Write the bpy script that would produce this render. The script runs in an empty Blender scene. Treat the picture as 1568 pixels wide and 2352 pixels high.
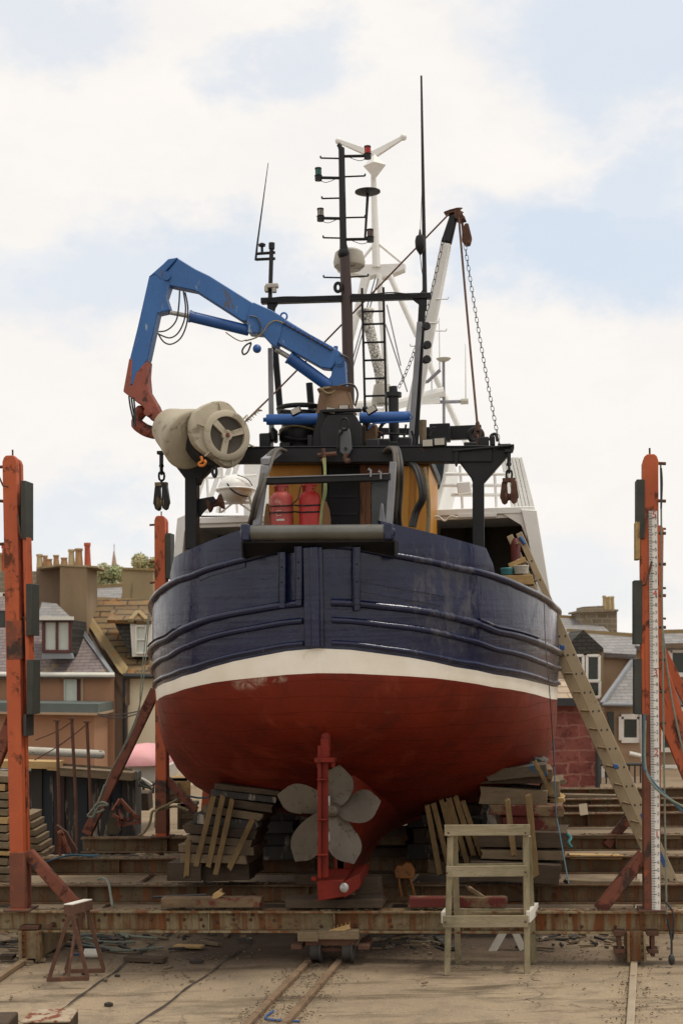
import bpy, bmesh, math, random
from mathutils import Vector, Matrix
random.seed(7)
V = Vector
PI = math.pi
SC = bpy.context.scene
COL = SC.collection

# ------------------------------------------------------------------ camera
F = 3267.0                      # focal length in the units of a 1568 x 2352 picture
ROLL = math.radians(1.2)
CAMZ = 3.8
cam_d = bpy.data.cameras.new('camera')
cam = bpy.data.objects.new('camera', cam_d); COL.objects.link(cam)
cam.location = (0, 0, CAMZ)
cam.rotation_euler = (Matrix.Rotation(PI/2, 3, 'X') @ Matrix.Rotation(-ROLL, 3, 'Z')).to_euler()
cam_d.sensor_fit = 'VERTICAL'; cam_d.sensor_height = 36; cam_d.lens = 36*F/2352
cam_d.shift_y = 341/2352
cam_d.clip_end = 6000
cam_d.dof.use_dof = True; cam_d.dof.focus_distance = 18.5; cam_d.dof.aperture_fstop = 2.2
SC.camera = cam
SC.view_settings.view_transform = 'Standard'; SC.view_settings.look = 'None'
SC.view_settings.gamma = 1; SC.view_settings.exposure = 0.12

# ------------------------------------------------------------------ sky: Nishita behind broken cloud
SUN_EL, SUN_AZ = 68, 100        # azimuth clockwise from +Y (the view direction)
w = bpy.data.worlds.new('World'); SC.world = w; w.use_nodes = True
nt = w.node_tree; N = nt.nodes; L = nt.links; N.clear()
out = N.new('ShaderNodeOutputWorld'); bg = N.new('ShaderNodeBackground'); bg.inputs['Strength'].default_value = 0.12
sky = N.new('ShaderNodeTexSky'); sky.sky_type = 'NISHITA'; sky.sun_disc = False
sky.sun_elevation = math.radians(SUN_EL); sky.sun_rotation = math.radians(SUN_AZ)
sky.air_density = 1.0; sky.dust_density = 1.2; sky.ozone_density = 1.5
tc = N.new('ShaderNodeTexCoord')
def vmath(op, a, b=None, sc=None):
    n = N.new('ShaderNodeVectorMath'); n.operation = op
    for i, q in ((0, a), (1, b)):
        if q is None: continue
        if isinstance(q, tuple): n.inputs[i].default_value = q
        else: L.new(q, n.inputs[i])
    if sc is not None: n.inputs[3].default_value = sc
    return n
def fmath(op, a, b=None, c=None):
    n = N.new('ShaderNodeMath'); n.operation = op
    for i, q in ((0, a), (1, b), (2, c)):
        if q is None: continue
        if isinstance(q, (int, float)): n.inputs[i].default_value = q
        else: L.new(q, n.inputs[i])
    return n.outputs[0]
def wnoise(sc, det, vec, rough=.55, dist=.0):
    n = N.new('ShaderNodeTexNoise'); n.inputs['Scale'].default_value = sc; n.inputs['Detail'].default_value = det
    n.inputs['Roughness'].default_value = rough; n.inputs['Distortion'].default_value = dist
    L.new(vec, n.inputs['Vector']); return n
stretch = vmath('MULTIPLY', tc.outputs['Generated'], (1, 1, 1.7)).outputs[0]
nw = wnoise(8.0, 10, stretch, .66)
wob = vmath('SCALE', vmath('SUBTRACT', nw.outputs['Color'], (.5, .5, .5)).outputs[0], sc=.20).outputs[0]
pos = vmath('ADD', stretch, wob).outputs[0]
def sky_dir(x, y):
    u, v = (x-784)/F, (1517-y)/F
    return V((u*math.cos(ROLL)+v*math.sin(ROLL), 1, -u*math.sin(ROLL)+v*math.cos(ROLL))).normalized()
# gaps where the blue shows through: (direction, radius, strength)
gaps = [((640, 150), .055, .6), ((540, 120), .04, .4), ((60, 20), .07, .55), ((1450, 60), .11, .8), ((1568, 120), .09, .6),
        ((420, 600), .075, .8), ((250, 640), .08, .65), ((90, 650), .07, .5), ((560, 640), .06, .6), ((1150, 560), .075, .8), ((1330, 540), .085, .95),
        ((1500, 560), .085, .9), ((1500, 400), .075, .8), ((1100, 620), .05, .6), ((250, 1190), .06, .55), ((120, 1230), .06, .5), ((1300, 1330), .07, .4)]
tot = None
for (x, y), r, s in gaps:
    d = sky_dir(x, y); d = V((d.x, d.y, d.z*1.7))
    dn = vmath('DISTANCE', pos, tuple(d)).outputs['Value']
    mr = N.new('ShaderNodeMapRange'); mr.interpolation_type = 'SMOOTHSTEP'
    L.new(dn, mr.inputs[0]); mr.inputs[1].default_value = r*1.15; mr.inputs[2].default_value = r*.4
    mr.inputs[3].default_value = 0; mr.inputs[4].default_value = s*.62
    tot = mr.outputs[0] if tot is None else fmath('MAXIMUM', tot, mr.outputs[0])
n2 = wnoise(3.1, 7, stretch, .6, .2)
mr = N.new('ShaderNodeMapRange'); L.new(n2.outputs['Fac'], mr.inputs[0]); mr.inputs[1].default_value = .56; mr.inputs[2].default_value = .72
mr.inputs[3].default_value = 0; mr.inputs[4].default_value = .5
# random gaps only outside the part of the sky seen from the slip
sep = N.new('ShaderNodeSeparateXYZ'); L.new(tc.outputs['Generated'], sep.inputs[0])
side = N.new('ShaderNodeMapRange'); L.new(sep.outputs['Y'], side.inputs[0]); side.inputs[1].default_value = .85; side.inputs[2].default_value = .6
rnd = fmath('MULTIPLY', mr.outputs[0], side.outputs[0])
gap = fmath('MINIMUM', fmath('MAXIMUM', tot, rnd), 1)
n3 = wnoise(9.0, 5, pos, .55)
cl = N.new('ShaderNodeMix'); cl.data_type = 'RGBA'; L.new(n3.outputs['Fac'], cl.inputs[0])
cl.inputs[6].default_value = (6.8, 6.65, 6.6, 1); cl.inputs[7].default_value = (8.0, 7.6, 7.1, 1)
hz = N.new('ShaderNodeMix'); hz.data_type = 'RGBA'; hz.inputs[0].default_value = .72
L.new(sky.outputs[0], hz.inputs[6]); hz.inputs[7].default_value = (4.4, 5.8, 7.5, 1)
mx = N.new('ShaderNodeMix'); mx.data_type = 'RGBA'; L.new(gap, mx.inputs[0]); L.new(cl.outputs[2], mx.inputs[6]); L.new(hz.outputs[2], mx.inputs[7])
# unseen sky behind the camera, brightened a little to light the near faces
back = N.new('ShaderNodeMapRange'); back.interpolation_type = 'SMOOTHSTEP'; L.new(sep.outputs['Y'], back.inputs[0])
back.inputs[1].default_value = -.5; back.inputs[2].default_value = .75; back.inputs[3].default_value = 1.05; back.inputs[4].default_value = 1
sky_gain = vmath('SCALE', mx.outputs[2]); L.new(back.outputs[0], sky_gain.inputs[3])
L.new(sky_gain.outputs[0], bg.inputs['Color']); L.new(bg.outputs[0], out.inputs[0])

sd = bpy.data.lights.new('sun', 'SUN'); sd.energy = 2.0; sd.angle = math.radians(12); sd.color = (1, .93, .82)
sun = bpy.data.objects.new('sun', sd); COL.objects.link(sun)
az, el = math.radians(SUN_AZ), math.radians(SUN_EL)
sv = V((math.sin(az)*math.cos(el), math.cos(az)*math.cos(el), math.sin(el)))
sun.rotation_euler = sv.to_track_quat('Z', 'Y').to_euler()
sun.location = sv*40

# ------------------------------------------------------------------ geometry of the place
TH = math.radians(7)            # heading of the boat and the cradle
A_ = V((math.sin(TH), math.cos(TH), 0)); B_ = V((math.cos(TH), -math.sin(TH), 0)); UP = V((0, 0, 1))
CAMP = V((0, 0, CAMZ))
def ray(x, y):
    u, v = (x-784)/F, (1517-y)/F
    return V((u*math.cos(ROLL)+v*math.sin(ROLL), 1, -u*math.sin(ROLL)+v*math.cos(ROLL)))
R0 = V((ray(728, 1440).x*17, 17, 0))      # foot of the stern ridge
def P(x, y, d): return CAMP + ray(x, y)*d            # a point at distance d
def Bp(x, y, t):                                     # a point on the cross plane t metres forward of the stern
    r = ray(x, y); return CAMP + r*((R0 + A_*t - CAMP).dot(A_)/r.dot(A_))
def G(x, y, z=0): r = ray(x, y); return CAMP + r*((z-CAMZ)/r.z)
def W_(r, t, z): return R0 + B_*r + A_*t + UP*z      # boat frame -> world
def px(t): return (R0 + A_*t).y/F                    # metres per picture unit at station t

# ------------------------------------------------------------------ mesh helpers
def frame(d, up=UP):
    d = d.normalized()
    if abs(d.dot(up)) > .98: up = A_ if abs(d.dot(A_)) < .9 else B_
    s = d.cross(up).normalized(); return d, s, s.cross(d).normalized()
class MB:
    def __init__(s): s.v = []; s.f = []; s.m = []
    def add(s, vs, fs, mi=0):
        o = len(s.v); s.v += [V(q) for q in vs]
        for f in fs: s.f.append([i+o for i in f]); s.m.append(mi)
        return s
    def prism(s, pts, vec, mi=0):
        n = len(pts); vec = V(vec); pts = [V(p) for p in pts]
        fs = [list(range(n))[::-1], list(range(n, 2*n))] + [[i, (i+1) % n, n+(i+1) % n, n+i] for i in range(n)]
        return s.add(pts + [p+vec for p in pts], fs, mi)
    def box(s, c, sx, sy, sz, ax=None, mi=0):
        ax = ax or (B_, A_, UP); c = V(c)
        x, y, z = ax[0]*sx/2, ax[1]*sy/2, ax[2]*sz/2
        return s.prism([c-x-y-z, c+x-y-z, c+x+y-z, c-x+y-z], z*2, mi)
    def bar(s, p, q, w, h, up=UP, mi=0, w2=None, h2=None):     # box section from p to q, w sideways, h along up
        p, q = V(p), V(q); d, sd, u = frame(q-p, up); w2 = w if w2 is None else w2; h2 = h if h2 is None else h2
        vs = [p+sd*a*w/2+u*b*h/2 for a, b in ((-1,-1),(1,-1),(1,1),(-1,1))]+[q+sd*a*w2/2+u*b*h2/2 for a, b in ((-1,-1),(1,-1),(1,1),(-1,1))]
        return s.add(vs, [[3,2,1,0],[4,5,6,7],[0,1,5,4],[1,2,6,5],[2,3,7,6],[3,0,4,7]], mi)
    def rough(s, p, q, w, h, up=UP, amp=.006, n=3):             # a hewn baulk: the edges wander, the ends are cut askew
        p, q = V(p), V(q); d, sd, u = frame(q-p, up); L_ = (q-p).length; ring = ((-1,-1),(-.3,-1),(.35,-1),(1,-1),(1,.2),(1,1),(.3,1),(-.4,1),(-1,1),(-1,-.1)); rows = []
        for i in range(n+1):
            row = []
            for a, b in ring:
                e = random.gauss(0, amp*3)*(i in (0, n)); c = p+d*(L_*i/n+e)
                row.append(c+sd*(a*w/2+random.gauss(0, amp*.6))+u*(b*h/2+random.gauss(0, amp*.6)))
            rows.append(row)
        s.loft(rows, close=True); k = len(ring); m = len(s.v); s.f += [list(range(m-k, m)), list(range(m-k*(n+1), m-k*n))[::-1]]; s.m += [0, 0]; return s
    def tube(s, pts, r, n=8, mi=0, closed=False):
        pts = [V(p) for p in pts]; k = len(pts); rr = r if isinstance(r, (list, tuple)) else [r]*k
        d0 = (pts[1]-pts[0]).normalized(); _, sd, u = frame(d0); vs = []; fs = []
        for i, p in enumerate(pts):
            if closed: d = pts[(i+1) % k]-pts[i-1]
            else: d = pts[min(i+1, k-1)]-pts[max(i-1, 0)]
            d = d.normalized(); sd = (sd-d*sd.dot(d)); sd = sd.normalized() if sd.length > 1e-6 else frame(d)[1]; u = sd.cross(d)
            vs += [p+(sd*math.cos(2*PI*j/n)+u*math.sin(2*PI*j/n))*rr[i] for j in range(n)]
        for i in range(k if closed else k-1):
            i2 = (i+1) % k
            fs += [[i*n+j, i*n+(j+1) % n, i2*n+(j+1) % n, i2*n+j] for j in range(n)]
        if not closed: fs += [list(range(n))[::-1], list(range((k-1)*n, k*n))]
        return s.add(vs, fs, mi)
    def lathe(s, p, ax, prof, n=24, mi=0, rad=None, ref=UP, cap=True):   # prof: (distance along axis, radius)
        p, ax = V(p), V(ax).normalized(); _, a, b = frame(ax, ref); vs = []; fs = []
        for h, r in prof:
            vs += [p+ax*h+(a*math.cos(2*PI*j/n)+b*math.sin(2*PI*j/n))*r*(rad(2*PI*j/n) if rad else 1) for j in range(n)]
        k = len(prof)
        for i in range(k-1): fs += [[i*n+j, i*n+(j+1) % n, (i+1)*n+(j+1) % n, (i+1)*n+j] for j in range(n)]
        if cap: fs += [list(range(n))[::-1], list(range((k-1)*n, k*n))]
        return s.add(vs, fs, mi)
    def cyl(s, p, q, r, n=16, mi=0, r2=None):
        p, q = V(p), V(q); return s.lathe(p, q-p, [(0, r), ((q-p).length, r if r2 is None else r2)], n, mi)
    def ball(s, c, rx, ry=None, rz=None, n=14, mi=0):
        ry = ry or rx; rz = rz or rx; k = n//2; vs = []; c = V(c)
        for i in range(k+1):
            ph = PI*i/k
            vs += [c+B_*rx*math.sin(ph)*math.cos(2*PI*j/n)+A_*ry*math.sin(ph)*math.sin(2*PI*j/n)+UP*rz*math.cos(ph) for j in range(n)]
        return s.add(vs, [[i*n+j, (i+1)*n+j, (i+1)*n+(j+1) % n, i*n+(j+1) % n] for i in range(k) for j in range(n)], mi)
    def loft(s, rows, mi=0, close=False):                      # rows of equal length
        n = len(rows[0]); fs = []; vs = [q for r in rows for q in r]
        for i in range(len(rows)-1):
            for j in range(n if close else n-1): fs.append([i*n+j, i*n+(j+1) % n, (i+1)*n+(j+1) % n, (i+1)*n+j])
        o = len(s.v); s.v += [V(q) for q in vs]
        for k, f in enumerate(fs):
            s.f.append([i+o for i in f]); s.m.append(mi(k//(n if close else n-1), k % (n if close else n-1)) if callable(mi) else mi)
        return s
    def ibeam(s, p, q, w, h, tf=.025, tw=.02, up=UP, mi=0):
        p, q = V(p), V(q); _, sd, u = frame(q-p, up)
        s.bar(p+u*(h/2-tf/2), q+u*(h/2-tf/2), w, tf, up, mi); s.bar(p-u*(h/2-tf/2), q-u*(h/2-tf/2), w, tf, up, mi)
        return s.bar(p, q, tw, h-2*tf, up, mi)
    def link(s, c, d, nrm, L_, wd, r, n=5):                   # one chain link
        d = d.normalized(); e = d.cross(nrm).normalized(); pts = []
        for k in range(12):
            a = 2*PI*k/12; pts.append(V(c)+d*(math.cos(a)*wd/2+math.copysign((L_-wd)/2, math.cos(a)) if abs(math.cos(a)) > .01 else 0)+e*math.sin(a)*wd/2)
        return s.tube(pts, r, n, closed=True)
    def chain(s, p, q, L_=.09, wd=.05, r=.009, sag=0):
        p, q = V(p), V(q); n = max(2, int((q-p).length/(L_-2*r)/.94)); d = (q-p)
        _, e, u = frame(d)
        pt = [p+d*k/n+UP*(-sag*4*(k/n)*(1-k/n)) for k in range(n+1)]
        for k in range(n): s.link((pt[k]+pt[k+1])/2, pt[k+1]-pt[k], e if k % 2 else u, (pt[k+1]-pt[k]).length+2*r, wd, r)
        return s
WLOC = {}
def build(name, mb, mats, parent=None, bevel=0, smooth=35, seg=2, base=None):
    if not isinstance(mats, (list, tuple)): mats = [mats]
    xs = [[v[i] for v in mb.v] for i in range(3)]
    org = V(((min(xs[0])+max(xs[0]))/2, (min(xs[1])+max(xs[1]))/2, min(xs[2]))) if base is None else V(base)
    me = bpy.data.meshes.new(name); me.from_pydata([v-org for v in mb.v], [], mb.f)
    for m in mats: me.materials.append(m)
    me.polygons.foreach_set('material_index', mb.m)
    bm = bmesh.new(); bm.from_mesh(me); bmesh.ops.recalc_face_normals(bm, faces=bm.faces); bm.to_mesh(me); bm.free()
    if smooth:
        me.polygons.foreach_set('use_smooth', [True]*len(me.polygons)); me.set_sharp_from_angle(angle=math.radians(smooth))
    me.update()
    o = bpy.data.objects.new(name, me); COL.objects.link(o); WLOC[o] = org
    if parent is not None: o.parent = parent; o.location = org-WLOC[parent]
    else: o.location = org
    if bevel:
        b = o.modifiers.new('bevel', 'BEVEL'); b.width = bevel; b.segments = seg; b.limit_method = 'ANGLE'; b.angle_limit = math.radians(40)
    return o
def tag(o, label=None, cat=None, group=None, kind=None):
    if label: o['label'] = label
    if cat: o['category'] = cat
    if group: o['group'] = group
    if kind: o['kind'] = kind
    return o
def thing(name, label, cat, base, group=None):
    o = bpy.data.objects.new(name, None); COL.objects.link(o); o.location = base; WLOC[o] = V(base); o.empty_display_size = .2
    return tag(o, label, cat, group)
def top(name, mb, mats, label, cat, group=None, **k): return tag(build(name, mb, mats, **k), label, cat, group)
def setting(name, mb, mats, **k): return tag(build(name, mb, mats, **k), kind='structure')
def curve(pts, n=8):                                          # Catmull-Rom through pts
    pts = [V(p) for p in pts]; o = []
    for i in range(len(pts)-1):
        a, b, c, d = pts[max(i-1, 0)], pts[i], pts[i+1], pts[min(i+2, len(pts)-1)]
        for k in range(n):
            q = k/n; o.append(.5*((2*b)+(c-a)*q+(2*a-5*b+4*c-d)*q*q+(3*b-a-3*c+d)*q**3))
    return o+[pts[-1]]

# ------------------------------------------------------------------ materials
def lin(h):
    if not isinstance(h, str): return tuple(h)+((1,) if len(h) == 3 else ())
    c = [int(h[i:i+2], 16)/255 for i in (0, 2, 4)]
    return tuple(x/12.92 if x <= .04045 else ((x+.055)/1.055)**2.4 for x in c)+(1,)
class Mat:
    def __init__(s, name):
        s.m = bpy.data.materials.new(name); s.m.use_nodes = True; s.n = s.m.node_tree.nodes; s.l = s.m.node_tree.links
        s.b = s.n['Principled BSDF']; g = s.n.new('ShaderNodeNewGeometry'); s.pos = g.outputs['Position']
    def vec(s, scale=(1, 1, 1), rotz=0):
        m = s.n.new('ShaderNodeMapping'); m.inputs['Scale'].default_value = scale; m.inputs['Rotation'].default_value = (0, 0, rotz)
        s.l.new(s.pos, m.inputs[0]); return m.outputs[0]
    def noise(s, sc, det=5, rough=.6, vec=None, dist=0):
        n = s.n.new('ShaderNodeTexNoise'); n.inputs['Scale'].default_value = sc; n.inputs['Detail'].default_value = det
        n.inputs['Roughness'].default_value = rough; n.inputs['Distortion'].default_value = dist
        s.l.new(vec or s.pos, n.inputs['Vector']); return n.outputs['Fac']
    def rng(s, v, a, b, c=0, d=1):
        n = s.n.new('ShaderNodeMapRange'); s.l.new(v, n.inputs[0])
        for i, q in enumerate((a, b, c, d)): n.inputs[i+1].default_value = q
        return n.outputs[0]
    def mix(s, f, a, b, mode='MIX'):
        n = s.n.new('ShaderNodeMix'); n.data_type = 'RGBA'; n.blend_type = mode
        for i, q in ((0, f), (6, a), (7, b)):
            if isinstance(q, (int, float)): n.inputs[i].default_value = q
            elif isinstance(q, (tuple, list, str)): n.inputs[i].default_value = lin(q)
            else: s.l.new(q, n.inputs[i])
        return n.outputs[2]
    def mul(s, a, b, op='MULTIPLY'):
        n = s.n.new('ShaderNodeMath'); n.operation = op
        for i, q in ((0, a), (1, b)):
            if isinstance(q, (int, float)): n.inputs[i].default_value = q
            else: s.l.new(q, n.inputs[i])
        return n.outputs[0]
    def done(s, col, rough=.6, metal=0, bump=None, bd=.01, bs=.4, spec=None, coat=0):
        for k, q in (('Base Color', col), ('Roughness', rough), ('Metallic', metal)):
            if isinstance(q, (int, float)): s.b.inputs[k].default_value = q
            elif isinstance(q, (tuple, list, str)): s.b.inputs[k].default_value = lin(q)
            else: s.l.new(q, s.b.inputs[k])
        if spec is not None: s.b.inputs['Specular IOR Level'].default_value = spec
        if coat: s.b.inputs['Coat Weight'].default_value = coat; s.b.inputs['Coat Roughness'].default_value = .15
        if bump is not None:
            n = s.n.new('ShaderNodeBump'); n.inputs['Strength'].default_value = bs; n.inputs['Distance'].default_value = bd
            s.l.new(bump, n.inputs['Height']); s.l.new(n.outputs[0], s.b.inputs['Normal'])
        return s.m
def worn(name, c1, c2, c3=None, amt=.6, sc=3, sc3=5, rough=.55, metal=0, streak=1, bd=.006, bs=.35, det3=8, spec=None, c4=None, amt4=.68, sc4=1.3):
    """two tones of the same paint, plus a third (rust, bare wood, dirt) where a noise exceeds amt"""
    s = Mat(name); v = s.vec((1, 1, 1/streak))
    n1 = s.noise(sc, 6, .65, v); col = s.mix(s.rng(n1, .3, .7), c1, c2); r = rough
    b = s.noise(sc*14, 4, .6)
    if c3:
        n3 = s.noise(sc3, det3, .68, v, .3); k = s.rng(n3, amt, amt+.07); col = s.mix(k, col, c3)
        r = s.rng(k, 0, 1, rough, min(1, rough+.3)); b = s.mul(b, s.mul(k, 1.2), 'SUBTRACT')
    if c4:
        n4 = s.noise(sc4, 9, .7, v, .5); col = s.mix(s.rng(n4, amt4, amt4+.05), col, c4)
    return s.done(col, r, metal, b, bd, bs, spec)

# ------------------------------------------------------------------ the materials of the place
def mk_ground():
    s = Mat('slip_concrete'); v = s.pos
    n1 = s.noise(.35, 7, .62); n2 = s.noise(2.2, 8, .65, dist=.4); n3 = s.noise(22, 4, .7); st = s.noise(1.2, 7, .65, s.vec((.35, 2.2, 1)), .3)
    c = s.mix(s.rng(n1, .3, .7), '877762', '9b8a72')
    c = s.mix(s.rng(n2, .46, .66), c, '7d705e')
    c = s.mix(s.rng(st, .52, .66, 0, .9), c, '544839')
    c = s.mix(s.rng(n3, .58, .70, 0, .6), c, '54483b')
    c = s.mix(s.rng(s.noise(60, 2), .66, .72, 0, .7), c, 'd9cdb4')
    # darker ground from the carriage onward, broken by noise
    sp = s.n.new('ShaderNodeSeparateXYZ'); s.l.new(v, sp.inputs[0])
    k = s.mul(s.rng(sp.outputs['Y'], 16.7, 17.9), s.rng(s.noise(.9, 6, .7), .3, .6))
    c = s.mix(s.mul(k, .7), c, '6a5946')
    # the hull's shade painted into the muddy ground, edge broken by noise
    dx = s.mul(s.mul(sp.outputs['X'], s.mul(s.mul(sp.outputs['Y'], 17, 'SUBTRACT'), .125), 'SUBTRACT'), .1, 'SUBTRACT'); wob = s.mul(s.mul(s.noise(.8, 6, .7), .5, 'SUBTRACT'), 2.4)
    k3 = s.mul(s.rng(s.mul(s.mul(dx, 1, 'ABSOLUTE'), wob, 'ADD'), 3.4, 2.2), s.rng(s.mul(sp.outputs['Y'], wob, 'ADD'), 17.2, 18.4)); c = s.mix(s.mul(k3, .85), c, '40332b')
    # water-worn moss and mud far up the slip
    k2 = s.mul(s.rng(sp.outputs['Y'], 21, 30), s.rng(s.noise(.5, 6, .7), .4, .6))
    c = s.mix(s.mul(k2, .6), c, '8c7a62')
    ck = s.n.new('ShaderNodeTexVoronoi'); ck.feature = 'DISTANCE_TO_EDGE'; ck.inputs['Scale'].default_value = .55
    wv = s.n.new('ShaderNodeVectorMath'); wv.operation = 'ADD'; nn = s.n.new('ShaderNodeTexNoise'); nn.inputs['Scale'].default_value = 2.5; nn.inputs['Detail'].default_value = 5; s.l.new(s.pos, nn.inputs['Vector']); s.l.new(s.pos, wv.inputs[0]); s.l.new(nn.outputs['Color'], wv.inputs[1]); s.l.new(wv.outputs[0], ck.inputs['Vector'])
    c = s.mix(s.mul(s.rng(ck.outputs['Distance'], .012, .002), s.rng(n1, .45, .6)), c, '4a3f34')
    b = s.mul(s.mul(n2, .6), s.mul(n3, .5), 'ADD')
    return s.done(c, .9, 0, b, .03, .6, .25)
def mk_steel(name, c1, c2, c3, streakc=True):
    s = Mat(name); n1 = s.noise(1.6, 7, .7); vs = s.vec((3.2, 3.2, .25)); n2 = s.noise(2.6, 6, .65, vs); n3 = s.noise(7, 8, .7)
    c = s.mix(s.rng(n1, .42, .6), c1, c2); c = s.mix(s.rng(n2, .49, .6), c, c3)
    c = s.mix(s.rng(n3, .56, .66, 0, .85), c, '4c2c18'); c = s.mix(s.rng(s.noise(2.1, 6, .6, vs), .58, .64, 0, .8), c, '7a4826')
    g = s.n.new('ShaderNodeNewGeometry'); sx = s.n.new('ShaderNodeSeparateXYZ'); s.l.new(g.outputs['Normal'], sx.inputs[0])
    return s.done(c, .8, 0, s.mul(n3, s.noise(40, 3), 'ADD'), .012, .5, .3)
def mk_wood(name, c1, c2, c3, sc=1.0, ax=(1, 8, 8), paint=None, amt=.55):
    s = Mat(name); v = s.vec(ax, -TH); n = s.noise(2.2*sc, 7, .7, v, .6); n2 = s.noise(1.1, 5, .6); n3 = s.noise(14*sc, 3, .6, v)
    c = s.mix(s.rng(n, .3, .7), c1, c2); c = s.mix(s.rng(n2, .5, .7, 0, .8), c, c3); c = s.mix(s.rng(n3, .6, .7, 0, .5), c, '2c2319')
    if paint: c = s.mix(s.rng(s.noise(1.4, 6, .7), amt, amt+.06), c, paint)
    return s.done(c, .85, 0, s.mul(n, n3, 'ADD'), .008, .5, .2)
M = {}
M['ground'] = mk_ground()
M['beam'] = mk_steel('weathered_girder', '8a7d60', '705f46', '6b4529')
M['beam2'] = mk_steel('rusted_girder', '6b5e48', '594632', '60412b')
M['rust'] = worn('brown_rust', '5f4030', '472f24', '6e4830', .58, 4, 6, .85)
M['railtop'] = worn('worn_rail_steel', '806a52', '685440', '4d3826', .56, 5, 7, .6)
M['railpale'] = worn('bright_worn_rail', 'a3947e', '8f806a', '6b5844', .6, 4, 6, .5)
M['orange'] = worn('orange_post_paint', 'b8592f', 'a04a28', '5d3424', .54, 2.2, 4.5, .65, c4='4a3428', amt4=.64, sc4=2.4, streak=1.6)
M['orange2'] = worn('red_brown_post_paint', '7d4632', '633626', '48281e', .52, 2.2, 4, .75, c4='3d2a22', amt4=.58, sc4=1.6)
M['rustpost'] = worn('bare_rusted_column', '7a4632', '603828', '8f4c34', .56, 2.2, 3, .8, c4='3a2a22', amt4=.56, sc4=2)
M['pad'] = worn('green_black_pad', '3d3f36', '2c2e2a', 'a35a2c', .66, 3, 3, .7)
M['tarry'] = worn('tarred_timber', '3d3935', '2c2a28', '968c7e', .56, 2, 4, .8, streak=5)
M['wood_old'] = mk_wood('old_timber', '80705a', '695b48', '4d4235')
M['wood_dark'] = mk_wood('wet_dark_timber', '54473a', '42382e', '2f2823')
M['wood_pale'] = mk_wood('sawn_timber', 'b79a6c', 'a3865a', '7d6647')
M['batten'] = mk_wood('sawn_batten', '87704c', '715c40', '55452f', 1, (8, 8, 1))
M['wood_red'] = mk_wood('timber_with_red_paint', '7d6a52', '66553f', '4a3c30', paint='5d2c28', amt=.5)
M['wood_blue'] = mk_wood('timber_with_blue_paint', '5f5444', '4c4338', '3a332b', paint='2f4a5c', amt=.5)
M['wood_green'] = mk_wood('mossy_trestle_timber', '9a8f76', '7d7258', '5d5c42', 1, (6, 6, 1.5))
M['wood_greenx'] = mk_wood('mossy_trestle_rail', '9c917a', '80755c', '5d5c42')
M['rope_green'] = worn('green_rope', '7d8275', '646a5e', sc=30, rough=.95)
M['rope_blue'] = worn('blue_rope', '4a6b7a', '38505e', sc=30, rough=.95)
M['rope_tan'] = worn('old_rope', '8a7c5e', '6b5f47', sc=30, rough=.95)
M['black_hose'] = worn('black_hose', '2a2b2c', '1f2021', '45423d', .6, 6, 8, .5)
M['white_plain'] = worn('white_paint', 'd8d5cc', 'c9c4b6', '9b8f7c', .66, 2, 4, .5)
M['chip'] = worn('litter', '7d6d55', '4d4235', 'b7ac96', .6, 9, 12, .9)

# ------------------------------------------------------------------ ground
from mathutils import noise as mnoise
def gz(x, y): return mnoise.noise(V((x*.35, y*.35, 1)))*.025+mnoise.noise(V((x*1.7, y*1.7, 4)))*.012
ys = [-300, -60, -10, 5]+[10+i*.3 for i in range(90)]+[40, 46, 55, 80, 130, 250, 600, 1500, 4000]
xs = [-4000, -900, -200, -60, -25, -14]+[-9+i*.3 for i in range(61)]+[14, 25, 60, 200, 900, 4000]
mb = MB(); mb.loft([[V((x, y, (gz(x, y) if abs(x) < 10 and 9 < y < 38 else 0))) for x in xs] for y in ys])
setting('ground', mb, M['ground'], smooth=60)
# dark joints in the concrete
M['joint'] = worn('tar_joint', '3a3129', '2b2520', rough=.9, sc=6)
for k, (p, q) in enumerate([((95, 2352), (345, 2178)), ((318, 2352), (580, 2168)), ((330, 2185), (470, 2095))]):
    a, b = G(*p), G(*q); n = 70; mb = MB(); rows = []
    a = a+(a-b)*.25
    for i in range(n+1):
        c = a.lerp(b, i/n); d = (b-a).normalized().cross(UP); c = c+d*(mnoise.noise(c*1.3)*.05)
        wd = .013+.012*mnoise.noise(c*4); zz = max(gz(c.x, c.y)+.012, .012)
        rows.append([V((c.x, c.y, zz+.004))-d*wd, V((c.x, c.y, zz+.004))+d*wd])
    mb.loft(rows); setting('concrete_joint', mb, M['joint'])

# rails
def rail_obj(p, q, label, w_=.078, h_=.06, m='railtop'):
    a, b = G(*p), G(*q); d = (b-a).normalized(); mb = MB(); mb.bar(a-d*1.5+UP*h_/2, b+d*9+UP*h_/2, w_, h_)
    return top('slipway_rail', mb, M[m], label, 'rail', 'rails let into the slipway', bevel=.008)
rail_obj((576, 2352), (715, 2208), 'rusty steel rail, left one of the close pair under the middle bogie')
rail_obj((660, 2352), (785, 2208), 'rusty steel rail, right one of the close pair under the middle bogie')
rail_obj((1447, 2352), (1455, 2221), 'pale worn steel rail running to the bogie under the tape-measure post', .08, m='railpale')
rail_obj((-10, 2258), (54, 2214), 'brown rail at the left edge running to the riveted bogie')
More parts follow.
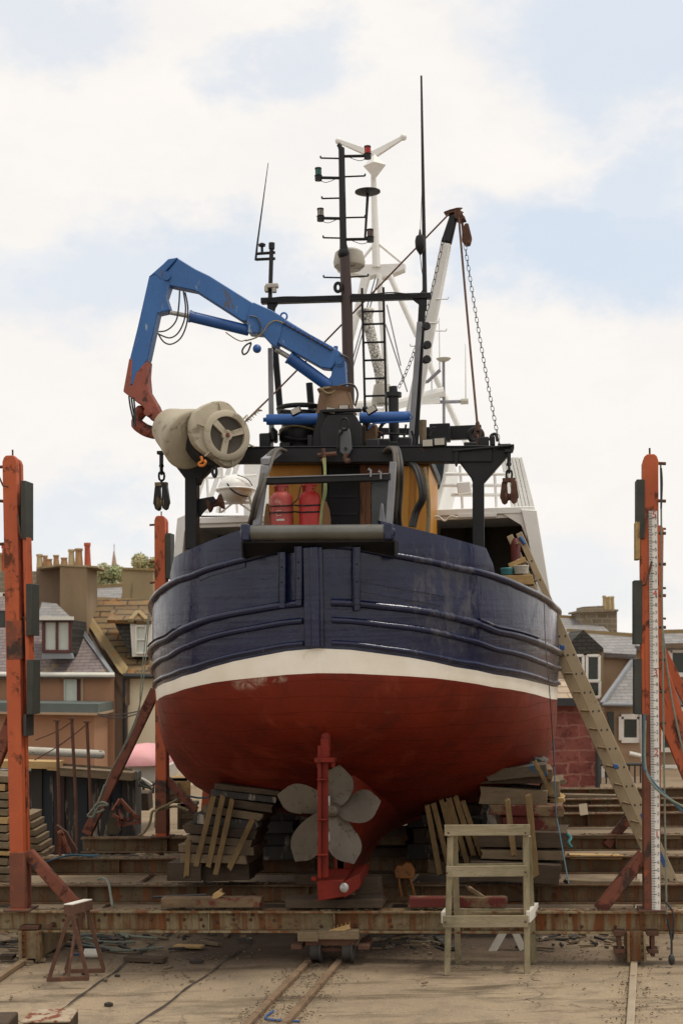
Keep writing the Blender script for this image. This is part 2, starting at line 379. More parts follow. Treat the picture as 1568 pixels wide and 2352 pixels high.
# dark dirt lying along the rails
M['grit'] = worn('grit', '6b5a46', '4a3d30', '8f7f66', .6, 9, 14, .95)
mb = MB()
for p, q in [((576, 2352), (715, 2208)), ((660, 2352), (785, 2208)), ((1447, 2352), (1455, 2221))]:
    a, b = G(*p), G(*q); d = (b-a).normalized(); s_ = d.cross(UP)
    for k in range(900):
        if mnoise.noise(V((k*.013, p[0]*.1, 3))) < random.uniform(-.5, .35): continue
        c = a-d*.5+(b-a+d*.5)*((k/900+random.gauss(0, .02)) % 1)+s_*random.gauss(0, .13); r = random.uniform(.002, .009)
        ax = (V((random.uniform(-1, 1), random.uniform(-1, 1), random.uniform(-.3, .3))).normalized(),); u = ax[0].cross(UP).normalized(); v3 = u.cross(ax[0])
        mb.box((c.x, c.y, r*.5+.02), r*random.uniform(1, 4), r*1.4, r, (ax[0], u, v3))
build('rail_dirt', mb, M['grit'], smooth=0); tag(bpy.data.objects['rail_dirt'], 'dark dirt and grit gathered along the rails', 'dirt', kind='stuff')
# scattered chips, thicker round the carriage
mb = MB()
for k in range(2200):
    if k < 1800: c = V((random.uniform(-5, 5), random.gauss(18.0, .7), 0))
    else: c = V((random.uniform(-5, 5), random.uniform(14, 30), 0))
    if mnoise.noise(V((c.x*.7, c.y*.7, 9))) < random.uniform(-.5, .4): continue
    r = random.uniform(.003, .012)*(1 if random.random() < .93 else 2.2); a1 = V((random.uniform(-1, 1), random.uniform(-1, 1), random.uniform(-.2, .2))).normalized(); u = a1.cross(UP).normalized(); v3 = u.cross(a1)
    mb.box((c.x, c.y, r*.5+.015), r*random.uniform(1, 5), r*1.5, r*.8, (a1, u, v3))
tag(build('litter', mb, M['chip'], smooth=0), 'wood chips and small litter strewn under the carriage', 'litter', kind='stuff')

# ------------------------------------------------------------------ carriage beams
BZ = .66
bt = [.95, 3.05, 5.8, 8.45, 11.9, 13.3, 14.75, 17.2]
def beam(t, xl, xr, label, mat, h=.275, w_=.26, rivets=0, z=BZ):
    ty = 1517+(CAMZ-z)*F/(17+t)
    p, q = Bp(xl, ty, t), Bp(xr, ty, t); p.z = q.z = z
    o = thing('carriage_beam', label, 'beam', V((p.x, p.y, z-h)), 'steel beams of the slipway carriage')
    mb = MB(); d = UP*h/2; mb.ibeam(p-d, q-d, w_, h, .026, .02)
    L_ = (q-p).length; dd = (q-p).normalized()
    for k in range(1, int(L_/1.6)):                        # web stiffeners
        mb.box(p+dd*(k*1.6)-d-A_*.06, .014, .11, h-.056)
    build('girder', mb, mat, o, bevel=.004)
    if rivets:
        mb = MB()
        for k in range(rivets):
            c = p+dd*(L_*random.uniform(.1, .9)); mb.ball(c-d-A_*.012+UP*random.choice((-.07, 0, .07)), .022, .022, .022, 8)
        for k in range(7): mb.ball(Bp(348+k*38, 2112 if k != 4 else 2118, t)-A_*.012, .022, .022, .022, 8)
        build('rivets', mb, M['rust'], o)
    mb = MB()                                             # a strip of grit and rust lying on the flange
    for k in range(int(L_*26)):
        c = p+dd*(L_*random.random())+A_*random.uniform(-.11, .11); r = random.uniform(.006, .02)
        mb.box(c+UP*r*.3, r*random.uniform(1, 4), r*2, r)
    build('flange_grit', mb, M['chip'], o, smooth=0)
    return o
b1 = beam(bt[0], -70, 1660, 'nearest riveted carriage beam spanning the slip under the rudder heel', M['beam'], rivets=26)
beam(bt[1], -40, 1640, 'second carriage beam, behind the nearest, carrying the timber cribs', M['beam2'])
beam(bt[2], 60, 1640, 'third carriage beam, behind the cribs, blue rope lying on its left end', M['beam2'])
beam(bt[3], 190, 1640, 'fourth carriage beam with the left rear post and its long brace on it', M['beam2'])
beam(bt[4], 980, 1650, 'fifth carriage beam with a pale card on its web at right', M['beam2'])
beam(bt[5], 1000, 1650, 'sixth carriage beam, narrow strip just above the pale card', M['beam2'])
beam(bt[6], 1020, 1650, 'seventh carriage beam below the sandstone wall, one before the last', M['beam2'])
beam(bt[7], 1040, 1650, 'farthest carriage beam at the foot of the red sandstone wall', M['beam2'])

# bogies under the nearest beam
def bogie_box(c, w_, h, L_, name='bogie', wheels=True):
    mb = MB(); mb.box(c+UP*h/2+A_*L_/2, w_, L_, h)
    for s in (-1, 1): mb.box(c+UP*h/2+B_*s*(w_/2+.012)-A_*.02, .03, .12, h*1.02)
    o = build(name, mb, M['beam'], b1, bevel=.006)
    mb = MB()
    for s in (-1, 1):
        for k in range(4): mb.ball(c+B_*s*(w_*.42)+UP*(h*(.12+.25*k))-A_*.005, .018, .018, .018, 8)
    build('rivets', mb, M['rust'], o)
    return o
c = Bp(1461, 2216, .80); c.z = .06
o = bogie_box(c, .17, .36, .9)
mb = MB()
for s in (-1, 1):
    mb.box(c+B_*s*.2+UP*.2+A_*.12, .05, .2, .3); mb.box(c+B_*s*.2+UP*.34+A_*.1, .14, .24, .06); mb.box(c+B_*s*.2+UP*.12+A_*.1, .13, .22, .05)
build('side_frame', mb, M['rust'], o, bevel=.005)
mb = MB(); mb.lathe(c+A_*.5-B_*.05+UP*.1, B_, [(0, .16), (.02, .16), (.02, .13), (.1, .13)], 20); build('wheel', mb, M['rust'], o)
c = Bp(72, 2208, .80); c.z = .05
o = bogie_box(c, .22, .36, 1.3)
mb = MB(); mb.bar(c+UP*.4-B_*.02, c+UP*.4+A_*.8-B_*.02, .24, .05); build('channel', mb, M['rust'], o, bevel=.005)
mb = MB(); mb.tube([c+UP*.42+B_*.25+A_*-.0, c+UP*.44+B_*.33+A_*.7], .03); build('pipe_stub', mb, M['rust'], o)
mb = MB(); mb.lathe(c+A_*.8-B_*.05+UP*.1, B_, [(0, .16), (.02, .16), (.02, .13), (.1, .13)], 20); build('wheel', mb, M['rust'], o)
# middle bogie: timber bolster on two flanged wheels
c = Bp(758, 2206, .72); c.z = .03
mb = MB(); mb.box(c+UP*.30+A_*.3, .62, .6, .16); mb.box(c+UP*.2+A_*.25-B_*.42, .14, .5, .06); mb.box(c+UP*.2+A_*.25+B_*.42, .14, .5, .06)
o = build('bogie', mb, M['rust'], b1, bevel=.008)
for s in (-1, 1):
    mb = MB(); mb.lathe(c+B_*(s*.2-.06)+UP*.15+A_*.12, B_, [(0, .11), (.015, .135), (.12, .135), (.12, .16), (.145, .16)][::1], 24); build('wheel', mb, M['tarry'], o)
mb = MB(); mb.tube([c-B_*.25+UP*.15+A_*.12, c+B_*.25+UP*.15+A_*.12], .035, 10); build('axle', mb, M['rust'], o)
mb = MB(); mb.box(c+UP*.35-A_*.02-B_*.26, .26, .16, .12); mb.box(c+UP*.37-A_*.02+B_*.12, .5, .14, .11)
build('bolster', mb, M['wood_old'], o, bevel=.006)
mb = MB(); e = Bp(757, 2141, .66); mb.bar(e, Bp(803, 2128, .68), .06, .05)
for k in range(6): mb.tube([e.lerp(Bp(803, 2128, .68), k/5)+UP*.02, e.lerp(Bp(803, 2128, .68), k/5)+UP*.06], .004, 5)
top('nailed_batten', mb, M['wood_pale'], 'short pale batten bristling with nails on the middle bogie', 'batten', bevel=.002)

# ------------------------------------------------------------------ the posts
def post(name_label, pb, pt, t, w_, dep, mat, pads=(), pegs=(), braces=(), pin=True, group='orange steel posts of the carriage'):
    b_, t_ = Bp(*pb, t), Bp(*pt, t); b_.z = BZ
    o = thing('steel_post', name_label, 'post', b_, group)
    d = (t_-b_).normalized(); s_ = B_; mb = MB(); ch = .05
    # rounded head: a bevelled outline extruded in depth
    def col(c0, c1, wd):
        pts = [c0-s_*wd/2, c0+s_*wd/2, c1+s_*wd/2-d*ch*1.6, c1+s_*(wd/2-ch*.4)-d*ch*.5, c1+s_*(wd/2-ch), c1-s_*(wd/2-ch), c1-s_*(wd/2-ch*.4)-d*ch*.5, c1-s_*wd/2-d*ch*1.6]
        return pts
    mb.prism([q-A_*dep/2 for q in col(b_, t_, w_)], A_*dep*.42); mb.prism([q+A_*dep*.16 for q in col(b_, t_-d*.02, w_)], A_*dep*.34)
    mb.bar(b_-A_*dep*.1, t_-d*.12-A_*dep*.1, w_*.6, dep*.5)
    build('column', mb, mat, o, bevel=.008)
    mb = MB(); mb.box(b_+UP*.012, w_*1.8, dep*1.5, .024); build('foot_plate', mb, M['rust'], o, bevel=.004)
    if pin: mb = MB(); mb.tube([t_-d*.05, t_+UP*.09], .012); build('pin', mb, M['rust'], o)
    for (x0, y0, x1, y1, m) in pads:
        c0, c1 = Bp((x0+x1)/2, y0, t), Bp((x0+x1)/2, y1, t); mb = MB()
        mb.bar(c0, c1, abs(x1-x0)*px(t), dep*1.15, A_); build('rubbing_pad', mb, m, o, bevel=.006)
    for (x0, y0, x1, y1) in pegs:
        p, q = Bp(x0, y0, t-.05), Bp(x1, y1, t-.05); mb = MB(); mb.tube([p, q], .02, 8); build('step_peg', mb, M['rust'], o)
    for (x0, y0, x1, y1, wd, m) in braces:
        p, q = Bp(x0, y0, t), Bp(x1, y1, t); mb = MB(); mb.bar(p-A_*.056, q-A_*.056, .012, wd, A_.cross(q-p).normalized()); mb.bar(p, q, .12, .014, A_.cross(q-p).normalized())
        mb.bar(p+A_*.0+A_.cross(q-p).normalized()*wd*.5, q+A_.cross(q-p).normalized()*wd*.5, .1, .014, A_.cross(q-p).normalized())
        mb.bar(p-A_.cross(q-p).normalized()*wd*.5, q-A_.cross(q-p).normalized()*wd*.5, .1, .014, A_.cross(q-p).normalized())
        build('brace', mb, m, o, bevel=.003)
    return o
pA = post('orange steel post at the far left of the slip with dark pads facing the boat', (49, 2083), (30, 1049), bt[0], .19, .26, M['orange'],
     pads=[(57, 1107, 69, 1240, M['pad']), (69, 1342, 83, 1460, M['pad']), (70, 1515, 85, 1640, M['pad']), (63, 1640, 70, 1690, M['tarry'])],
     pegs=[(13, 1072, -8, 1073), (16, 1152, -5, 1150), (22, 1248, 0, 1250), (25, 1366, 8, 1366), (70, 1420, 20, 1418)],
     braces=[(36, 1640, -110, 1990, .15, M['orange2']), (66, 1960, 175, 2080, .14, M['orange2'])])
mb = MB(); mb.tube([Bp(20, 1118, .78), Bp(8, 1116, .75), Bp(-6, 1085, .75)], .012); build('hook', mb, M['rust'], pA)
mb = MB(); mb.tube([Bp(40, 1182, .78), Bp(46, 1225, .76), Bp(50, 1232, .78)], .01); build('hook', mb, M['rust'], pA)
mb = MB(); mb.bar(Bp(63, 1235, .92), Bp(72, 1625, .92), .05, .2, A_); build('backing_strip', mb, M['orange'], pA, bevel=.004)
pB = post('orange steel post at right carrying the white tape measure', (1495, 2094), (1491, 1046), bt[0], .185, .24, M['orange'],
     pads=[(1459, 1104, 1477, 1240, M['pad']), (1457, 1200, 1467, 1286, M['wood_pale']), (1453, 1334, 1471, 1480, M['pad']), (1454, 1513, 1470, 1640, M['pad'])],
     pegs=[(1506, y, 1528, y+1) for y in (1064, 1150, 1224, 1295, 1367, 1440, 1514, 1588, 1660)],
     braces=[(1478, 1962, 1375, 2090, .15, M['orange2']), (1504, 1500, 1600, 1790, .15, M['orange']), (1500, 1590, 1600, 1830, .15, M['orange'])])
mb = MB(); mb.bar(Bp(1473, 1240, .93), Bp(1476, 1640, .93), .05, .2, A_); build('backing_strip', mb, M['orange'], pB, bevel=.004)
mb = MB(); mb.tube([Bp(1485, 1180, .76), Bp(1478, 1235, .73)], .012); build('hook', mb, M['rust'], pB)
mb = MB(); mb.tube([Bp(1496, 1290, .74), Bp(1482, 1342, .72), Bp(1476, 1344, .8)], .014); build('hook', mb, M['rust'], pB)
pC = post('orange steel post behind the boat at left with a long raking brace', (374, 1917), (371, 1186), bt[3], .2, .26, M['orange'],
     pads=[(385, 1226, 397, 1330, M['pad']), (386, 1400, 396, 1500, M['pad'])], pegs=[(359, 1205, 344, 1206), (359, 1290, 344, 1291), (360, 1337, 345, 1339)],
     braces=[(358, 1585, 200, 1915, .17, M['orange2']), (384, 1790, 450, 1862, .12, M['orange2'])])
post('orange steel post half hidden behind the tape-measure post', (1500, 1925), (1508, 1208), bt[3], .2, .26, M['orange'],
     pegs=[(1515, y, 1528, y+1) for y in (1214, 1350, 1420, 1490)], braces=[(1466, 1850, 1392, 1942, .15, M['orange2']), (1512, 1480, 1590, 1640, .15, M['orange'])], pin=False)
post('short orange post stub between left crib and rear post', (470, 1880), (478, 1790), bt[3]+1.5, .15, .2, M['orange'], pin=False)

for o_, (xa, ya, xb, yb), w_ in ((pA, (40, 1425, 42, 1515), .205), (pB, (1493, 1640, 1495, 2090), .198), (pC, (373, 1790, 374, 1912), .21), (pA, (47, 1955, 49, 2082), .2)):
    tq = bt[0] if o_ is not pC else bt[3]; mb = MB(); mb.bar(Bp(xa, ya, tq), Bp(xb, yb, tq), w_, .27, A_); build('bare_column', mb, M['rustpost'], o_, bevel=.008)
# tape measure fixed to the right post
M['tape'] = worn('white_tape', 'e4e1da', 'd8d4cb', rough=.6, sc=2); M['ink'] = worn('black_ink', '2a2a2c', '222224', rough=.7); M['ink2'] = worn('faded_ink', '6a6a6c', '5c5c60', rough=.7); M['redink'] = worn('red_ink', 'c0392b', 'b03028', rough=.7)
tt = bt[0]-.15
lineY = {5: 1172.5, 4: 1353.6, 3: 1536, 2: 1718.4, 1: 1906.2, 0: 2091.8}
tL = lambda m: (lambda i, fr: Bp(1488.5+(5-m)*1.5, lineY[i]*(1-fr)+lineY[min(i+1, 5)]*fr, tt))(int(m), m-int(m))
tape = thing('tape_measure', 'white tape measure with red metre numbers fixed up the right post', 'tape measure', tL(0))
wT = .102
mb = MB(); mb.prism([tL(0), tL(0)+B_*wT, tL(5)+B_*wT, tL(5)], A_*.012); build('tape', mb, M['tape'], tape)
mb = MB()
for k in range(251):
    c = tL(k/50); ln = .066 if k % 25 == 0 else (.058 if k % 5 == 0 else .04)
    if k % 50 == 0: ln = wT
    mb.box(c+B_*ln/2-A_*.003, ln, .004, .0055 if k % 5 else .008)
build('graduations', mb, M['ink'], tape, smooth=0)
def text_mesh(s, size):
    cu = bpy.data.curves.new('t', 'FONT'); cu.body = s; cu.size = size; cu.extrude = .001; cu.align_x = 'CENTER'; cu.align_y = 'CENTER'
    o = bpy.data.objects.new('t', cu); COL.objects.link(o); bpy.context.view_layer.update()
    me = bpy.data.meshes.new_from_object(o.evaluated_get(bpy.context.evaluated_depsgraph_get())); vs = [v.co.copy() for v in me.vertices]; fs = [list(p.vertices) for p in me.polygons]
    bpy.data.objects.remove(o); bpy.data.meshes.remove(me); bpy.data.curves.remove(cu); return vs, fs
for m10 in range(1, 51):
    s = str(m10//10) if m10 % 10 == 0 else str(m10 % 10); big = m10 % 10 == 0
    vs, fs = text_mesh(s, .115 if big else .06); c = tL(m10/10)+B_*(.066 if big else .08)-UP*(.055 if big else .0)-A_*.004
    build('metre_number' if big else 'decimetre_number', MB().add([c+B_*v.x+UP*v.y-A_*v.z for v in vs], fs), M['redink' if big else 'ink2'], tape, smooth=0)
# lines beside the right post
def rope(pts, r, mat, label, cat='rope', name='rope', n=6, group=None): 
    mb = MB(); mb.tube(curve(pts, 7), r, n); return top(name, mb, mat, label, cat, group)
t0 = .75
mb = MB(); mb.ball(Bp(1516, 1056, t0), .03, .03, .03, 10)
rope([Bp(1516, 1068, t0), Bp(1517, 1150, t0), Bp(1519, 1350, t0), Bp(1523, 1700, t0), Bp(1527, 1950, t0), Bp(1530, 2120, t0)], .011, M['rope_green'], 'green rope hanging straight down beside the tape-measure post')
rope([Bp(1517, 1075, t0-.05), Bp(1519, 1110, t0-.05), Bp(1517, 1168, t0-.05)], .012, M['black_hose'], 'dark spliced eye hanging from the top peg of the right post', 'rope', 'rope_eye')
rope([Bp(1520, 1440, t0+.1), Bp(1530, 1530, t0+.1), Bp(1548, 1640, t0+.1), Bp(1580, 1780, t0+.1)], .012, M['rope_green'], 'green rope slanting off to the right of the post')
rope([Bp(1478, 1640, t0), Bp(1477, 1740, t0-.05), Bp(1484, 1775, t0-.1), Bp(1515, 1815, t0-.1), Bp(1580, 1875, t0-.05)], .018, M['rope_blue'], 'dark blue hose sagging from the right post out of view')
rope([Bp(1481, 1655, t0-.02), Bp(1480, 1745, t0-.07), Bp(1490, 1790, t0-.12), Bp(1525, 1828, t0-.12), Bp(1585, 1862, t0-.05)], .014, M['rope_green'], 'thin green line beside the dark blue hose on the right post')
mb = MB(); mb.tube(curve([Bp(1528, 2072, .72), Bp(1545, 2100, .7), Bp(1542, 2160, .72), Bp(1530, 2100, .72), Bp(1540, 2150, .7), Bp(1541, 2200, .7)], 6), .014, 6); mb.ball(Bp(1541, 2204, .7), .04, .04, .07)
top('rope_tail', mb, M['black_hose'], 'dark knotted rope tail hanging from the nearest beam at right', 'rope')

# ------------------------------------------------------------------ the fishing boat: hull
def mk_hull_blue():
    s = Mat('navy_hull_paint'); n = s.noise(2.2, 7, .65); v = s.vec((.6, .6, 5)); n2 = s.noise(2.5, 6, .7, v, .4)
    c = s.mix(s.rng(n, .35, .65), '0d1434', '131b3c')
    c = s.mix(s.rng(n2, .55, .75, 0, .5), c, '1c213a')
    # grey sheen of a reflection painted on the starboard half of the stern
    geo = s.n.new('ShaderNodeVectorMath'); geo.operation = 'DISTANCE'; s.l.new(s.pos, geo.inputs[0]); geo.inputs[1].default_value = tuple(W_(1.6, .5, 4.55))
    near = s.rng(geo.outputs['Value'], .95, .3, 0, .16); pa = s.mul(s.noise(5, 8, .72, s.vec((1.6, 1.6, .6))), near, 'ADD')
    k = s.rng(pa, .60, .74); c = s.mix(s.mul(k, .34), c, '6e6c6a')
    g2 = s.n.new('ShaderNodeVectorMath'); g2.operation = 'DISTANCE'; s.l.new(s.pos, g2.inputs[0]); g2.inputs[1].default_value = tuple(W_(2.75, 2.9, 4.2))
    k2 = s.mul(s.rng(g2.outputs['Value'], 1.1, .3, 0, .8), s.rng(s.noise(4.5, 8, .75, s.vec((2.4, 2.4, .5))), .48, .66)); c = s.mix(s.mul(k2, .7), c, '6b6668')  # streaky reflections on the starboard quarter, painted in grey
    c = s.mix(s.rng(s.noise(16, 6, .75), .73, .77), c, '15151c')
    r = s.mul(s.rng(s.noise(3.5, 6, .7), .3, .7, .12, .30), s.mul(k, .3), 'ADD')
    pl = s.noise(1.0, 3, .5, s.vec((.5, .5, 9))); b = s.mul(s.mul(pl, .5), s.mul(s.noise(9, 5, .6), .3), 'ADD'); b = s.mul(b, s.mul(s.noise(2.0, 4, .6, s.vec((2.6, 2.6, .5)), .4), .9), 'ADD')
    return s.done(c, r, 0, b, .022, .4, .45)
def mk_hull_red():
    s = Mat('red_antifouling'); n = s.noise(1.3, 7, .65); c = s.mix(s.rng(n, .3, .7), '74220f', '611a0a')
    c = s.mix(s.rng(s.noise(2.6, 8, .7, None, .5), .52, .72, 0, .75), c, '47190f'); c = s.mix(s.rng(s.noise(1.6, 9, .7, s.vec((1, 1, 3)), .6), .70, .76, 0, .75), c, '8f6a5a')
    for (x, y, r_, t_) in ((560, 1572, .17, .25), (600, 1562, .15, .15), (640, 1560, .10, .1), (590, 1618, .11, .15), (900, 1640, .12, .3), (470, 1640, .12, .6)):
        g = s.n.new('ShaderNodeVectorMath'); g.operation = 'DISTANCE'; s.l.new(s.vec((1, 1, 2.2)), g.inputs[0]); p = Bp(x, y, t_); g.inputs[1].default_value = (p.x, p.y, p.z*2.2)
        c = s.mix(s.mul(s.rng(g.outputs['Value'], r_*1.3, r_*.2), s.rng(s.noise(7, 6, .7, None, .6), .40, .55)), c, 'a38b7a')
    b = s.mul(s.mul(s.noise(1.0, 4, .5, s.vec((.5, .5, 6))), .8), s.mul(s.noise(12, 5, .6), .35), 'ADD')
    sp = s.n.new('ShaderNodeSeparateXYZ'); s.l.new(s.pos, sp.inputs[0]); fz = s.mul(s.mul(s.mul(sp.outputs['Z'], s.mul(s.noise(.6, 2), .25), 'ADD'), 5.2), 1, 'FRACT'); seam = s.rng(fz, .06, .0); c = s.mix(s.mul(seam, s.rng(s.noise(1.7, 6, .7), .4, .65, 0, .55)), c, '3d140c'); c = s.mix(s.rng(s.noise(1.1, 8, .7, s.vec((1, 1, .5)), .5), .56, .7, 0, .45), c, '9a4632'); b = s.mul(b, s.mul(seam, .5), 'SUBTRACT')
    return s.done(c, s.rng(s.noise(3, 5), .3, .7, .42, .65), 0, b, .018, .4, .28)
M['blue'] = mk_hull_blue(); M['red'] = mk_hull_red()
M['white_band'] = worn('cream_waterline_paint', 'f0ebdf', 'e2dac8', 'a8906a', .66, 1.5, 3, .45, c4='8f7a62', amt4=.72, sc4=3)
M['redp'] = worn('red_rudder_paint', '741f12', '5d190d', '47211a', .60, 3, 5, .6, spec=.25)
M['bronze'] = worn('dull_bronze', '6e665a', '5b5448', '574f42', .58, 3, 9, .55, .25)
M['zinc'] = worn('zinc', 'b9b9b6', '8f8f8c', '6c6c68', .6, 9, 9, .45, .6)
M['black'] = worn('black_deck_paint', '191a1c', '232426', '5d4232', .67, 3, 6, .5, spec=.25)
M['blackg'] = worn('black_gloss_paint', '141517', '1e1f21', '54402f', .68, 3, 6, .4, spec=.3)
M['grey_steel'] = worn('grey_galvanised', '8c8d92', '75767b', '5b564f', .66, 3, 6, .5)
M['roller'] = worn('roller_steel', '6a6a66', '56564f', '4a4338', .62, 2, 4, .4, .6, streak=.4)
M['white'] = worn('white_superstructure', 'e6e6e3', 'dad9d4', 'a8988a', .70, 1.6, 4, .45)
M['ochre'] = worn('ochre_cabin_paint', 'c98f34', 'b57c28', '7a5528', .66, 2, 4, .5, streak=5)
M['brownw'] = worn('varnished_brown_wood', '7a4a26', '633a1e', '42301f', .6, 2, 4, .5, streak=6)
M['glass'] = worn('dark_cabin_glass', '2c3436', '222a2c', rough=.12, sc=2)
M['radome'] = worn('grey_white_radome', 'b5b0a4', 'a39e92', '6e685c', .6, 4, 5, .5)
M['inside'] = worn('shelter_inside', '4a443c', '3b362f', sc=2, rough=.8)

PLAN = [(0, 0), (.4, .06), (.8, .2), (1.1, .31), (1.4, .46), (1.65, .66), (1.9, .9), (2.1, 1.18), (2.3, 1.5), (2.5, 1.95), (2.65, 2.4), (2.8, 3.0), (2.9, 3.6), (2.98, 4.4), (3.02, 5.2),
        (3.04, 6.5), (3.03, 8), (2.98, 9.5), (2.85, 11), (2.55, 12.6), (2.1, 14), (1.5, 15.2), (.8, 16.2), (.05, 17)]
def interp(tab, x):
    for (a, b), (c, d) in zip(tab, tab[1:]):
        if x <= c: return b+(d-b)*(x-a)/(c-a) if x > a else b
    return tab[-1][1]
LV = {'rail': [(0, 5.2), (.26, 5.05), (.58, 4.93), (1.06, 4.85), (1.79, 4.71), (2.6, 4.62), (3.6, 4.52), (6, 4.45), (9, 4.6), (13, 5.2), (17, 6.2)],
      'A': [(0, 4.5), (.57, 4.31), (1.16, 4.13), (2.36, 3.98), (3.4, 3.88), (6, 3.8), (9, 3.9), (13, 4.3), (17, 5)],
      'B': [(0, 4.29), (.57, 4.08), (1.15, 3.91), (2.4, 3.74), (3.4, 3.64), (6, 3.58), (9, 3.65), (13, 4.0), (17, 4.6)],
      'C': [(0, 4.02), (.57, 3.78), (1.2, 3.66), (2.7, 3.49), (3.4, 3.42), (6, 3.36), (9, 3.42), (13, 3.6), (17, 4.0)],
      'wt': [(0, 3.95), (.57, 3.705), (1.2, 3.58), (2.3, 3.46), (3.4, 3.37), (6, 3.3), (9, 3.32), (13, 3.4), (17, 3.6)],
      'wb': [(0, 3.655), (.46, 3.56), (1.12, 3.43), (2.2, 3.31), (3.3, 3.2), (6, 3.1), (9, 3.08), (13, 3.1), (17, 3.2)],
      'bot': [(0, 3.62), (.06, 3.4), (.2, 3.15), (.46, 2.88), (.9, 2.64), (1.5, 2.4), (2.4, 1.95), (3.6, 1.45), (5.2, 1.2), (8, 1.08), (12, 1.12), (15, 1.7), (17, 3.0)]}
def lv(k, t): return interp(LV[k], t)
def tumble(w, z, t):                           # the side flares out a little to strake A, and tucks in below the white band
    return w*(1-.012*max(0, z-lv('A', t))-.03*max(0, lv('A', t)-z))
NQ = 14
SEC0 = [(0, 0), (.13, .3), (.3, .55), (.5, .75), (.72, .9), (1, 1)]                      # stern section: height fraction -> breadth fraction
SEC1 = [(0, 0), (.05, .2), (.10, .4), (.165, .6), (.24, .75), (.34, .85), (.46, .92), (.62, .97), (.8, .995), (1, 1)]
rows = []                                      # port half mirrored to starboard
for side in (1,):
    for (w_, t) in PLAN:
        ring = []
        for k in ('rail', 'A', 'B', 'C', 'wt', 'wb'):
            z = lv(k, t); ring.append((tumble(w_, z, t), t, z))
        zwb, zb = lv('wb', t), lv('bot', t); n = interp([(0, 1.35), (1, 1.5), (2.5, 1.85), (4, 2.15), (7, 2.5), (11, 2.1), (17, 1.3)], t)
        for j in range(1, NQ+1):
            a = j/NQ; q = (1-a)**1.35; k = min(1, max(0, (t-.4)/2.6)); z = zb+(zwb-zb)*q
            ww = tumble(w_, zwb, t)*(interp(SEC0, q)*(1-k)+interp(SEC1, q)*k)
            # the section hollows out towards the stern (wine-glass)
            ring.append((ww, t+(.0 if t > 0 else 0), z))
        rows.append(ring)
def hull_mat(i, j): return 0 if j < 4 else (1 if j == 4 else 2)
boat = thing('fishing_boat', 'navy, cream and red wooden fishing boat hauled out stern first on the slip', 'fishing boat', W_(0, 2, .8))
mb = MB()
for s in (1, -1):
    rr = [[W_(s*w_, t, z) for (w_, t, z) in ring] for ring in rows]
    mb.loft(rr, hull_mat)
hull = build('hull', mb, [M['blue'], M['white_band'], M['red']], boat, smooth=40)
# deadwood and keel: thick at the hull, thin at the keel
mb = MB(); zk = .82
kt = [1.75, 1.8, 2.2, 3, 4, 5.5, 7.5, 10, 13, 15.5]
for s in (1, -1):
    rr = []
    for t in kt:
        top_ = lv('bot', t)+.25; row = []
        for j in range(13):
            q = j/12; z = zk+(top_-zk)*q; grow = interp([(1.75, .05), (2.2, .16), (3, .32), (4, .5), (5.5, .62), (8, .6), (16, .4)], t)
            th = .075+grow*q**2.0*2.0+.04*q; row.append(W_(s*th if t > 1.76 else s*.04, t, z))
        row.insert(0, W_(0, t, zk)); rr.append(row)
    mb.loft(rr)
build('keel', mb, M['red'], boat, smooth=50)
# propeller boss fairing on the deadwood
mb = MB(); ph = Bp(765, 1860, 1.42); mb.lathe(ph, A_, [(0, .10), (.25, .12), (.5, .17)], 16); build('stern_tube', mb, M['redp'], boat)
# rubbing strakes
def strake(key, off, hh, rr_, t_end=9, start=.12, prof='round', z_off=0, name='rubbing_strake', mat='blue'):
    for s in (1, -1):
        pts = []
        for (w_, t) in PLAN:
            if t > t_end: break
            z = lv(key, t)+z_off; ww = tumble(w_, z, t); 
            pts.append(V((s*max(ww, 0), t, z)))
        pts = curve(pts, 4); pts = [p for p in pts if abs(p.x) >= start]; ring = []
        for i, p in enumerate(pts):
            d = pts[min(i+1, len(pts)-1)]-pts[max(i-1, 0)]; nrm = V((d.y, -d.x, 0)).normalized()*s; nrm = nrm if nrm.x*s > 0 or nrm.y < 0 else -nrm
            c = p
            ring.append([W_(*(c+nrm*(o_*rr_-.01)+V((0, 0, h_*hh)))) for o_, h_ in ((0, .62), (.55, .55), (.95, .25), (1, 0), (.95, -.25), (.6, -.5), (0, -.55))])
        mb = MB(); mb.loft(ring); mb.f.append([k for k in range(7)]); mb.m.append(0); nl = len(mb.v); mb.f.append([nl-7+k for k in range(7)]); mb.m.append(0)
        build(name, mb, M[mat], hull, smooth=50)
strake('A', 0, .085, .075); strake('B', 0, .07, .06); strake('C', 0, .06, .05)
strake('rail', 0, .075, .07, z_off=-.01, start=.16, name='rail_cap')
# protecting plates where the strakes turn the quarter
M['blue_lt'] = worn('scuffed_navy_plate', '2f3247', '3b3e52', '8c8b88', .6, 3, 4, .35)
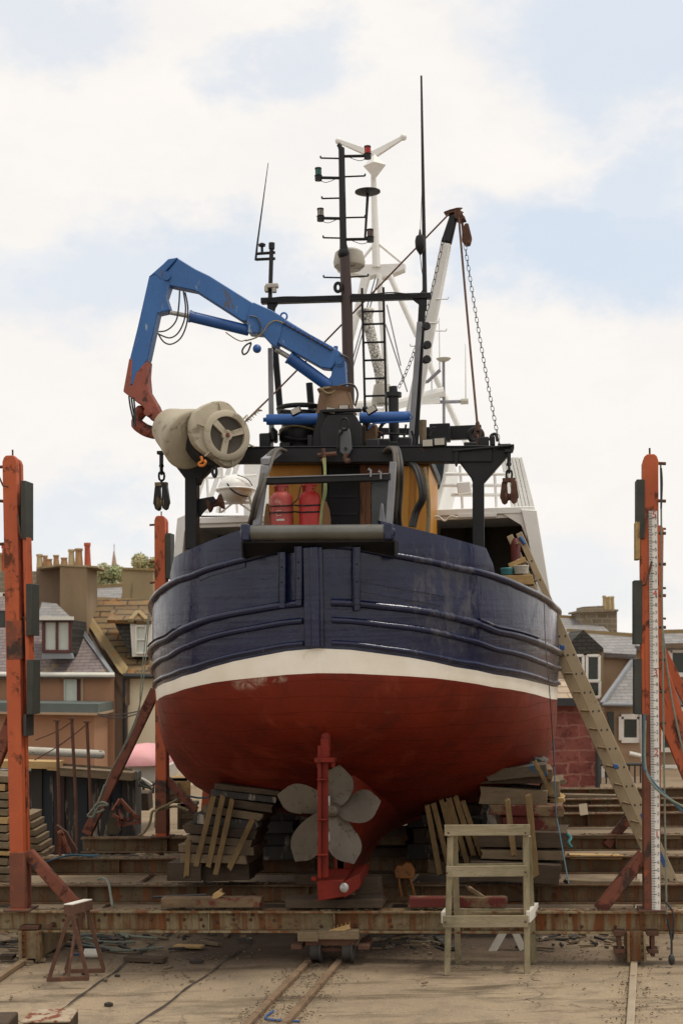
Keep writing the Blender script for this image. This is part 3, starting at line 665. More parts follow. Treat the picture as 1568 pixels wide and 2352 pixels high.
# stern post strip and vertical fender irons
mb = MB()
p0, p1 = W_(-.03, -.02, 5.16), W_(-.03, -.02, 3.96); mb.bar(p0, p1, .24, .07, A_)
mb.bar(p0-A_*.045+B_*.02, p1-A_*.045+B_*.02, .11, .05, A_); build('stern_post', mb, M['blue'], hull, bevel=.012)
for x, ya, yb in ((648, 1268, 1384), (686, 1255, 1378), (820, 1256, 1390)):
    w_ = abs(x-730)*px(0)*1.0; t = interp(PLAN, w_); mb = MB(); c0, c1 = Bp(x, ya, t-.07), Bp(x, yb, t-.07); mb.bar(c0, c1, .085, .06, A_)
    mb.bar(c0-A_*.03-B_*.038, c1-A_*.03-B_*.038, .014, .05, A_); mb.bar(c0-A_*.03+B_*.038, c1-A_*.03+B_*.038, .014, .05, A_)
    for q in (.3, .6): c = c0.lerp(c1, q)-A_*.032; mb.lathe(c, A_, [(-.004, .014), (.01, .014)], 8, 1)
    mb.box(c1-UP*.03+A_*.01, .07, .07, .07)
    build('fender_iron', mb, [M['blue'], M['black']], hull, bevel=.006)
# steel plate (raised panel) on starboard bulwark and repair plank edges
for s, (w0, w1, z0, z1) in ((1, (.95, 1.95, -.34, -.06)),):
    pass
def surf(r, dz, key='rail', off=.012):         # a point on the stern surface at half-breadth r, dz above a level
    t = interp([(w_, t) for w_, t in PLAN[:15]], abs(r)); z = lv(key, t)+dz; q = W_(math.copysign(tumble(abs(r), z, t), r), t, z)
    w2, t2 = abs(r)+.01, interp([(w_, tt_) for w_, tt_ in PLAN[:15]], abs(r)+.01); d = V((w2-abs(r), t2-t)); nrm = V((d.y, -d.x)).normalized()
    return q+(B_*math.copysign(nrm.x, r)+A_*nrm.y)*off
for (r0, r1, a0, a1, key) in ((.42, 1.5, -.40, -.10, 'rail'), (-1.55, -.9, -.1, -.02, 'rail'), (.5, 1.45, -.52, -.47, 'rail')):
    mb = MB(); n = 10
    mb.loft([[surf(r0+(r1-r0)*i/n, a0, key, 0), surf(r0+(r1-r0)*i/n, a0, key, .014), surf(r0+(r1-r0)*i/n, a1, key, .014), surf(r0+(r1-r0)*i/n, a1, key, 0)] for i in range(n+1)])
    build('patch_plate', mb, M['blue'], hull, smooth=30)
# turquoise inside of the freeing port on the starboard quarter
M['turq'] = worn('turquoise_paint', '2f6f72', '2a5f63', sc=4)
mb = MB(); n = 4
mb.loft([[surf(2.0+.2*i/n, -.0, 'A', .005), surf(2.0+.2*i/n, .055, 'A', .005)] for i in range(n+1)]); build('freeing_port', mb, M['turq'], hull)
# scuffed bright plates on the quarters above strake A
for s in (-1, 1):
    for (r0, r1, hgt) in ((1.9, 2.55, .085), (2.2, 2.6, .05)):
        mb = MB(); n = 10
        mb.loft([[surf(s*(r0+(r1-r0)*i/n), .035, 'A', .04), surf(s*(r0+(r1-r0)*i/n), .05, 'A', .075), surf(s*(r0+(r1-r0)*i/n), hgt, 'A', .02)] for i in range(n+1)])
        build('scuff_plate', mb, M['blue_lt'], hull)
# raised steel bulwark round the stern
mb = MB()
for s in (1, -1):
    rr = []
    for (w_, t) in curve([V((w_, t, 0)) for w_, t in PLAN[2:8]], 3) and [(q.x, q.y) for q in curve([V((w_, t, 0)) for w_, t in PLAN[2:8]], 3)]:
        if w_ > 2.08: break
        z0 = lv('rail', t)-.02; z1 = 5.44-.236*(w_-.93)
        wi = tumble(w_, z0, t)-.03; rr.append([W_(s*wi, t+.03, z0), W_(s*(wi+.02), t+.03, (z0+z1)/2), W_(s*wi, t+.03, z1), W_(s*(wi-.05), t+.07, z1+.008), W_(s*(wi-.05), t+.07, z0)])
    w_, t = 2.16, 1.3; z0 = lv('rail', t)-.02; wi = tumble(w_, z0, t)-.04
    rr.append([W_(s*wi, t+.03, z0), W_(s*wi, t, z0+.1), W_(s*(wi-.02), t-.06, z0+.2), W_(s*(wi-.06), t-.02, z0+.2), W_(s*(wi-.06), t+.07, z0)])
    mb = MB(); mb.loft(rr); build('bulwark', mb, M['blue'], boat, smooth=30)
# stern roller in its chute
rt = -.1
c0, c1 = Bp(577, 1224, rt), Bp(882, 1222, rt)
rol = None
mb = MB(); rad_ = .092; mb.cyl(c0, c1, rad_, 32); rol = build('stern_roller', mb, M['roller'], boat)
for c, s in ((c0, -1), (c1, 1)):
    mb = MB(); e = c+B_*s*.055+A_*.02; mb.box(e+UP*.0, .11, .26, .20); mb.lathe(c+B_*s*.0, B_*s, [(0, .05), (.13, .05)], 12); build('end_bracket', mb, M['blue'], rol, bevel=.02)
mb = MB()
zz = c0.z-.11; L0, L1 = Bp(553, 1243, rt), Bp(908, 1240, rt)
mb.prism([L0, L1, L1+A_*.42, L0+A_*.42], UP*-.02); 
for (a, b_) in ((L0, 1), (L1, -1)): mb.prism([a, a+A_*.42, a+A_*.42-UP*.2, a-UP*.19+A_*.02], B_*b_*.02)
mb.prism([L0+A_*.0-UP*.02, L1-UP*.02, Bp(906, 1278, .05), Bp(760, 1250, .05), Bp(700, 1250, .05), Bp(556, 1281, .05)], A_*.012)
build('chute', mb, M['black'], rol, bevel=.004)
# deck inside the bulwarks
mb = MB()
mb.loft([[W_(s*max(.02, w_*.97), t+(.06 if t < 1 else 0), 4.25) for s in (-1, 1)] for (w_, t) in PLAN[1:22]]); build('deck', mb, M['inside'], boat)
# inner face of the bulwarks
# ------------------------------------------------------------------ rudder, heel, propeller
mb = MB(); rb = .42
a, b_ = Bp(744, 1712, rb), Bp(744, 2016, rb); mb.prism([a-B_*.03, b_-B_*.03, b_-B_*.03+V((-.012, .5, 0)), a-B_*.03+V((-.012, .5, 0))-UP*.2], B_*.085)
mb.bar(a-B_*.05-A_*.03, b_-B_*.05-A_*.03, .045, .06, A_)
for y in (1790, 1882, 1963): c = Bp(744, y, rb-.06); mb.box(c-B_*.02, .13, .1, .02)
rud = build('rudder', mb, M['redp'], boat, bevel=.008)
mb = MB(); c = Bp(748, 1744, rb+.02); mb.box(c, .24, .3, .055); mb.box(c+UP*.13, .1, .14, .26); mb.box(c-UP*.05+B_*.09, .04, .08, .1); mb.box(c-UP*.05-B_*.09, .04, .08, .1); mb.cyl(c+UP*.1, W_(0.02, .55, 3.2), .06)
build('rudder_coupling', mb, M['redp'], rud, bevel=.006)
for y in (1839, 1922):
    for s in (-1, 1): mb = MB(); c = Bp(744+s*11, y, rb+.1); mb.box(c, .03, .12, .13); build('anode', mb, M['zinc'], rud, bevel=.012)
mb = MB(); h0 = Bp(791, 2040, 1.15)
fr = [Bp(727, 2022, .5), Bp(787, 2022, .5), Bp(790, 2060, .5), Bp(730, 2070, .5)]
mb.prism(fr, A_*1.0)
mb.prism([Bp(785, 2028, .55), Bp(828, 2005, .8), Bp(826, 2040, .8), Bp(790, 2064, .55)], A_*1.0); mb.box(Bp(722, 2018, .52), .07, .1, .05)
heel = build('heel', mb, M['redp'], boat, bevel=.012)
mb = MB(); mb.ball(Bp(790, 2039, .47), .058, .03, .062, 14); build('anode', mb, M['zinc'], heel)
prop = thing('propeller', None, None, ph, None); del_ = prop; prop.parent = boat; prop.location = ph-WLOC[boat]
mb = MB(); pc = Bp(765, 1860, 1.36); mb.lathe(pc, A_, [(-.16, .03), (-.13, .07), (-.05, .095), (.12, .11), (.16, .1)], 20); build('hub', mb, M['bronze'], prop)
# five broad blades: outline by angle (anticlockwise from +x seen from astern), length ~0.64 m
for k, (tipx, tipy) in enumerate(((787, 1758), (876, 1846), (806, 1986), (672, 1972), (640, 1818))):
    tip = Bp(tipx, tipy, 1.36)-pc; ln = tip.length; ang = math.atan2(tip.z, tip.dot(B_)); rr = []
    n = 20
    for i in range(n+1):
        q = math.sin(PI/2*i/n); rad_ = .07+(ln-.07)*q
        wd = max(.006, .214*(max(0, 1-((q-.66)/(.70 if q < .66 else .345))**2))**.5)
        pit = .5-.28*q; row = []
        for j in range(9):
            e = (j/8-.5)*2; aa = ang-.10+ .16*q   # slight skew
            tang = B_*-math.sin(aa)+UP*math.cos(aa); radd = B_*math.cos(aa)+UP*math.sin(aa)
            row.append(pc+radd*(rad_-abs(e)**2*.05*(q > .5))+tang*e*wd*math.cos(pit)*1.0+A_*e*wd*math.sin(pit)+A_*-.04*q)
        rr.append(row)
    front = rr; back = [[p+A_*.014 for p in row] for row in rr]
    mb = MB(); mb.loft(front); mb.loft(back); build('blade', mb, M['bronze'], prop, smooth=60)

# ------------------------------------------------------------------ shelter deck and wheelhouse
sh = 5.2
mb = MB()
zr = Bp(1100, 1177, sh).z
pl, pr = Bp(432, 1180, sh), Bp(1226, 1172, sh); zr = (pl.z+pr.z)/2; pl.z = pr.z = zr
mb.prism([pl-UP*.10, pr-UP*.10, pr, pl], A_*5.0); mb.prism([pl-UP*.16+A_*.06-B_*-.1, pr-UP*.16+A_*.06, pr-UP*.10+A_*.06, pl-UP*.10+A_*.06], A_*.1)
sdk = build('shelter_deck', mb, M['white'], boat, bevel=.01)
def plate(name, pts, t, dep, mat, parent, bevel=.006, mbx=None):
    m2 = MB(); m2.prism([Bp(x, y, t) for x, y in pts], A_*dep); return build(name, m2, mat, parent, bevel=bevel)
# starboard side: tall sloping white side plate seen from astern
m2 = MB()
e0 = [Bp(x, y, sh-.05) for x, y in ((1196, 1170), (1232, 1172), (1272, 1420), (1292, 1520), (1262, 1520), (1240, 1400), (1212, 1240))]
m2.prism(e0, A_*4.9); build('side_plating', m2, M['white'], sdk, bevel=.01)
m2 = MB(); m2.prism([Bp(x, y, sh-.05) for x, y in ((400, 1262), (407, 1190), (434, 1178), (446, 1180), (424, 1222), (416, 1310), (398, 1310))], A_*4.9); build('side_plating', m2, M['white'], sdk, bevel=.01)
plate('bracket', [(1150, 1178), (1205, 1178), (1210, 1240), (1196, 1206)], sh+.02, .05, M['white'], sdk)
m2 = MB(); m2.bar(Bp(1050, 1185, sh+.02), Bp(1140, 1183, sh+.02), .06, .05); build('lamp_bar', m2, M['white'], sdk)
# inner walls seen in the gloom under the shelter
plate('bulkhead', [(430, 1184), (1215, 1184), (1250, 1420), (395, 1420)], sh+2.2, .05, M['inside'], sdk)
plate('bulkhead', [(958, 1180), (982, 1180), (982, 1260), (958, 1260)], sh-.2, .3, M['white'], sdk)
plate('doorway', [(1070, 1215), (1120, 1215), (1120, 1290), (1070, 1290)], sh+2.1, .03, M['black'], sdk)
# wheelhouse
wt_ = 6.2
whl = None
m2 = MB()
poly = [(790, 1040), (1036, 1040), (1030, 1080), (1010, 1160), (1000, 1215), (790, 1215)]
m2.prism([Bp(x, y, wt_) for x, y in poly], A_*3); whl = build('wheelhouse', m2, M['white'], boat, bevel=.02)
m2 = MB(); m2.prism([Bp(x, y, wt_-.03) for x, y in ((978, 1052), (1022, 1052), (1016, 1095), (1008, 1122), (998, 1130), (984, 1128), (978, 1118))], A_*.02); build('window', m2, M['glass'], whl)
plate('port_wing', [(560, 1060), (790, 1045), (790, 1190), (560, 1190)], wt_+1.6, .1, M['white'], whl)
# corrugated screen right of the wheelhouse
m2 = MB()
for k in range(6):
    x0, x1 = 1150+k*8.2, 1150+k*8.2+6.4
    m2.prism([Bp(x0, 1050+abs(k-3)*1.0, wt_+.3), Bp(x1, 1050, wt_+.3), Bp(x1+28, 1178, wt_+.3), Bp(x0+28, 1178, wt_+.3)], A_*.06)
m2.prism([Bp(1148, 1052, wt_+.33), Bp(1198, 1052, wt_+.33), Bp(1230, 1178, wt_+.33), Bp(1176, 1178, wt_+.33)], A_*.04)
build('screen', m2, M['white'], sdk)
for y0, x0, x1 in ((1089, 1022, 1158), (1137, 1035, 1150), (1115, 1015, 1160)):
    m2 = MB(); m2.tube([Bp(x0, y0, sh+.4), Bp(x1, y0, sh+.4)], .028, 10); build('guard_rail', m2, M['white'], sdk)
for x in (1062, 1106, 1140, 545, 515, 480):
    m2 = MB(); m2.tube([Bp(x-6, 1070, sh+.4), Bp(x, 1178, sh+.4)], .022, 8); build('rail_post', m2, M['white'], sdk)
for (a, b2) in (((472, 1178), (512, 1060)), ((500, 1178), (530, 1060)), ((528, 1120), (548, 1060)), ((440, 1186), (470, 1090))):
    m2 = MB(); m2.bar(Bp(*a, sh+1.5), Bp(*b2, sh+1.5), .07, .04, A_); build('stay_bar', m2, M['white'], sdk)
m2 = MB(); m2.tube([Bp(460, 1098, sh+.5), Bp(590, 1092, sh+.5)], .022, 8); build('guard_rail', m2, M['white'], sdk)
m2 = MB(); m2.prism([Bp(x, y, sh+.2) for x, y in ((1048, 1108), (1080, 1104), (1082, 1130), (1050, 1134))], A_*.4); build('roof_box', m2, M['white'], sdk, bevel=.02)
# things lying in the shelter opening at right
M['ext'] = worn('dark_red_cylinder', '5a1614', '4a1210', sc=4)
m2 = MB(); m2.prism([Bp(1150, 1322, sh-1.2), Bp(1222, 1320, sh-1.2), Bp(1226, 1342, sh-1.2), Bp(1150, 1344, sh-1.2)], A_*.5); m2.bar(Bp(1168, 1300, sh-1.1), Bp(1206, 1284, sh-1.1), .05, .07)
build('shelf', m2, M['wood_pale'], boat, bevel=.006)
m2 = MB(); c = Bp(1196, 1318, sh-1.1); m2.lathe(c, UP, [(0, .10), (.10, .115), (.105, .12), (.12, .115)], 16); 
m2.tube([c+B_*.11*math.cos(a_)+UP*(.11+.11*math.sin(a_)) for a_ in [PI*k/10 for k in range(11)]], .006, 5)
top('paint_bucket', m2, M['radome'], 'white bucket with its handle up on the shelf beside the ladder top', 'bucket')
m2 = MB(); c = Bp(1164, 1320, sh-1.1); m2.lathe(c, UP, [(0, .09), (.09, .10), (.1, .09)], 14); top('paint_tub', m2, M['turq'], 'small turquoise tub left of the white bucket on the shelf', 'tub')
m2 = MB(); c = Bp(1184, 1306, sh-.3); m2.lathe(c, UP, [(0, .07), (.36, .075), (.42, .05), (.46, .03)], 14); top('fire_extinguisher', m2, M['ext'], 'dark red cylinder standing in the gloom behind the ladder top', 'extinguisher')

# ------------------------------------------------------------------ deckhouse aft, gas bottles, boards
dt = 3.3
m2 = MB(); m2.prism([Bp(x, y, dt) for x, y in ((617, 1058), (985, 1058), (985, 1235), (617, 1235))], A_*2.2); dh = build('deckhouse', m2, M['ochre'], boat, bevel=.01)
plate('roof_edge', [(610, 1044), (990, 1044), (990, 1066), (610, 1066)], dt-.15, 2.4, M['black'], dh)
plate('door', [(752, 1070), (826, 1070), (826, 1220), (752, 1220)], dt-.04, .05, M['black'], dh)
plate('door_frame', [(738, 1064), (752, 1064), (752, 1220), (738, 1220)], dt-.07, .08, M['blackg'], dh)
plate('door_frame', [(826, 1064), (838, 1064), (838, 1220), (826, 1220)], dt-.07, .08, M['brownw'], dh)
plate('brown_panel', [(838, 1064), (851, 1064), (851, 1220), (838, 1220)], dt-.03, .05, M['brownw'], dh)
plate('lintel', [(838, 1064), (898, 1064), (898, 1098), (838, 1098)], dt-.035, .05, M['brownw'], dh)
plate('window', [(852, 1098), (894, 1098), (894, 1220), (852, 1220)], dt-.02, .03, M['glass'], dh)
plate('side_board', [(924, 1070), (940, 1070), (936, 1220), (920, 1220)], dt-.06, .07, M['ochre'], dh)
plate('side_board', [(956, 1070), (966, 1070), (962, 1220), (952, 1220)], dt-.05, .06, M['ochre'], dh)
m2 = MB()
for k in range(7): m2.lathe(Bp(762+k*9, 1076, dt-.045), A_, [(0, .012), (.01, .012)], 8)
m2.bar(Bp(760, 1140, dt-.05), Bp(820, 1140, dt-.05), .03, .02, A_); m2.bar(Bp(760, 1180, dt-.05), Bp(820, 1180, dt-.05), .03, .02, A_); build('door_fittings', m2, M['blackg'], dh)
M['bottle'] = worn('red_bottle_paint', 'c4302a', 'ae2722', 'c9776a', .62, 2.5, 4, .45); M['bottle2'] = worn('faded_red_bottle_paint', 'b8504a', 'a8423c', 'c98f86', .56, 2.5, 4, .55)
def bottle(x, y0, y1, rpx, mat, label, mk):
    t = 2.55; c = Bp(x, y1, t); r = rpx*px(t); h = Bp(x, y0, t).z-c.z
    o = thing('gas_bottle', label, 'gas bottle', c, 'red gas bottles strapped behind the stern rail')
    mb = MB(); mb.lathe(c, UP, [(0, r*.9), (.02, r), (h*.66, r), (h*.74, r*.93), (h*.80, r*.7), (h*.83, r*.5)], 28); build('cylinder', mb, mat, o)
    mb = MB()
    for a0 in (-.4, 2.2, 4.4):                             # pierced collar: three uprights and a ring
        mb.loft([[c+(B_*math.cos(a0+k*.14)+A_*math.sin(a0+k*.14))*r*.62+UP*z for z in (h*.79, h*.98)] for k in range(8)])
    mb.lathe(c+UP*h*.94, UP, [(0, r*.60), (0, r*.66), (h*.06, r*.66), (h*.06, r*.60), (0, r*.60)], 24, cap=False); build('collar', mb, mat, o)
    mb = MB(); mb.cyl(c+UP*h*.82, c+UP*h*.92, r*.18); mb.cyl(c+UP*h*.88, c+UP*h*.88+B_*r*.4, r*.1); build('valve', mb, M['rust'], o)
    mb = MB()
    for a0, a1, z0, z1 in mk:
        mb.loft([[c+(B_*math.cos(a)+A_*math.sin(a))*(r+.003)+UP*h*z for z in (z0, z1)] for a in [a0+(a1-a0)*k/6 for k in range(7)]])
    if mk: build('label', mb, M['white_plain'], o)
    return c, r, h
ca = bottle(648, 1112, 1219, 26.5, M['bottle2'], 'faded gas bottle with chalky label, left of the red pair at the stern', [(-1.9, -1.45, .40, .41), (-1.9, -1.86, .31, .41), (-1.9, -1.45, .30, .31), (-1.9, -1.2, .19, .23)])
cb = bottle(712, 1110, 1219, 25, M['bottle'], 'brighter red gas bottle, right of the red pair at the stern', [])
for k, zf in enumerate((.40, .54)):
    pts = []
    for c, r, h in (ca, cb):
        for a in range(9): an = PI+PI*a/8; pts.append(c+(B_*math.cos(an)+A_*math.sin(an))*(r+.006)+UP*(h*zf-.02*math.sin(PI*a/8)))
    rope(pts, .011, M['black_hose'], 'black rubber strap round both gas bottles, %s one' % ('lower', 'upper')[k], 'strap', 'strap')
rope([Bp(668, 1160, 2.5), Bp(684, 1145, 2.45), Bp(690, 1120, 2.5), Bp(700, 1105, 2.6)], .008, M['rust'], 'brown gas hose curling between the two gas bottles', 'hose', 'gas_hose')
M['oar'] = worn('bare_board', '8a6440', '765334', '5a412b', .6, 2, 3, .7, streak=6)
for x0, x1, yt, m, lab in ((605, 622, 1155, 'oar', 'brown pointed board left of the gas bottles'), (734, 759, 1150, 'oar', 'wide brown pointed board between the red bottle and the black door'), (869, 884, 1155, 'grey_steel', 'grey metal pointed board in front of the cabin window')):
    t = 2.5; mb = MB(); xm = (x0+x1)/2
    mb.prism([Bp(x, y, t) for x, y in ((x0, 1222), (x0+1, 1190), (x0+3, yt+18), (xm-3, yt+3), (xm, yt), (xm+3, yt+3), (x1-3, yt+20), (x1, 1192), (x1, 1222))], A_*.04)
    top('pointed_board', mb, M[m], lab, 'board', 'pointed boards stowed at the stern', bevel=.01)

# ------------------------------------------------------------------ gantry
gt = 2.2
gan = None
mb = MB(); a, b2 = Bp(520, 1048, gt), Bp(1130, 1046, gt); mb.bar(a, b2, .22, .20); mb.bar(a+UP*.105, b2+UP*.105, .26, .02); gan = build('gantry', mb, M['black'], boat, bevel=.012)
for x0, x1, tri in ((428, 456, ((384, 1046), (512, 1052), (462, 1098), (456, 1112), (428, 1112), (424, 1098))), (1085, 1111, ((1040, 1042), (1180, 1030), (1140, 1075), (1111, 1108), (1085, 1108), (1080, 1095)))):
    xm = (x0+x1)/2; mb = MB(); mb.bar(Bp(xm, 1100, gt), Bp(xm, 1262, gt), (x1-x0)*px(gt), .2, A_)
    mb.prism([Bp(x, y, gt-.08) for x, y in tri], A_*.17); p, q = Bp(tri[0][0], tri[0][1]-3, gt), Bp(tri[1][0], tri[1][1]-4, gt); mb.bar(p, q, .30, .03)
    build('gantry_post', mb, M['black'], gan, bevel=.01)
mb = MB(); mb.prism([Bp(x, y, gt+.02) for x, y in ((455, 1146), (490, 1140), (496, 1150), (470, 1172), (455, 1190))], A_*.05); build('gantry_bracket', mb, M['black'], gan)
# lugs and small fittings on the gantry top
for x, w_, h_, y in ((985, 34, 10, 1024), (1010, 30, 12, 1020), (1110, 24, 26, 1018), (1130, 12, 22, 1014), (1045, 22, 8, 1030), (1080, 30, 14, 1024), (855, 30, 20, 1020), (965, 14, 12, 1026), (1158, 30, 14, 1028)):
    mb = MB(); c = Bp(x, y, gt); mb.box(c, w_*px(gt), .16, h_*px(gt)); build('deck_fitting', mb, M['black'], gan, bevel=.015)
mb = MB(); mb.prism([Bp(x, y, gt-.14) for x, y in ((1042, 1036), (1052, 1036), (1050, 1068), (1047, 1072), (1044, 1068))], A_*.05); build('pin', mb, M['black'], gan)
for x, y, rz in ((982, 1019, .2), (1009, 1016, -.1)):
    mb = MB(); c = Bp(x, y, gt-.1); mb.box(c, .16, .1, .11); o = build('floodlight', mb, M['black'], gan, bevel=.01)
    mb = MB(); mb.box(c-A_*.055, .13, .02, .085); build('lens', mb, M['radome'], o)
# long hanging lever with tufts: rope yarn hanging near the middle
M['yarn'] = worn('yellow_green_rope', 'a9b07a', '8f9a62', sc=20, rough=.9)
for k in range(3):
    rope([Bp(741+k*3, 1052, 1.9), Bp(744+k*2, 1085, 1.86), Bp(743+k*3, 1130, 1.85), Bp(737+k*2, 1165, 1.9), Bp(733+k*2, 1210, 1.95)], .006, M['yarn'], 'pale green rope strands hanging from the rusty bar to the roller', 'rope', group='hanging pale green strands')
mb = MB(); mb.tube([Bp(730, 1046, 1.95), Bp(772, 1042, 1.95)], .03); mb.tube([Bp(742, 1030, 1.92), Bp(745, 1060, 1.92)], .025); mb.tube([Bp(738, 1060, 1.92), Bp(748, 1056, 1.92)], .03)
build('rusty_bar', mb, M['rust'], gan)
# upright grey rails carrying the cross rail
gry = None
mb = MB()
mb.bar(Bp(609, 1070, .45), Bp(590, 1208, .45), 18*px(.45), .1, A_); frm = build('stern_frame', mb, M['grey_steel'], boat, bevel=.006)
mb = MB(); mb.bar(Bp(903, 1062, .45), Bp(893, 1206, .45), 15*px(.45), .1, A_); build('upright', mb, M['grey_steel'], frm, bevel=.006)
mb = MB(); mb.bar(Bp(608, 1060, .5), Bp(640, 1035, 1.9), .1, .08); build('upright', mb, M['grey_steel'], frm, bevel=.006)
mb = MB(); mb.bar(Bp(603, 1105, .45), Bp(897, 1096, .45), .14, 16*px(.45)); o = build('cross_rail', mb, M['black'], frm, bevel=.006)
mb = MB(); mb.bar(Bp(607, 1098, .42), Bp(893, 1089, .42), .12, .012); build('rail_plate', mb, M['grey_steel'], o)
for x, y in ((851, 1083), (874, 1088)):
    mb = MB(); mb.tube([Bp(x, y+12, .35), Bp(x, y-4, .35), Bp(x-3, y-7, .35), Bp(x-5, y-3, .35)], .012); build('hook', mb, M['grey_steel'], o)
# hoses over both ends of the frame
M['hose_grey'] = worn('weathered_hose', '5a534a', '474139', sc=12, rough=.7)
for k, dx in enumerate((0, 6, 12)):
    rope([Bp(650+dx*.5, 1036, 1.9), Bp(636+dx*.5, 1032, 1.6), Bp(618+dx, 1044, .9), Bp(607+dx, 1075, .5), Bp(598+dx*.7, 1110, .35), Bp(584+dx*.8, 1150, .3), Bp(576+dx*.6, 1190, .4), Bp(566+dx*.5, 1218, .7)], .024, M['black_hose' if k == 1 else 'hose_grey'], 'grey and black hoses looped over the left frame upright', 'hose', 'hose', 8, 'hoses over the left upright')
for k, dx in enumerate((0, 8, 15)):
    rope([Bp(880+dx, 1038, 2.1), Bp(893+dx, 1028, 1.7), Bp(904+dx*.8, 1036, 1.0), Bp(907+dx, 1075, .7), Bp(906+dx, 1130, .8), Bp(902+dx, 1180, .9), Bp(905+dx, 1215, 1.2)], .024, M['black_hose' if k == 2 else 'hose_grey'], 'grey and black hoses looped over the right frame upright', 'hose', 'hose', 8, 'hoses over the right upright')
for k, dx in enumerate((0, 7)):
    rope([Bp(935+dx, 1062, 2.2), Bp(952+dx, 1075, 2.0), Bp(963+dx, 1110, 1.9), Bp(966+dx, 1145, 1.9), Bp(952+dx, 1175, 2.0), Bp(943+dx, 1210, 2.0)], .032, M['black_hose'], 'thick black hose hanging bowed in front of the ochre boards', 'hose', 'hose', 8, 'black hoses by the ochre boards')
rope([Bp(975, 1075, 2.1), Bp(982, 1130, 2.0), Bp(984, 1180, 2.0), Bp(982, 1225, 2.0)], .03, M['rope_tan'], 'grey hose hanging right of the ochre boards', 'hose', 'hose', 8)
rope([Bp(984, 1190, 4.6), Bp(1005, 1186, 4.6), Bp(1020, 1196, 4.6), Bp(1034, 1186, 4.6), Bp(1050, 1188, 4.6)], .016, M['white_plain'], 'pale rope tangled along the shelter edge right of the cabin', 'rope')

# ------------------------------------------------------------------ hanging blocks
def hang_block(x, y0, y1, t, wd, label, mat, rusty=False):
    c0 = Bp(x, y0, t); pxm = px(t); o = thing('pulley_block', label, 'pulley block', c0, 'pulley blocks on the boat')
    mb = MB(); q = Bp(x, y0+30, t); mb.box(c0, .11, .09, .045); mb.bar(c0, q, .05, .04, A_); mb.ball(q, .035); build('hanger', mb, M['blackg'], o, bevel=.006)
    yc = y0+(y1-y0)*.52; mb = MB(); a = Bp(x, yc, t)
    mb.link(q-UP*.05, UP, B_, .13, .075, .016, 6); mb.link(q-UP*.14, UP, A_, .12, .075, .016, 6); mb.tube([q-UP*.19, a], .02); build('shackle', mb, M['blackg'], o)
    h = a.z-Bp(x, y1, t).z; w_ = wd*pxm
    for s in (-1, 1):
        mb = MB()
        ol = ((.08, 0), (.5, .03), (.78, .14), (1, .7), (.78, .94), (.5, 1), (.2, .93), (.14, .72), (.2, .22))
        mb.prism([a+B_*s*e*w_*.5-UP*f_*h-A_*(.05+.03*s) for e, f_ in ol], A_*.10)
        build('cheek', mb, mat, o, bevel=.006)
    mb = MB(); mb.box(a-UP*.02, w_*.7, .1, .05); mb.lathe(a-UP*h*.72-B_*w_*.22, B_, [(0, .10), (w_*.06, .08), (w_*.18, .045), (w_*.26, .045), (w_*.38, .08), (w_*.44, .10)], 20); mb.tube([a-UP*h*.72-B_*w_*.5, a-UP*h*.72+B_*w_*.5], .018); build('sheave', mb, M['rope_tan'] if not rusty else M['rust'], o)
    return o
hang_block(371, 1040, 1173, 2.1, 40, 'black iron pulley block hanging from the left end of the gantry', M['blackg'])
hang_block(1168, 1036, 1158, 2.1, 42, 'rusty brown pulley block hanging from the right end of the gantry', M['rust'], True)

# ------------------------------------------------------------------ crane housing, winch and gear on the gantry top
ct = 2.9
mb = MB(); mb.prism([Bp(x, y, ct-.55) for x, y in ((735, 985), (752, 952), (812, 950), (830, 975), (830, 1036), (735, 1036))], A_*.5)
mb.box(Bp(778, 1000, ct), 80*px(ct), .5, 90*px(ct)); hs = build('crane_housing', mb, M['blackg'], boat, bevel=.01)
mb = MB(); mb.bar(Bp(712, 1036, ct-.5), Bp(712, 1000, ct-.5), .06, .06, A_); mb.bar(Bp(726, 1030, ct-.45), Bp(748, 945, ct-.45), .16, .08, A_); mb.bar(Bp(740, 945, ct-.55), Bp(830, 942, ct-.55), .1, .04); build('bracket', mb, M['black'], hs, bevel=.006)
blue = M['crane_blue'] = worn('blue_crane_paint', '285f9c', '20528c', '8fa0b0', .60, 2, 8, .45, c4='4a4644', amt4=.60, sc4=3.5, streak=3)
M['crane_blue_d'] = worn('darker_blue_cylinder_paint', '22569a', '1c4986', '7a6a5e', .66, 3, 5, .4)
M['prim'] = worn('red_primer_patch', '8f4a3a', '783c2e', '452e26', .53, 3, 5, .65)
M['crane_base'] = worn('brown_rusty_pedestal', '6e5236', '5a4430', '2f5f9a', .66, 3, 3, .75)
mb = MB(); mb.cyl(Bp(613, 964, ct-.3), Bp(730, 962, ct-.3), .075, 20); mb.cyl(Bp(605, 964, ct-.3), Bp(613, 964, ct-.3), .03)
o = build('stabiliser_ram', mb, M['crane_blue_d'], hs)
mb = MB(); mb.cyl(Bp(826, 960, ct-.3), Bp(942, 957, ct-.3), .075, 20); mb.tube([Bp(940, 950, ct-.4), Bp(946, 958, ct-.4), Bp(938, 968, ct-.4), Bp(860, 972, ct-.4), Bp(845, 985, ct-.4)], .012); build('stabiliser_ram', mb, M['crane_blue_d'], hs)
crane = thing('crane', None, None, Bp(768, 950, ct)); crane.parent = boat; crane.location = WLOC[crane]-WLOC[boat]
def ctt(x): return 2.9-(790-x)/440*1.0
def cpl(name, pts, th, mat, off=0, bevel=.012, tf=None):
    mb = MB(); n = len(pts); mb.prism([Bp(x, y, (tf or ctt)(x))-A_*(th/2+off) for x, y in pts], A_*th); return build(name, mb, mat, crane, bevel=bevel)
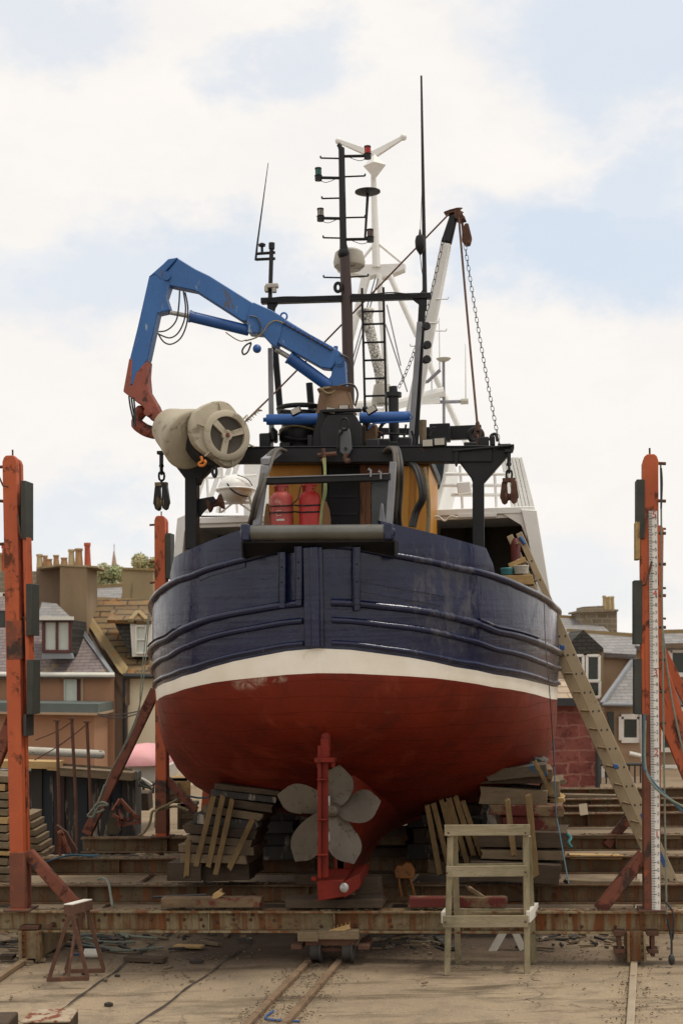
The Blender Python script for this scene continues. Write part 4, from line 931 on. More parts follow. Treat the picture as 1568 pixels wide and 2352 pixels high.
def c2(x, y): return ((400+x/1.742)/1.4694, (820+y/1.742)/1.4694)     # from the enlarged view used for tracing
mb = MB(); q = Bp(770, 948, ct); mb.lathe(q-UP*.03, UP, [(0, .30), (.05, .27), (.3, .22), (.36, .25)], 24); build('pedestal', mb, M['crane_base'], crane)
cpl('slew_column', [c2(*p) for p in ((1225, 830), (1255, 790), (1275, 690), (1310, 672), (1335, 700), (1345, 870), (1350, 905), (1225, 890), (1215, 850))], .26, blue, tf=lambda x: ct)
mb = MB(); q = Bp(*c2(1306, 708), ct); mb.lathe(q-A_*.17, A_, [(0, .05), (.34, .05)], 14); mb.lathe(q-A_*.15, A_, [(0, .075), (.02, .075)], 14); build('pivot_pin', mb, blue, crane)
boom = [c2(*p) for p in ((272, 210), (362, 103), (462, 165), (545, 205), (800, 365), (905, 405), (975, 450), (1130, 545), (1275, 625), (1320, 660), (1255, 748), (1200, 742), (945, 600), (870, 560), (770, 472), (735, 468), (462, 292), (312, 262), (290, 248))]
cpl('boom', boom, .22, blue)
cpl('boom_sleeve', [c2(*p) for p in ((800, 360), (910, 408), (980, 452), (960, 560), (935, 625), (900, 600), (850, 545), (770, 540), (765, 440))], .26, blue)
cpl('boom_cover', [c2(*p) for p in ((985, 465), (1130, 548), (1270, 628), (1262, 645), (1120, 566), (975, 486))], .28, M['crane_blue_d'], bevel=.006)
mb = MB()
for k in range(11): q = k/10; x, y = c2(990+q*270, 490+q*150); c = Bp(x, y, ctt(x))-A_*.15; mb.lathe(c-A_*.01, A_, [(0, .014), (.03, .014)], 8)
build('bolts', mb, M['rust'], crane)
mb = MB(); x, y = c2(972, 445); c = Bp(x, y, ctt(x)); mb.link(c+UP*.03, UP, A_, .1, .09, .014, 6); x, y = c2(1277, 628); mb.tube([Bp(x, y, ctt(x)), Bp(x, y-8, ctt(x))], .03); build('lifting_eye', mb, blue, crane)
# outer jib with the primed lower end
jib = [c2(*p) for p in ((193, 215), (232, 195), (280, 190), (312, 262), (290, 330), (312, 398), (306, 412), (245, 425), (188, 690), (150, 760), (98, 855), (58, 800), (80, 700), (128, 505))]
cpl('jib', jib, .22, blue, .02)
cpl('jib_end', [c2(*p) for p in ((80, 690), (98, 700), (88, 850), (98, 852), (118, 780), (150, 740), (190, 700), (184, 790), (192, 880), (240, 960), (262, 1010), (262, 1045), (240, 1058), (205, 1050), (180, 1005), (150, 960), (128, 950), (45, 885), (50, 855))], .235, M['prim'], .025)
cpl('knuckle', [c2(*p) for p in ((190, 215), (275, 140), (305, 110), (362, 100), (275, 195), (270, 235), (230, 200))], .27, blue, 0)
mb = MB(); x, y = c2(296, 210); q = Bp(x, y, ctt(x)); mb.lathe(q-A_*.15, A_, [(0, .06), (.3, .06)], 16); build('pivot_pin', mb, blue, crane)
def ram(p, q, r1, rod, r2, m=M['crane_blue_d'], off=0):
    a, b3, e = [Bp(*c2(*z), ctt(c2(*z)[0])-off) for z in (p, q, rod)]; mb = MB(); mb.cyl(a, b3, r1, 20); o = build('hydraulic_ram', mb, m, crane)
    mb = MB(); mb.cyl(b3, e, r2, 14); mb2 = build('ram_rod', mb, M['zinc'], crane)
    mb = MB(); mb.cyl(b3+(a-b3).normalized()*.03, b3, r1*1.12, 20); build('ram_collar', mb, m, crane)
ram((765, 515), (415, 430), .075, (300, 408), .03)
ram((1238, 842), (1000, 670), .085, (925, 625), .035)
mb = MB(); x, y = c2(814, 622); mb.ball(Bp(x, y, ctt(x)-.15), .06); build('accumulator', mb, M['crane_blue_d'], crane)
def chose(pts, r=.011, off=.16, m='black_hose'):
    mb = MB(); mb.tube(curve([Bp(*c2(*p), ctt(c2(*p)[0])-off) for p in pts], 7), r, 6); build('hydraulic_hose', mb, M[m], crane)
chose([(360, 280), (356, 360), (345, 440), (320, 485), (280, 515), (235, 522)]); chose([(382, 285), (395, 380), (385, 460), (350, 530), (300, 558), (235, 535)]); chose([(392, 290), (408, 380), (400, 480), (365, 560), (310, 595), (265, 580), (232, 530)])
chose([(970, 470), (920, 458), (880, 480), (845, 530), (800, 560), (745, 575)], m='rope_tan'); chose([(770, 430), (810, 440), (835, 490), (820, 540)]); chose([(780, 590), (760, 640), (735, 655), (728, 630), (750, 600), (780, 585)], .013)
chose([(1205, 850), (1260, 850), (1340, 830), (1385, 840), (1405, 890), (1390, 960)], .014); chose([(1190, 860), (1230, 885), (1270, 870), (1250, 850), (1180, 860)], .016, m='rope_tan'); chose([(1300, 655), (1350, 680), (1362, 740), (1345, 770)], .013)
chose([(62, 900), (70, 960), (85, 1030), (92, 1075)], .012, .1); chose([(76, 905), (84, 965), (96, 1030), (100, 1075)], .012, .12); chose([(90, 908), (96, 970), (100, 1040), (96, 1080)], .012, .14)
chose([(630, 525), (680, 560), (720, 577), (750, 570)], .008, m='rope_tan')
# ------------------------------------------------------------------ net hauler (power block) hung on the crane
M['beige'] = worn('beige_drum_paint', 'b0a793', '9d9480', '857b69', .56, 2.5, 4, .7, c4='6e6450', amt4=.7, sc4=6)
M['rubber'] = worn('black_rubber', '252526', '1b1b1c', rough=.7)
pt_ = 1.55
nh = thing('net_hauler', 'beige net hauler drum with a spoked flange hanging from the blue crane', 'net hauler', Bp(470, 1075, pt_))
ax = (A_*-.80+B_*.60-UP*.02).normalized(); pcn = Bp(505, 1000, pt_-.15)
Lb = .80; c0 = pcn-ax*Lb
hb = Bp(*c2(292, 1080), 1.75); hr = Bp(*c2(438, 1165), 1.55)-A_*.12; hx = (hr-hb).normalized(); hl = (hr-hb).length
mb = MB(); mb.lathe(hb, hx, [(-.04, .10), (-.03, .21), (.0, .25), (hl*.2, .285), (hl*.5, .33), (hl*.8, .385), (hl*.95, .41), (hl, .405), (hl+.02, .38)], 40); build('back_horn', mb, M['beige'], nh, smooth=50)
mb = MB(); mb.lathe(c0, ax, [(.50, .3), (.52, .40), (.58, .37), (.66, .36), (.72, .40), (.73, .3)], 40); build('rubber_drum', mb, M['rubber'], nh, smooth=50)
f0 = Bp(*c2(632, 1132), pt_-.15)
def onf(x, y):                       # a traced point laid on the plane of the flange
    r_ = ray(*c2(x, y)); return CAMP+r_*((f0-CAMP).dot(ax)/r_.dot(ax))
fo = curve([onf(*p) for p in ((452, 985), (520, 945), (592, 925), (655, 940), (705, 1000), (748, 1060), (766, 1120), (760, 1210), (735, 1270), (690, 1312), (635, 1318), (560, 1268), (470, 1205), (432, 1140), (425, 1060), (452, 985))], 4)[:-1]
ctr = sum(fo, V((0, 0, 0)))/len(fo); mb = MB()
mb.loft([[ctr+(p-ctr)*s_+ax*h_ for p in fo] for s_, h_ in ((.7, -.13), (.95, -.13), (1.0, -.10), (1.0, -.05), (.96, -.01), (.80, .0), (.5, .005))], close=True); mb.f.append(list(range(len(mb.v)-len(fo), len(mb.v)))); mb.m.append(0)
fl = build('front_flange', mb, M['beige'], nh, smooth=50); _, fa, fb = frame(ax)
mb = MB(); mb.lathe(f0, ax, [(-.02, .335), (.035, .33), (.05, .305), (.05, .245), (.0, .24)], 48, cap=False)
for k in range(6): an = k*PI/3+.3; mb.bar(f0+(fa*math.cos(an)+fb*math.sin(an))*.32+ax*.015, f0+(fa*math.cos(an)+fb*math.sin(an))*.42-ax*.0, .015, .04, ax)
build('flange_ring', mb, M['beige'], fl, smooth=40)
mb = MB(); mb.lathe(f0, ax, [(.004, .245), (.010, .245)], 32); build('flange_recess', mb, M['inside'], fl)
for k in range(3):
    an = k*2*PI/3+.75; d = fa*math.cos(an)+fb*math.sin(an); mb = MB(); mb.bar(f0+ax*.025, f0+d*.26+ax*.025, .07, .04, ax, w2=.09); build('spoke', mb, M['beige'], fl, bevel=.005)
mb = MB(); mb.lathe(f0, ax, [(0, .075), (.045, .07), (.05, .045)], 20); build('hub', mb, M['beige'], fl); mb = MB(); mb.lathe(f0+ax*.05, ax, [(0, .032), (.02, .03)], 6); build('hub_bolt', mb, M['prim'], fl)
# yoke from the jib to the back of the drum
mb = MB(); yk = [Bp(*c2(*p), 1.9) for p in ((150, 985), (105, 1050), (150, 1095), (205, 1115), (240, 1120))]; mb.tube(curve(yk+[c0-ax*.02], 5), [.07]*6+[.085]*15+[.09]*5, 12); build('yoke', mb, M['prim'], nh)
mb = MB(); mb.ball(Bp(*c2(128, 985), 1.85), .07); mb.lathe(Bp(*c2(185, 1005), 1.8), A_, [(-.14, .05), (.14, .05)], 12); build('yoke_pin', mb, M['prim'], nh)
mb = MB(); hk = [Bp(x, y, 1.1) for x, y in ((685, 1046), (682, 1052), (690, 1060), (681, 1066), (674, 1062))]
hk = [Bp(*c2(*p), 1.2) for p in ((485, 1255), (492, 1280), (474, 1295), (478, 1308), (500, 1308), (512, 1290), (505, 1278))]; mb.tube(curve(hk, 5), .018, 8)
M['orange_hook'] = worn('orange_hook', 'd07a28', 'b86820', sc=5); top('lifting_hook', mb, M['orange_hook'], 'small orange hook hanging under the beige drum', 'hook')
mb = MB(); mb.tube(curve([Bp(*c2(*p), 1.3) for p in ((555, 1320), (553, 1350), (566, 1375), (576, 1350), (572, 1315))], 5), .02, 8); top('black_shackle', mb, M['blackg'], 'black ring hanging below the beige drum beside the gantry', 'shackle')

# ------------------------------------------------------------------ winch and other gear on the top
mb = MB(); c = Bp(690, 1036, ct+.2)
mb.lathe(c, UP, [(0, .26), (.1, .27), (.16, .30), (.3, .30), (.34, .26), (.5, .27), (.55, .24), (.57, .1)], 28); wn = build('winch', mb, M['blackg'], boat)
mb = MB(); mb.tube([c+UP*.6+B_*.3*math.cos(a)+A_*.3*math.sin(a) for a in [PI*2*k/24 for k in range(24)]], .035, 8, closed=True); build('winch_ring', mb, M['blackg'], wn)
for x, y, w_, h_ in ((658, 1026, 26, 14), (612, 1015, 26, 34), (720, 1020, 20, 30), (700, 1030, 60, 10), (630, 1000, 10, 30)):
    mb = MB(); mb.box(Bp(x, y, ct), w_*px(ct), .3, h_*px(ct)); build('winch_casing', mb, M['blackg'], wn, bevel=.02)
for x, y, w_, h_ in ((852, 1000, 32, 44), (878, 1022, 40, 22), (845, 985, 14, 26), (905, 1025, 44, 16), (930, 1020, 30, 26)):
    mb = MB(); mb.box(Bp(x, y, ct), w_*px(ct), .3, h_*px(ct)); build('engine_casing', mb, M['black' if x != 852 else 'crane_base'], hs, bevel=.025)
mb = MB(); mb.cyl(Bp(905, 1035, ct+.2), Bp(903, 910, ct+.2), 12*px(ct), 18); mb.cyl(Bp(903, 912, ct+.2), Bp(903, 902, ct+.2), 19*px(ct), 18); mb.cyl(Bp(903, 902, ct+.2), Bp(902, 888, ct+.2), 10*px(ct), 18); build('exhaust_pipe', mb, M['blackg'], boat)
mb = MB(); mb.bar(Bp(845, 990, 4.2), Bp(965, 992, 4.2), .1, .09); build('cross_beam', mb, M['black'], boat)
for pts in (((870, 985), (875, 975), (885, 972)), ((868, 1005), (872, 985), (880, 975)), ((925, 1030), (928, 1000), (932, 975))):
    mb = MB(); mb.tube([Bp(*p, ct) for p in pts], .015); build('pipe_run', mb, M['black'], hs)
mb = MB(); c = Bp(792, 1038, 2.05)
mb.prism([Bp(x, y, 2.0) for x, y in ((777, 990), (783, 982), (800, 982), (804, 992), (808, 1030), (802, 1043), (790, 1046), (780, 1038))], A_*.05)
M['greyblock'] = worn('dark_grey_block', '55575a', '47484c', '5d4a3c', .64, 4, 6, .5)
gb = thing('pulley_block', 'grey pulley block hanging at the middle of the gantry below the crane', 'pulley block', Bp(792, 1046, 2.0), 'pulley blocks on the boat')
build('cheek', mb, M['greyblock'], gb, bevel=.012)
mb = MB(); mb.lathe(Bp(793, 1030, 1.96), A_, [(0, .02), (.04, .02)], 10); mb.link(Bp(790, 974, 2.0), UP, A_, .16, .1, .018, 6); mb.tube([Bp(786, 990, 1.98), Bp(777, 1000, 1.98), Bp(775, 1030, 1.98)], .02); build('shackle', mb, M['black'], gb)
mb = MB(); mb.tube(curve([Bp(*p, 1.95) for p in ((796, 1042), (792, 1052), (796, 1060), (804, 1056))], 5), .03, 8); build('hook', mb, M['rust'], gb)
for x, y, an in ((790, 938, 0), (680, 945, .4), (853, 942, .5), (760, 944, -.2)):
    mb = MB(); c = Bp(x, y, ct-.5); ax3 = (B_*math.cos(an)+UP*math.sin(an), A_, UP*math.cos(an)-B_*math.sin(an)); mb.box(c, .15, .08, .09, ax3); o = build('floodlight', mb, M['black'], hs, bevel=.01)
    mb = MB(); mb.box(c-A_*.045, .12, .012, .07, ax3); build('lens', mb, M['radome'], o)

# ------------------------------------------------------------------ mast frame, masts, aerials
mt = 3.6
mb = MB(); mb.bar(Bp(600, 692, mt), Bp(990, 680, mt), .12, 13*px(mt)); mf = build('mast_frame', mb, M['black'], boat, bevel=.008)
plate('gusset', [(613, 690), (642, 690), (632, 706), (628, 720), (614, 720)], mt-.03, .06, M['black'], mf); plate('gusset', [(945, 686), (980, 684), (979, 712), (968, 714), (966, 702)], mt-.03, .06, M['black'], mf)
def leg(pts, w_, h_, mat, t=mt, name='frame_leg', tq=None):
    mb = MB(); tq = t if tq is None else tq; a, b3 = Bp(*pts[0], t), Bp(*pts[1], tq); mb.bar(a, b3, w_, h_, A_); return build(name, mb, mat, mf, bevel=.006)
leg(((623, 700), (644, 950)), .085, .08, M['black']); leg(((621, 800), (624, 1010)), .065, .07, M['grey_steel'], mt-.6)
leg(((970, 690), (952, 1025)), .10, .1, M['black'], mt); leg(((963, 740), (942, 1030)), .075, .05, M['grey_steel'], mt-.15)
mb = MB(); mb.tube([Bp(710, 880, mt), Bp(716, 955, mt)], .05); build('frame_leg', mb, M['black'], mf)
for x, y in ((975, 752), (977, 795), (976, 828)):
    mb = MB(); c = Bp(x, y, mt-.2); mb.lathe(c, A_*-1+B_*.4, [(0, .05), (.09, .06), (.1, .05)], 14); build('work_lamp', mb, M['blackg'], mf)
# black ladder
mb = MB(); la, lb, lc, ld = Bp(831, 662, mt+.3), Bp(838, 945, mt+.3), Bp(880, 660, mt+.3), Bp(887, 960, mt+.3); mb.tube([la, lb], .018); mb.tube([lc, ld], .018)
ldr = build('ladder', mb, M['black'], mf)
for y in (716, 745, 787, 828, 870, 910): 
    mb = MB(); mb.tube([Bp(831+(y-662)*.025, y, mt+.3), Bp(881+(y-662)*.023, y-1.5, mt+.3)], .016, 6); build('rung', mb, M['black'], ldr)
mb = MB(); mb.ball(Bp(838, 940, mt+.3), .05); build('foot', mb, M['black'], ldr)
# main mast
M['mastbrown'] = worn('brown_mast_paint', '402a24', '33211b', '5d4d44', .66, 2, 4, .45, streak=4)
mb = MB(); mb.tube([Bp(801, 930, mt), Bp(796, 690, mt), Bp(791, 585, mt)], [.082, .082, .075], 20); ms = build('mast', mb, M['mastbrown'], boat)
mb = MB(); mb.tube([Bp(791, 586, mt), Bp(788, 560, mt), Bp(784, 340, mt)], [.076, .052, .045], 18); mb.ball(Bp(789, 583, mt), .09, .11, .09); mb.tube([Bp(783, 345, mt), Bp(780, 335, mt), Bp(777, 332, mt)], .035); build('topmast', mb, M['blackg'], ms)
for x0, y0, x1, y1 in ((736, 363, 780, 364), (790, 406, 838, 404), (739, 456, 783, 455), (742, 546, 785, 547), (793, 637, 845, 634), (743, 637, 788, 638), (793, 500, 838, 499)):
    mb = MB(); s_ = -1 if x0 < 760 else 1; e = (x0, y0) if s_ < 0 else (x1, y1); mb.tube([Bp(x0, y0, mt), Bp(x1, y1, mt)], .012, 6); mb.tube([Bp(*e, mt), Bp(e[0], e[1]-5, mt)], .012, 6); build('step', mb, M['blackg'], ms)
M['red_lens'] = worn('red_lamp_glass', 'd01c10', 'a8140c', rough=.2, sc=5); M['green_lens'] = worn('green_lamp_glass', '1c6b58', '145044', rough=.2, sc=5); M['clear_lens'] = worn('clear_lamp_glass', '9a948a', '7d776e', rough=.25, sc=5); M['brown_lens'] = worn('brown_lamp_glass', '5e453c', '4a342c', rough=.3, sc=5)
for x, y, ax_, lens in ((844, 345, 788, 'red_lens'), (731, 395, 783, 'green_lens'), (736, 488, 785, 'clear_lens'), (850, 536, 793, 'brown_lens')):
    mb = MB(); c = Bp(x, y+15, mt); mb.tube([Bp(ax_, y+14, mt), Bp(x, y+13, mt)], .022, 8); mb.lathe(c, UP, [(-.03, .052), (.03, .052), (.04, .06), (.05, .045)], 14); mb.lathe(c, UP, [(.135, .05), (.152, .05), (.16, .02)], 14)
    for k in range(5): an = 2*PI*k/5; mb.tube([c+(B_*math.cos(an)+A_*math.sin(an))*.044+UP*.04, c+(B_*math.cos(an)+A_*math.sin(an))*.044+UP*.137], .004, 5)
    o = build('navigation_light', mb, M['blackg'], ms); mb = MB(); mb.lathe(c, UP, [(.045, .041), (.137, .041)], 16); build('lens', mb, M[lens], o)
    mb = MB(); mb.tube(curve([Bp(x, y+18, mt), Bp(x+(ax_-x)*.35, y+24, mt), Bp(x+(ax_-x)*.8, y+15, mt)], 5), .005, 5); build('wire', mb, M['black'], o)
mb = MB(); c = Bp(802, 612, mt+.36); mb.lathe(c, UP, [(-.05, .17), (0, .225), (.06, .235), (.2, .205), (.235, .16), (.24, .05)], 32); build('radar', mb, M['radome'], ms)
c = Bp(765+12, 612, mt+.1)
mb = MB(); c = Bp(844, 441, mt); mb.lathe(c, UP, [(-.045, .02), (-.03, .12), (-.005, .185), (.01, .185), (.03, .1), (.04, .02)], 28); o = build('antenna_dish', mb, M['blackg'], ms); mb = MB(); mb.tube([Bp(844, 448, mt), Bp(838, 549, mt)], [.022, .017], 8); build('antenna_stem', mb, M['blackg'], o)
mb = MB(); mb.tube([Bp(776+7*math.cos(a), 660+10*math.sin(a), mt-.1) for a in [2*PI*k/16 for k in range(16)]], .025, 8, closed=True); build('cable_ring', mb, M['black'], ms)
# left aerial cluster
mb = MB(); mb.tube([Bp(620, 692, mt), Bp(624, 560, mt)], .032); mb.tube([Bp(588, 583, mt), Bp(632, 580, mt)], .022); mb.tube([Bp(588, 596, mt), Bp(632, 594, mt)], .022); mb.cyl(Bp(624, 572, mt), Bp(624, 558, mt), .045); ae = build('aerial_bracket', mb, M['blackg'], mf)
mb = MB(); mb.lathe(Bp(602, 580, mt), UP, [(0, .02), (.08, .02), (.09, .05), (.12, .055), (.14, .02)], 14); build('gps_antenna', mb, M['blackg'], ae)
mb = MB(); mb.tube([Bp(587, 598, mt), Bp(591, 560, mt), Bp(616, 374, mt)], [.018, .014, .005], 6); build('whip_antenna', mb, M['blackg'], ae)
mb = MB(); mb.box(Bp(625, 657, mt-.05), .18, .1, .06); mb.box(Bp(612, 664, mt-.05), .05, .1, .09); mb.box(Bp(630, 666, mt-.05), .06, .08, .08); build('horn', mb, M['radome'], ae, bevel=.01)
# right whip aerial with its loading coil
mb = MB(); mb.tube([Bp(975, 676, mt), Bp(973, 540, mt), Bp(967, 174, mt)], [.035, .028, .014], 8); wa = build('whip_aerial', mb, M['blackg'], mf)
mb = MB(); mb.lathe(Bp(965, 585, mt-.1), UP, [(0, .015), (.05, .045), (.09, .07), (.2, .075), (.26, .06), (.29, .02), (.36, .01)], 16); build('loading_coil', mb, M['blackg'], wa)
mb = MB(); mb.tube([Bp(964, 535, mt-.1), Bp(966, 500, mt-.1), Bp(970, 400, mt-.05)], .004, 5); mb.tube(curve([Bp(964, 585, mt-.1), Bp(968, 620, mt-.1), Bp(972, 640, mt-.05)], 5), .006, 5); build('wire', mb, M['black'], wa)

# cables, pipes and oddments among the deck gear
for pts, r_, m_ in ((((604, 688), (650, 682), (720, 682), (786, 679)), .009, 'black'), (((806, 676), (850, 676), (900, 672), (960, 676), (974, 655)), .009, 'black'), (((640, 1000), (650, 985), (680, 978), (735, 990)), .014, 'rope_tan'), (((830, 1010), (850, 1022), (880, 1015), (900, 1030)), .014, 'rope_tan'),
                    (((610, 1000), (604, 1010), (606, 1030)), .012, 'black_hose'), (((745, 905), (742, 930), (748, 952)), .014, 'black_hose'), (((726, 972), (722, 1000), (728, 1030)), .018, 'blackg'), (((840, 968), (842, 1000), (838, 1032)), .02, 'blackg'), (((945, 990), (950, 1008), (948, 1028)), .02, 'blackg'), (((1125, 1012), (1128, 1000), (1138, 998), (1142, 1014)), .022, 'blackg'),
                    (((985, 1000), (990, 985), (1000, 982)), .02, 'blackg'), (((870, 1000), (890, 996), (930, 998)), .016, 'blackg'), (((655, 1004), (690, 1010), (728, 1004)), .02, 'blackg')):
    mb = MB(); mb.tube(curve([Bp(*p, (mt if pts[0][1] < 700 else ct)-.12) for p in pts], 6), r_, 6); build('cable_run', mb, M[m_], mf if pts[0][1] < 700 else hs)
for x, y, rr_ in ((845, 975, .07), (622, 1002, .05), (870, 1002, .06)):
    mb = MB(); c = Bp(x, y, ct-.1); mb.tube([c+B_*rr_*math.cos(2*PI*k/14)+UP*rr_*math.sin(2*PI*k/14) for k in range(14)], .012, 6, closed=True); mb.bar(c-B_*rr_, c+B_*rr_, .012, .012); mb.tube([c-A_*.02, c+A_*.15], .015); build('handwheel', mb, M['rust'], hs)
# ------------------------------------------------------------------ derrick with its lines
de = 4.6
mb = MB(); mb.bar(Bp(946, 955, de), Bp(1024, 560, de), .2, .2, A_, w2=.16, h2=.16); dk = build('derrick', mb, M['white'], boat, bevel=.03)
mb = MB(); mb.bar(Bp(1024, 560, de), Bp(1043, 492, de), .16, .16, A_, w2=.12, h2=.12); build('derrick_tip', mb, M['blackg'], dk, bevel=.03)
mb = MB(); mb.rough(Bp(1028, 489, de), Bp(1060, 484, de), .16, .05, UP, .012); mb.rough(Bp(1050, 486, de-.05), Bp(1062, 508, de-.05), .1, .07, A_, .01); mb.lathe(Bp(1050, 494, de-.1), A_, [(0, .055), (.2, .055)], 12); mb.tube([Bp(1060, 505, de-.05), Bp(1064, 540, de-.05)], .02); build('derrick_head', mb, M['rust'], dk, bevel=.01)
mb = MB(); mb.prism([Bp(x, y, de-.06) for x, y in ((1060, 530), (1067, 512), (1075, 512), (1083, 545), (1079, 560), (1068, 562), (1060, 550))], A_*.14); build('cheek_block', mb, M['rust'], dk, bevel=.015)
for x, y, dx in ((1000, 687, 28), (1000, 760, 24), (960, 795, -18), (985, 742, 20)):
    mb = MB(); mb.tube([Bp(x, y, de-.1), Bp(x+dx, y, de-.1), Bp(x+dx*1.05, y-5, de-.1)], .01, 5); build('step', mb, M['white'], dk)
M['chain'] = worn('dark_chain', '3a3330', '2c2725', '5d4636', .62, 5, 8, .6)
def chain(p, q, label, mat='rust', sag=0, **k): mb = MB(); mb.chain(p, q, sag=sag, **k); return top('chain', mb, M['chain'], label, 'chain', 'chains of the derrick')
chain(Bp(1067, 562, de-.1), Bp(1148, 1030, 2.6), 'long chain running from the derrick head down to the right gantry end', 'rust', .12, L_=.11, wd=.046, r=.005)
chain(Bp(1018, 545, de-.1), Bp(915, 890, 3.3), 'chain running from below the derrick tip down to the black exhaust pipe', 'rust', .25, L_=.115, wd=.048, r=.005)
rope([Bp(1053, 500, de-.1), Bp(1072, 720, 3.9), Bp(1095, 970, 3)], .017, M['rust'], 'brown wire falling from the derrick head to the hook on the gantry', 'wire', 'wire_rope')
mb = MB(); c = Bp(1096, 972, 3); mb.lathe(c, UP, [(-.1, .03), (0, .03), (.03, .015)], 8); mb.link(c-UP*.13, UP, A_, .12, .07, .015); mb.link(c-UP*.22, UP, B_, .12, .07, .015); mb.tube([c-UP*.25, c-UP*.5], .035); top('wire_shackle', mb, M['rust'], 'rusty shackle at the foot of the brown derrick wire', 'shackle')
rope([Bp(565, 967, 1.5), Bp(590, 942, 2.3), Bp(640, 893, 3.4), Bp(790, 740, 4.0), Bp(1030, 492, de-.2)], .013, M['rust'], 'brown wire stretched from the net hauler up to the derrick head', 'wire', 'wire_rope')
mb = MB(); c0_, c1_ = Bp(568, 965, 1.55), Bp(596, 941, 1.95)
for k in range(46):
    q = c0_.lerp(c1_, random.random()); v = V((random.uniform(-1, 1), random.uniform(-1, 1), random.uniform(-1, 1))).normalized()*random.uniform(.02, .045); mb.tube([q, q+v], .005, 4)
top('rope_splice', mb, M['rope_tan'], 'frayed splice tufts on the brown wire beside the beige drum', 'splice')

# ------------------------------------------------------------------ white mast on the wheelhouse
wm = 8.0
mb = MB(); mb.tube([Bp(864, 614, wm), Bp(856, 372, wm)], [.072, .042], 16); wmast = build('signal_mast', mb, M['white'], boat)
for e in ((777, 324), (926, 315)):
    mb = MB(); mb.bar(Bp(857, 356, wm), Bp(*e, wm), .1, .12, UP, w2=.05, h2=.07); mb.ball(Bp(*e, wm), .06); build('yard_arm', mb, M['white'], wmast, bevel=.01)
mb = MB(); c = Bp(860, 380, wm-.2); r = .2
vs = [c+UP*r*1.0, c-UP*r*1.2, c+B_*r, c-B_*r, c+A_*r, c-A_*r]; mb.add(vs, [[0, 2, 4], [0, 4, 3], [0, 3, 5], [0, 5, 2], [1, 4, 2], [1, 3, 4], [1, 5, 3], [1, 2, 5]]); build('radar_reflector', mb, M['white'], wmast, smooth=0)
mb = MB(); mb.prism([Bp(x, y, wm) for x, y in ((770, 606), (865, 607), (930, 604), (928, 618), (878, 638), (862, 630), (845, 636), (772, 618))], A_*.25); build('crosstree', mb, M['white'], wmast, bevel=.01)
for pts in (((864, 556), (920, 602)), ((860, 560), (828, 600)), ((846, 630), (800, 800)), ((870, 632), (888, 890)), ((895, 632), (958, 772)), ((960, 770), (985, 836)), ((978, 820), (1078, 1035)), ((835, 640), (780, 900))):
    r = .025 if pts[0][1] < 600 else .052; mb = MB(); mb.tube([Bp(*pts[0], wm), Bp(*pts[1], wm)], r, 12); build('mast_leg', mb, M['white'], wmast)
for pts, r in ((((815, 928), (1010, 918)), .07), (((880, 936), (1020, 900)), .09), (((750, 948), (880, 946)), .06), (((990, 924), (1068, 922)), .03), (((948, 884), (982, 876), (1010, 850)), .03), (((1018, 830), (1019, 1000)), .025), (((955, 890), (955, 1010)), .03)):
    mb = MB(); mb.tube([Bp(*p, wm-.3) for p in pts], r, 10); build('cross_tube', mb, M['white'] if r > .05 else M['grey_steel'], wmast)
mb = MB(); mb.lathe(Bp(1018, 825, wm-.3), UP, [(-.05, .03), (-.02, .1), (.01, .13), (.03, .05)], 18); build('satellite_antenna', mb, M['radome'], wmast); mb = MB(); mb.lathe(Bp(1068, 922, wm-.3), B_, [(-.08, .05), (.05, .05)], 10); build('tube_end', mb, M['radome'], wmast)
for x, y0, y1 in ((1068, 790, 918), (990, 720, 900), (1008, 730, 850)):
    mb = MB(); mb.tube([Bp(x, y0, wm-.3), Bp(x+1, y1, wm-.3)], [.006, .014], 6); build('thin_whip', mb, M['white'], wmast)
for a, b3 in (((885, 745), (935, 900)), ((862, 635), (800, 860)), ((868, 640), (780, 950)), ((888, 700), (920, 840))):
    mb = MB(); mb.tube([Bp(*a, wm-.2), Bp(*b3, wm-.2)], .012, 5); build('stay', mb, M['grey_steel'], wmast)
# bundled net hanging at the ladder
def mk_net():
    s = Mat('bundled_net'); vo = s.n.new('ShaderNodeTexVoronoi'); vo.feature = 'DISTANCE_TO_EDGE'; vo.inputs['Scale'].default_value = 22; s.l.new(s.pos, vo.inputs['Vector'])
    c = s.mix(s.rng(vo.outputs['Distance'], .02, .12), '4a463f', 'cfccc4'); return s.done(c, .8, 0, vo.outputs['Distance'], .02, .6)
M['net'] = mk_net()
mb = MB(); nb = [Bp(*p, 5.5) for p in ((838, 712), (843, 735), (852, 772), (862, 815), (872, 860), (877, 900), (878, 930))]; mb.tube(curve(nb, 5), [.13, .14, .14, .12, .10, .09]+[.085]*20+[.09]*5, 14)
top('net_bundle', mb, M['net'], 'white netted bundle hanging behind the black ladder', 'net')
mb = MB(); mb.lathe(Bp(878, 928, 5.5), UP, [(0, .17), (.06, .17), (.3, .13), (.32, .05)], 16); top('grey_canister', mb, M['radome'], 'grey canister standing beneath the netted bundle', 'canister')
# black beam and boxes behind the right gantry arm
mb = MB(); mb.bar(Bp(975, 998, 4.4), Bp(1105, 992, 4.4), .14, .2); mb.box(Bp(1010, 995, 4.2), .3, .2, .26); mb.tube([Bp(1092+14*math.cos(a), 1000+14*math.sin(a), 4.0) for a in [2*PI*k/18 for k in range(18)]], .045, 8, closed=True); build('rear_beam', mb, M['black'], boat, bevel=.01)
mb = MB(); mb.tube([Bp(971, 965, 3.0), Bp(970, 1030, 3.0)], .05); build('standpipe', mb, M['wood_old'], boat)
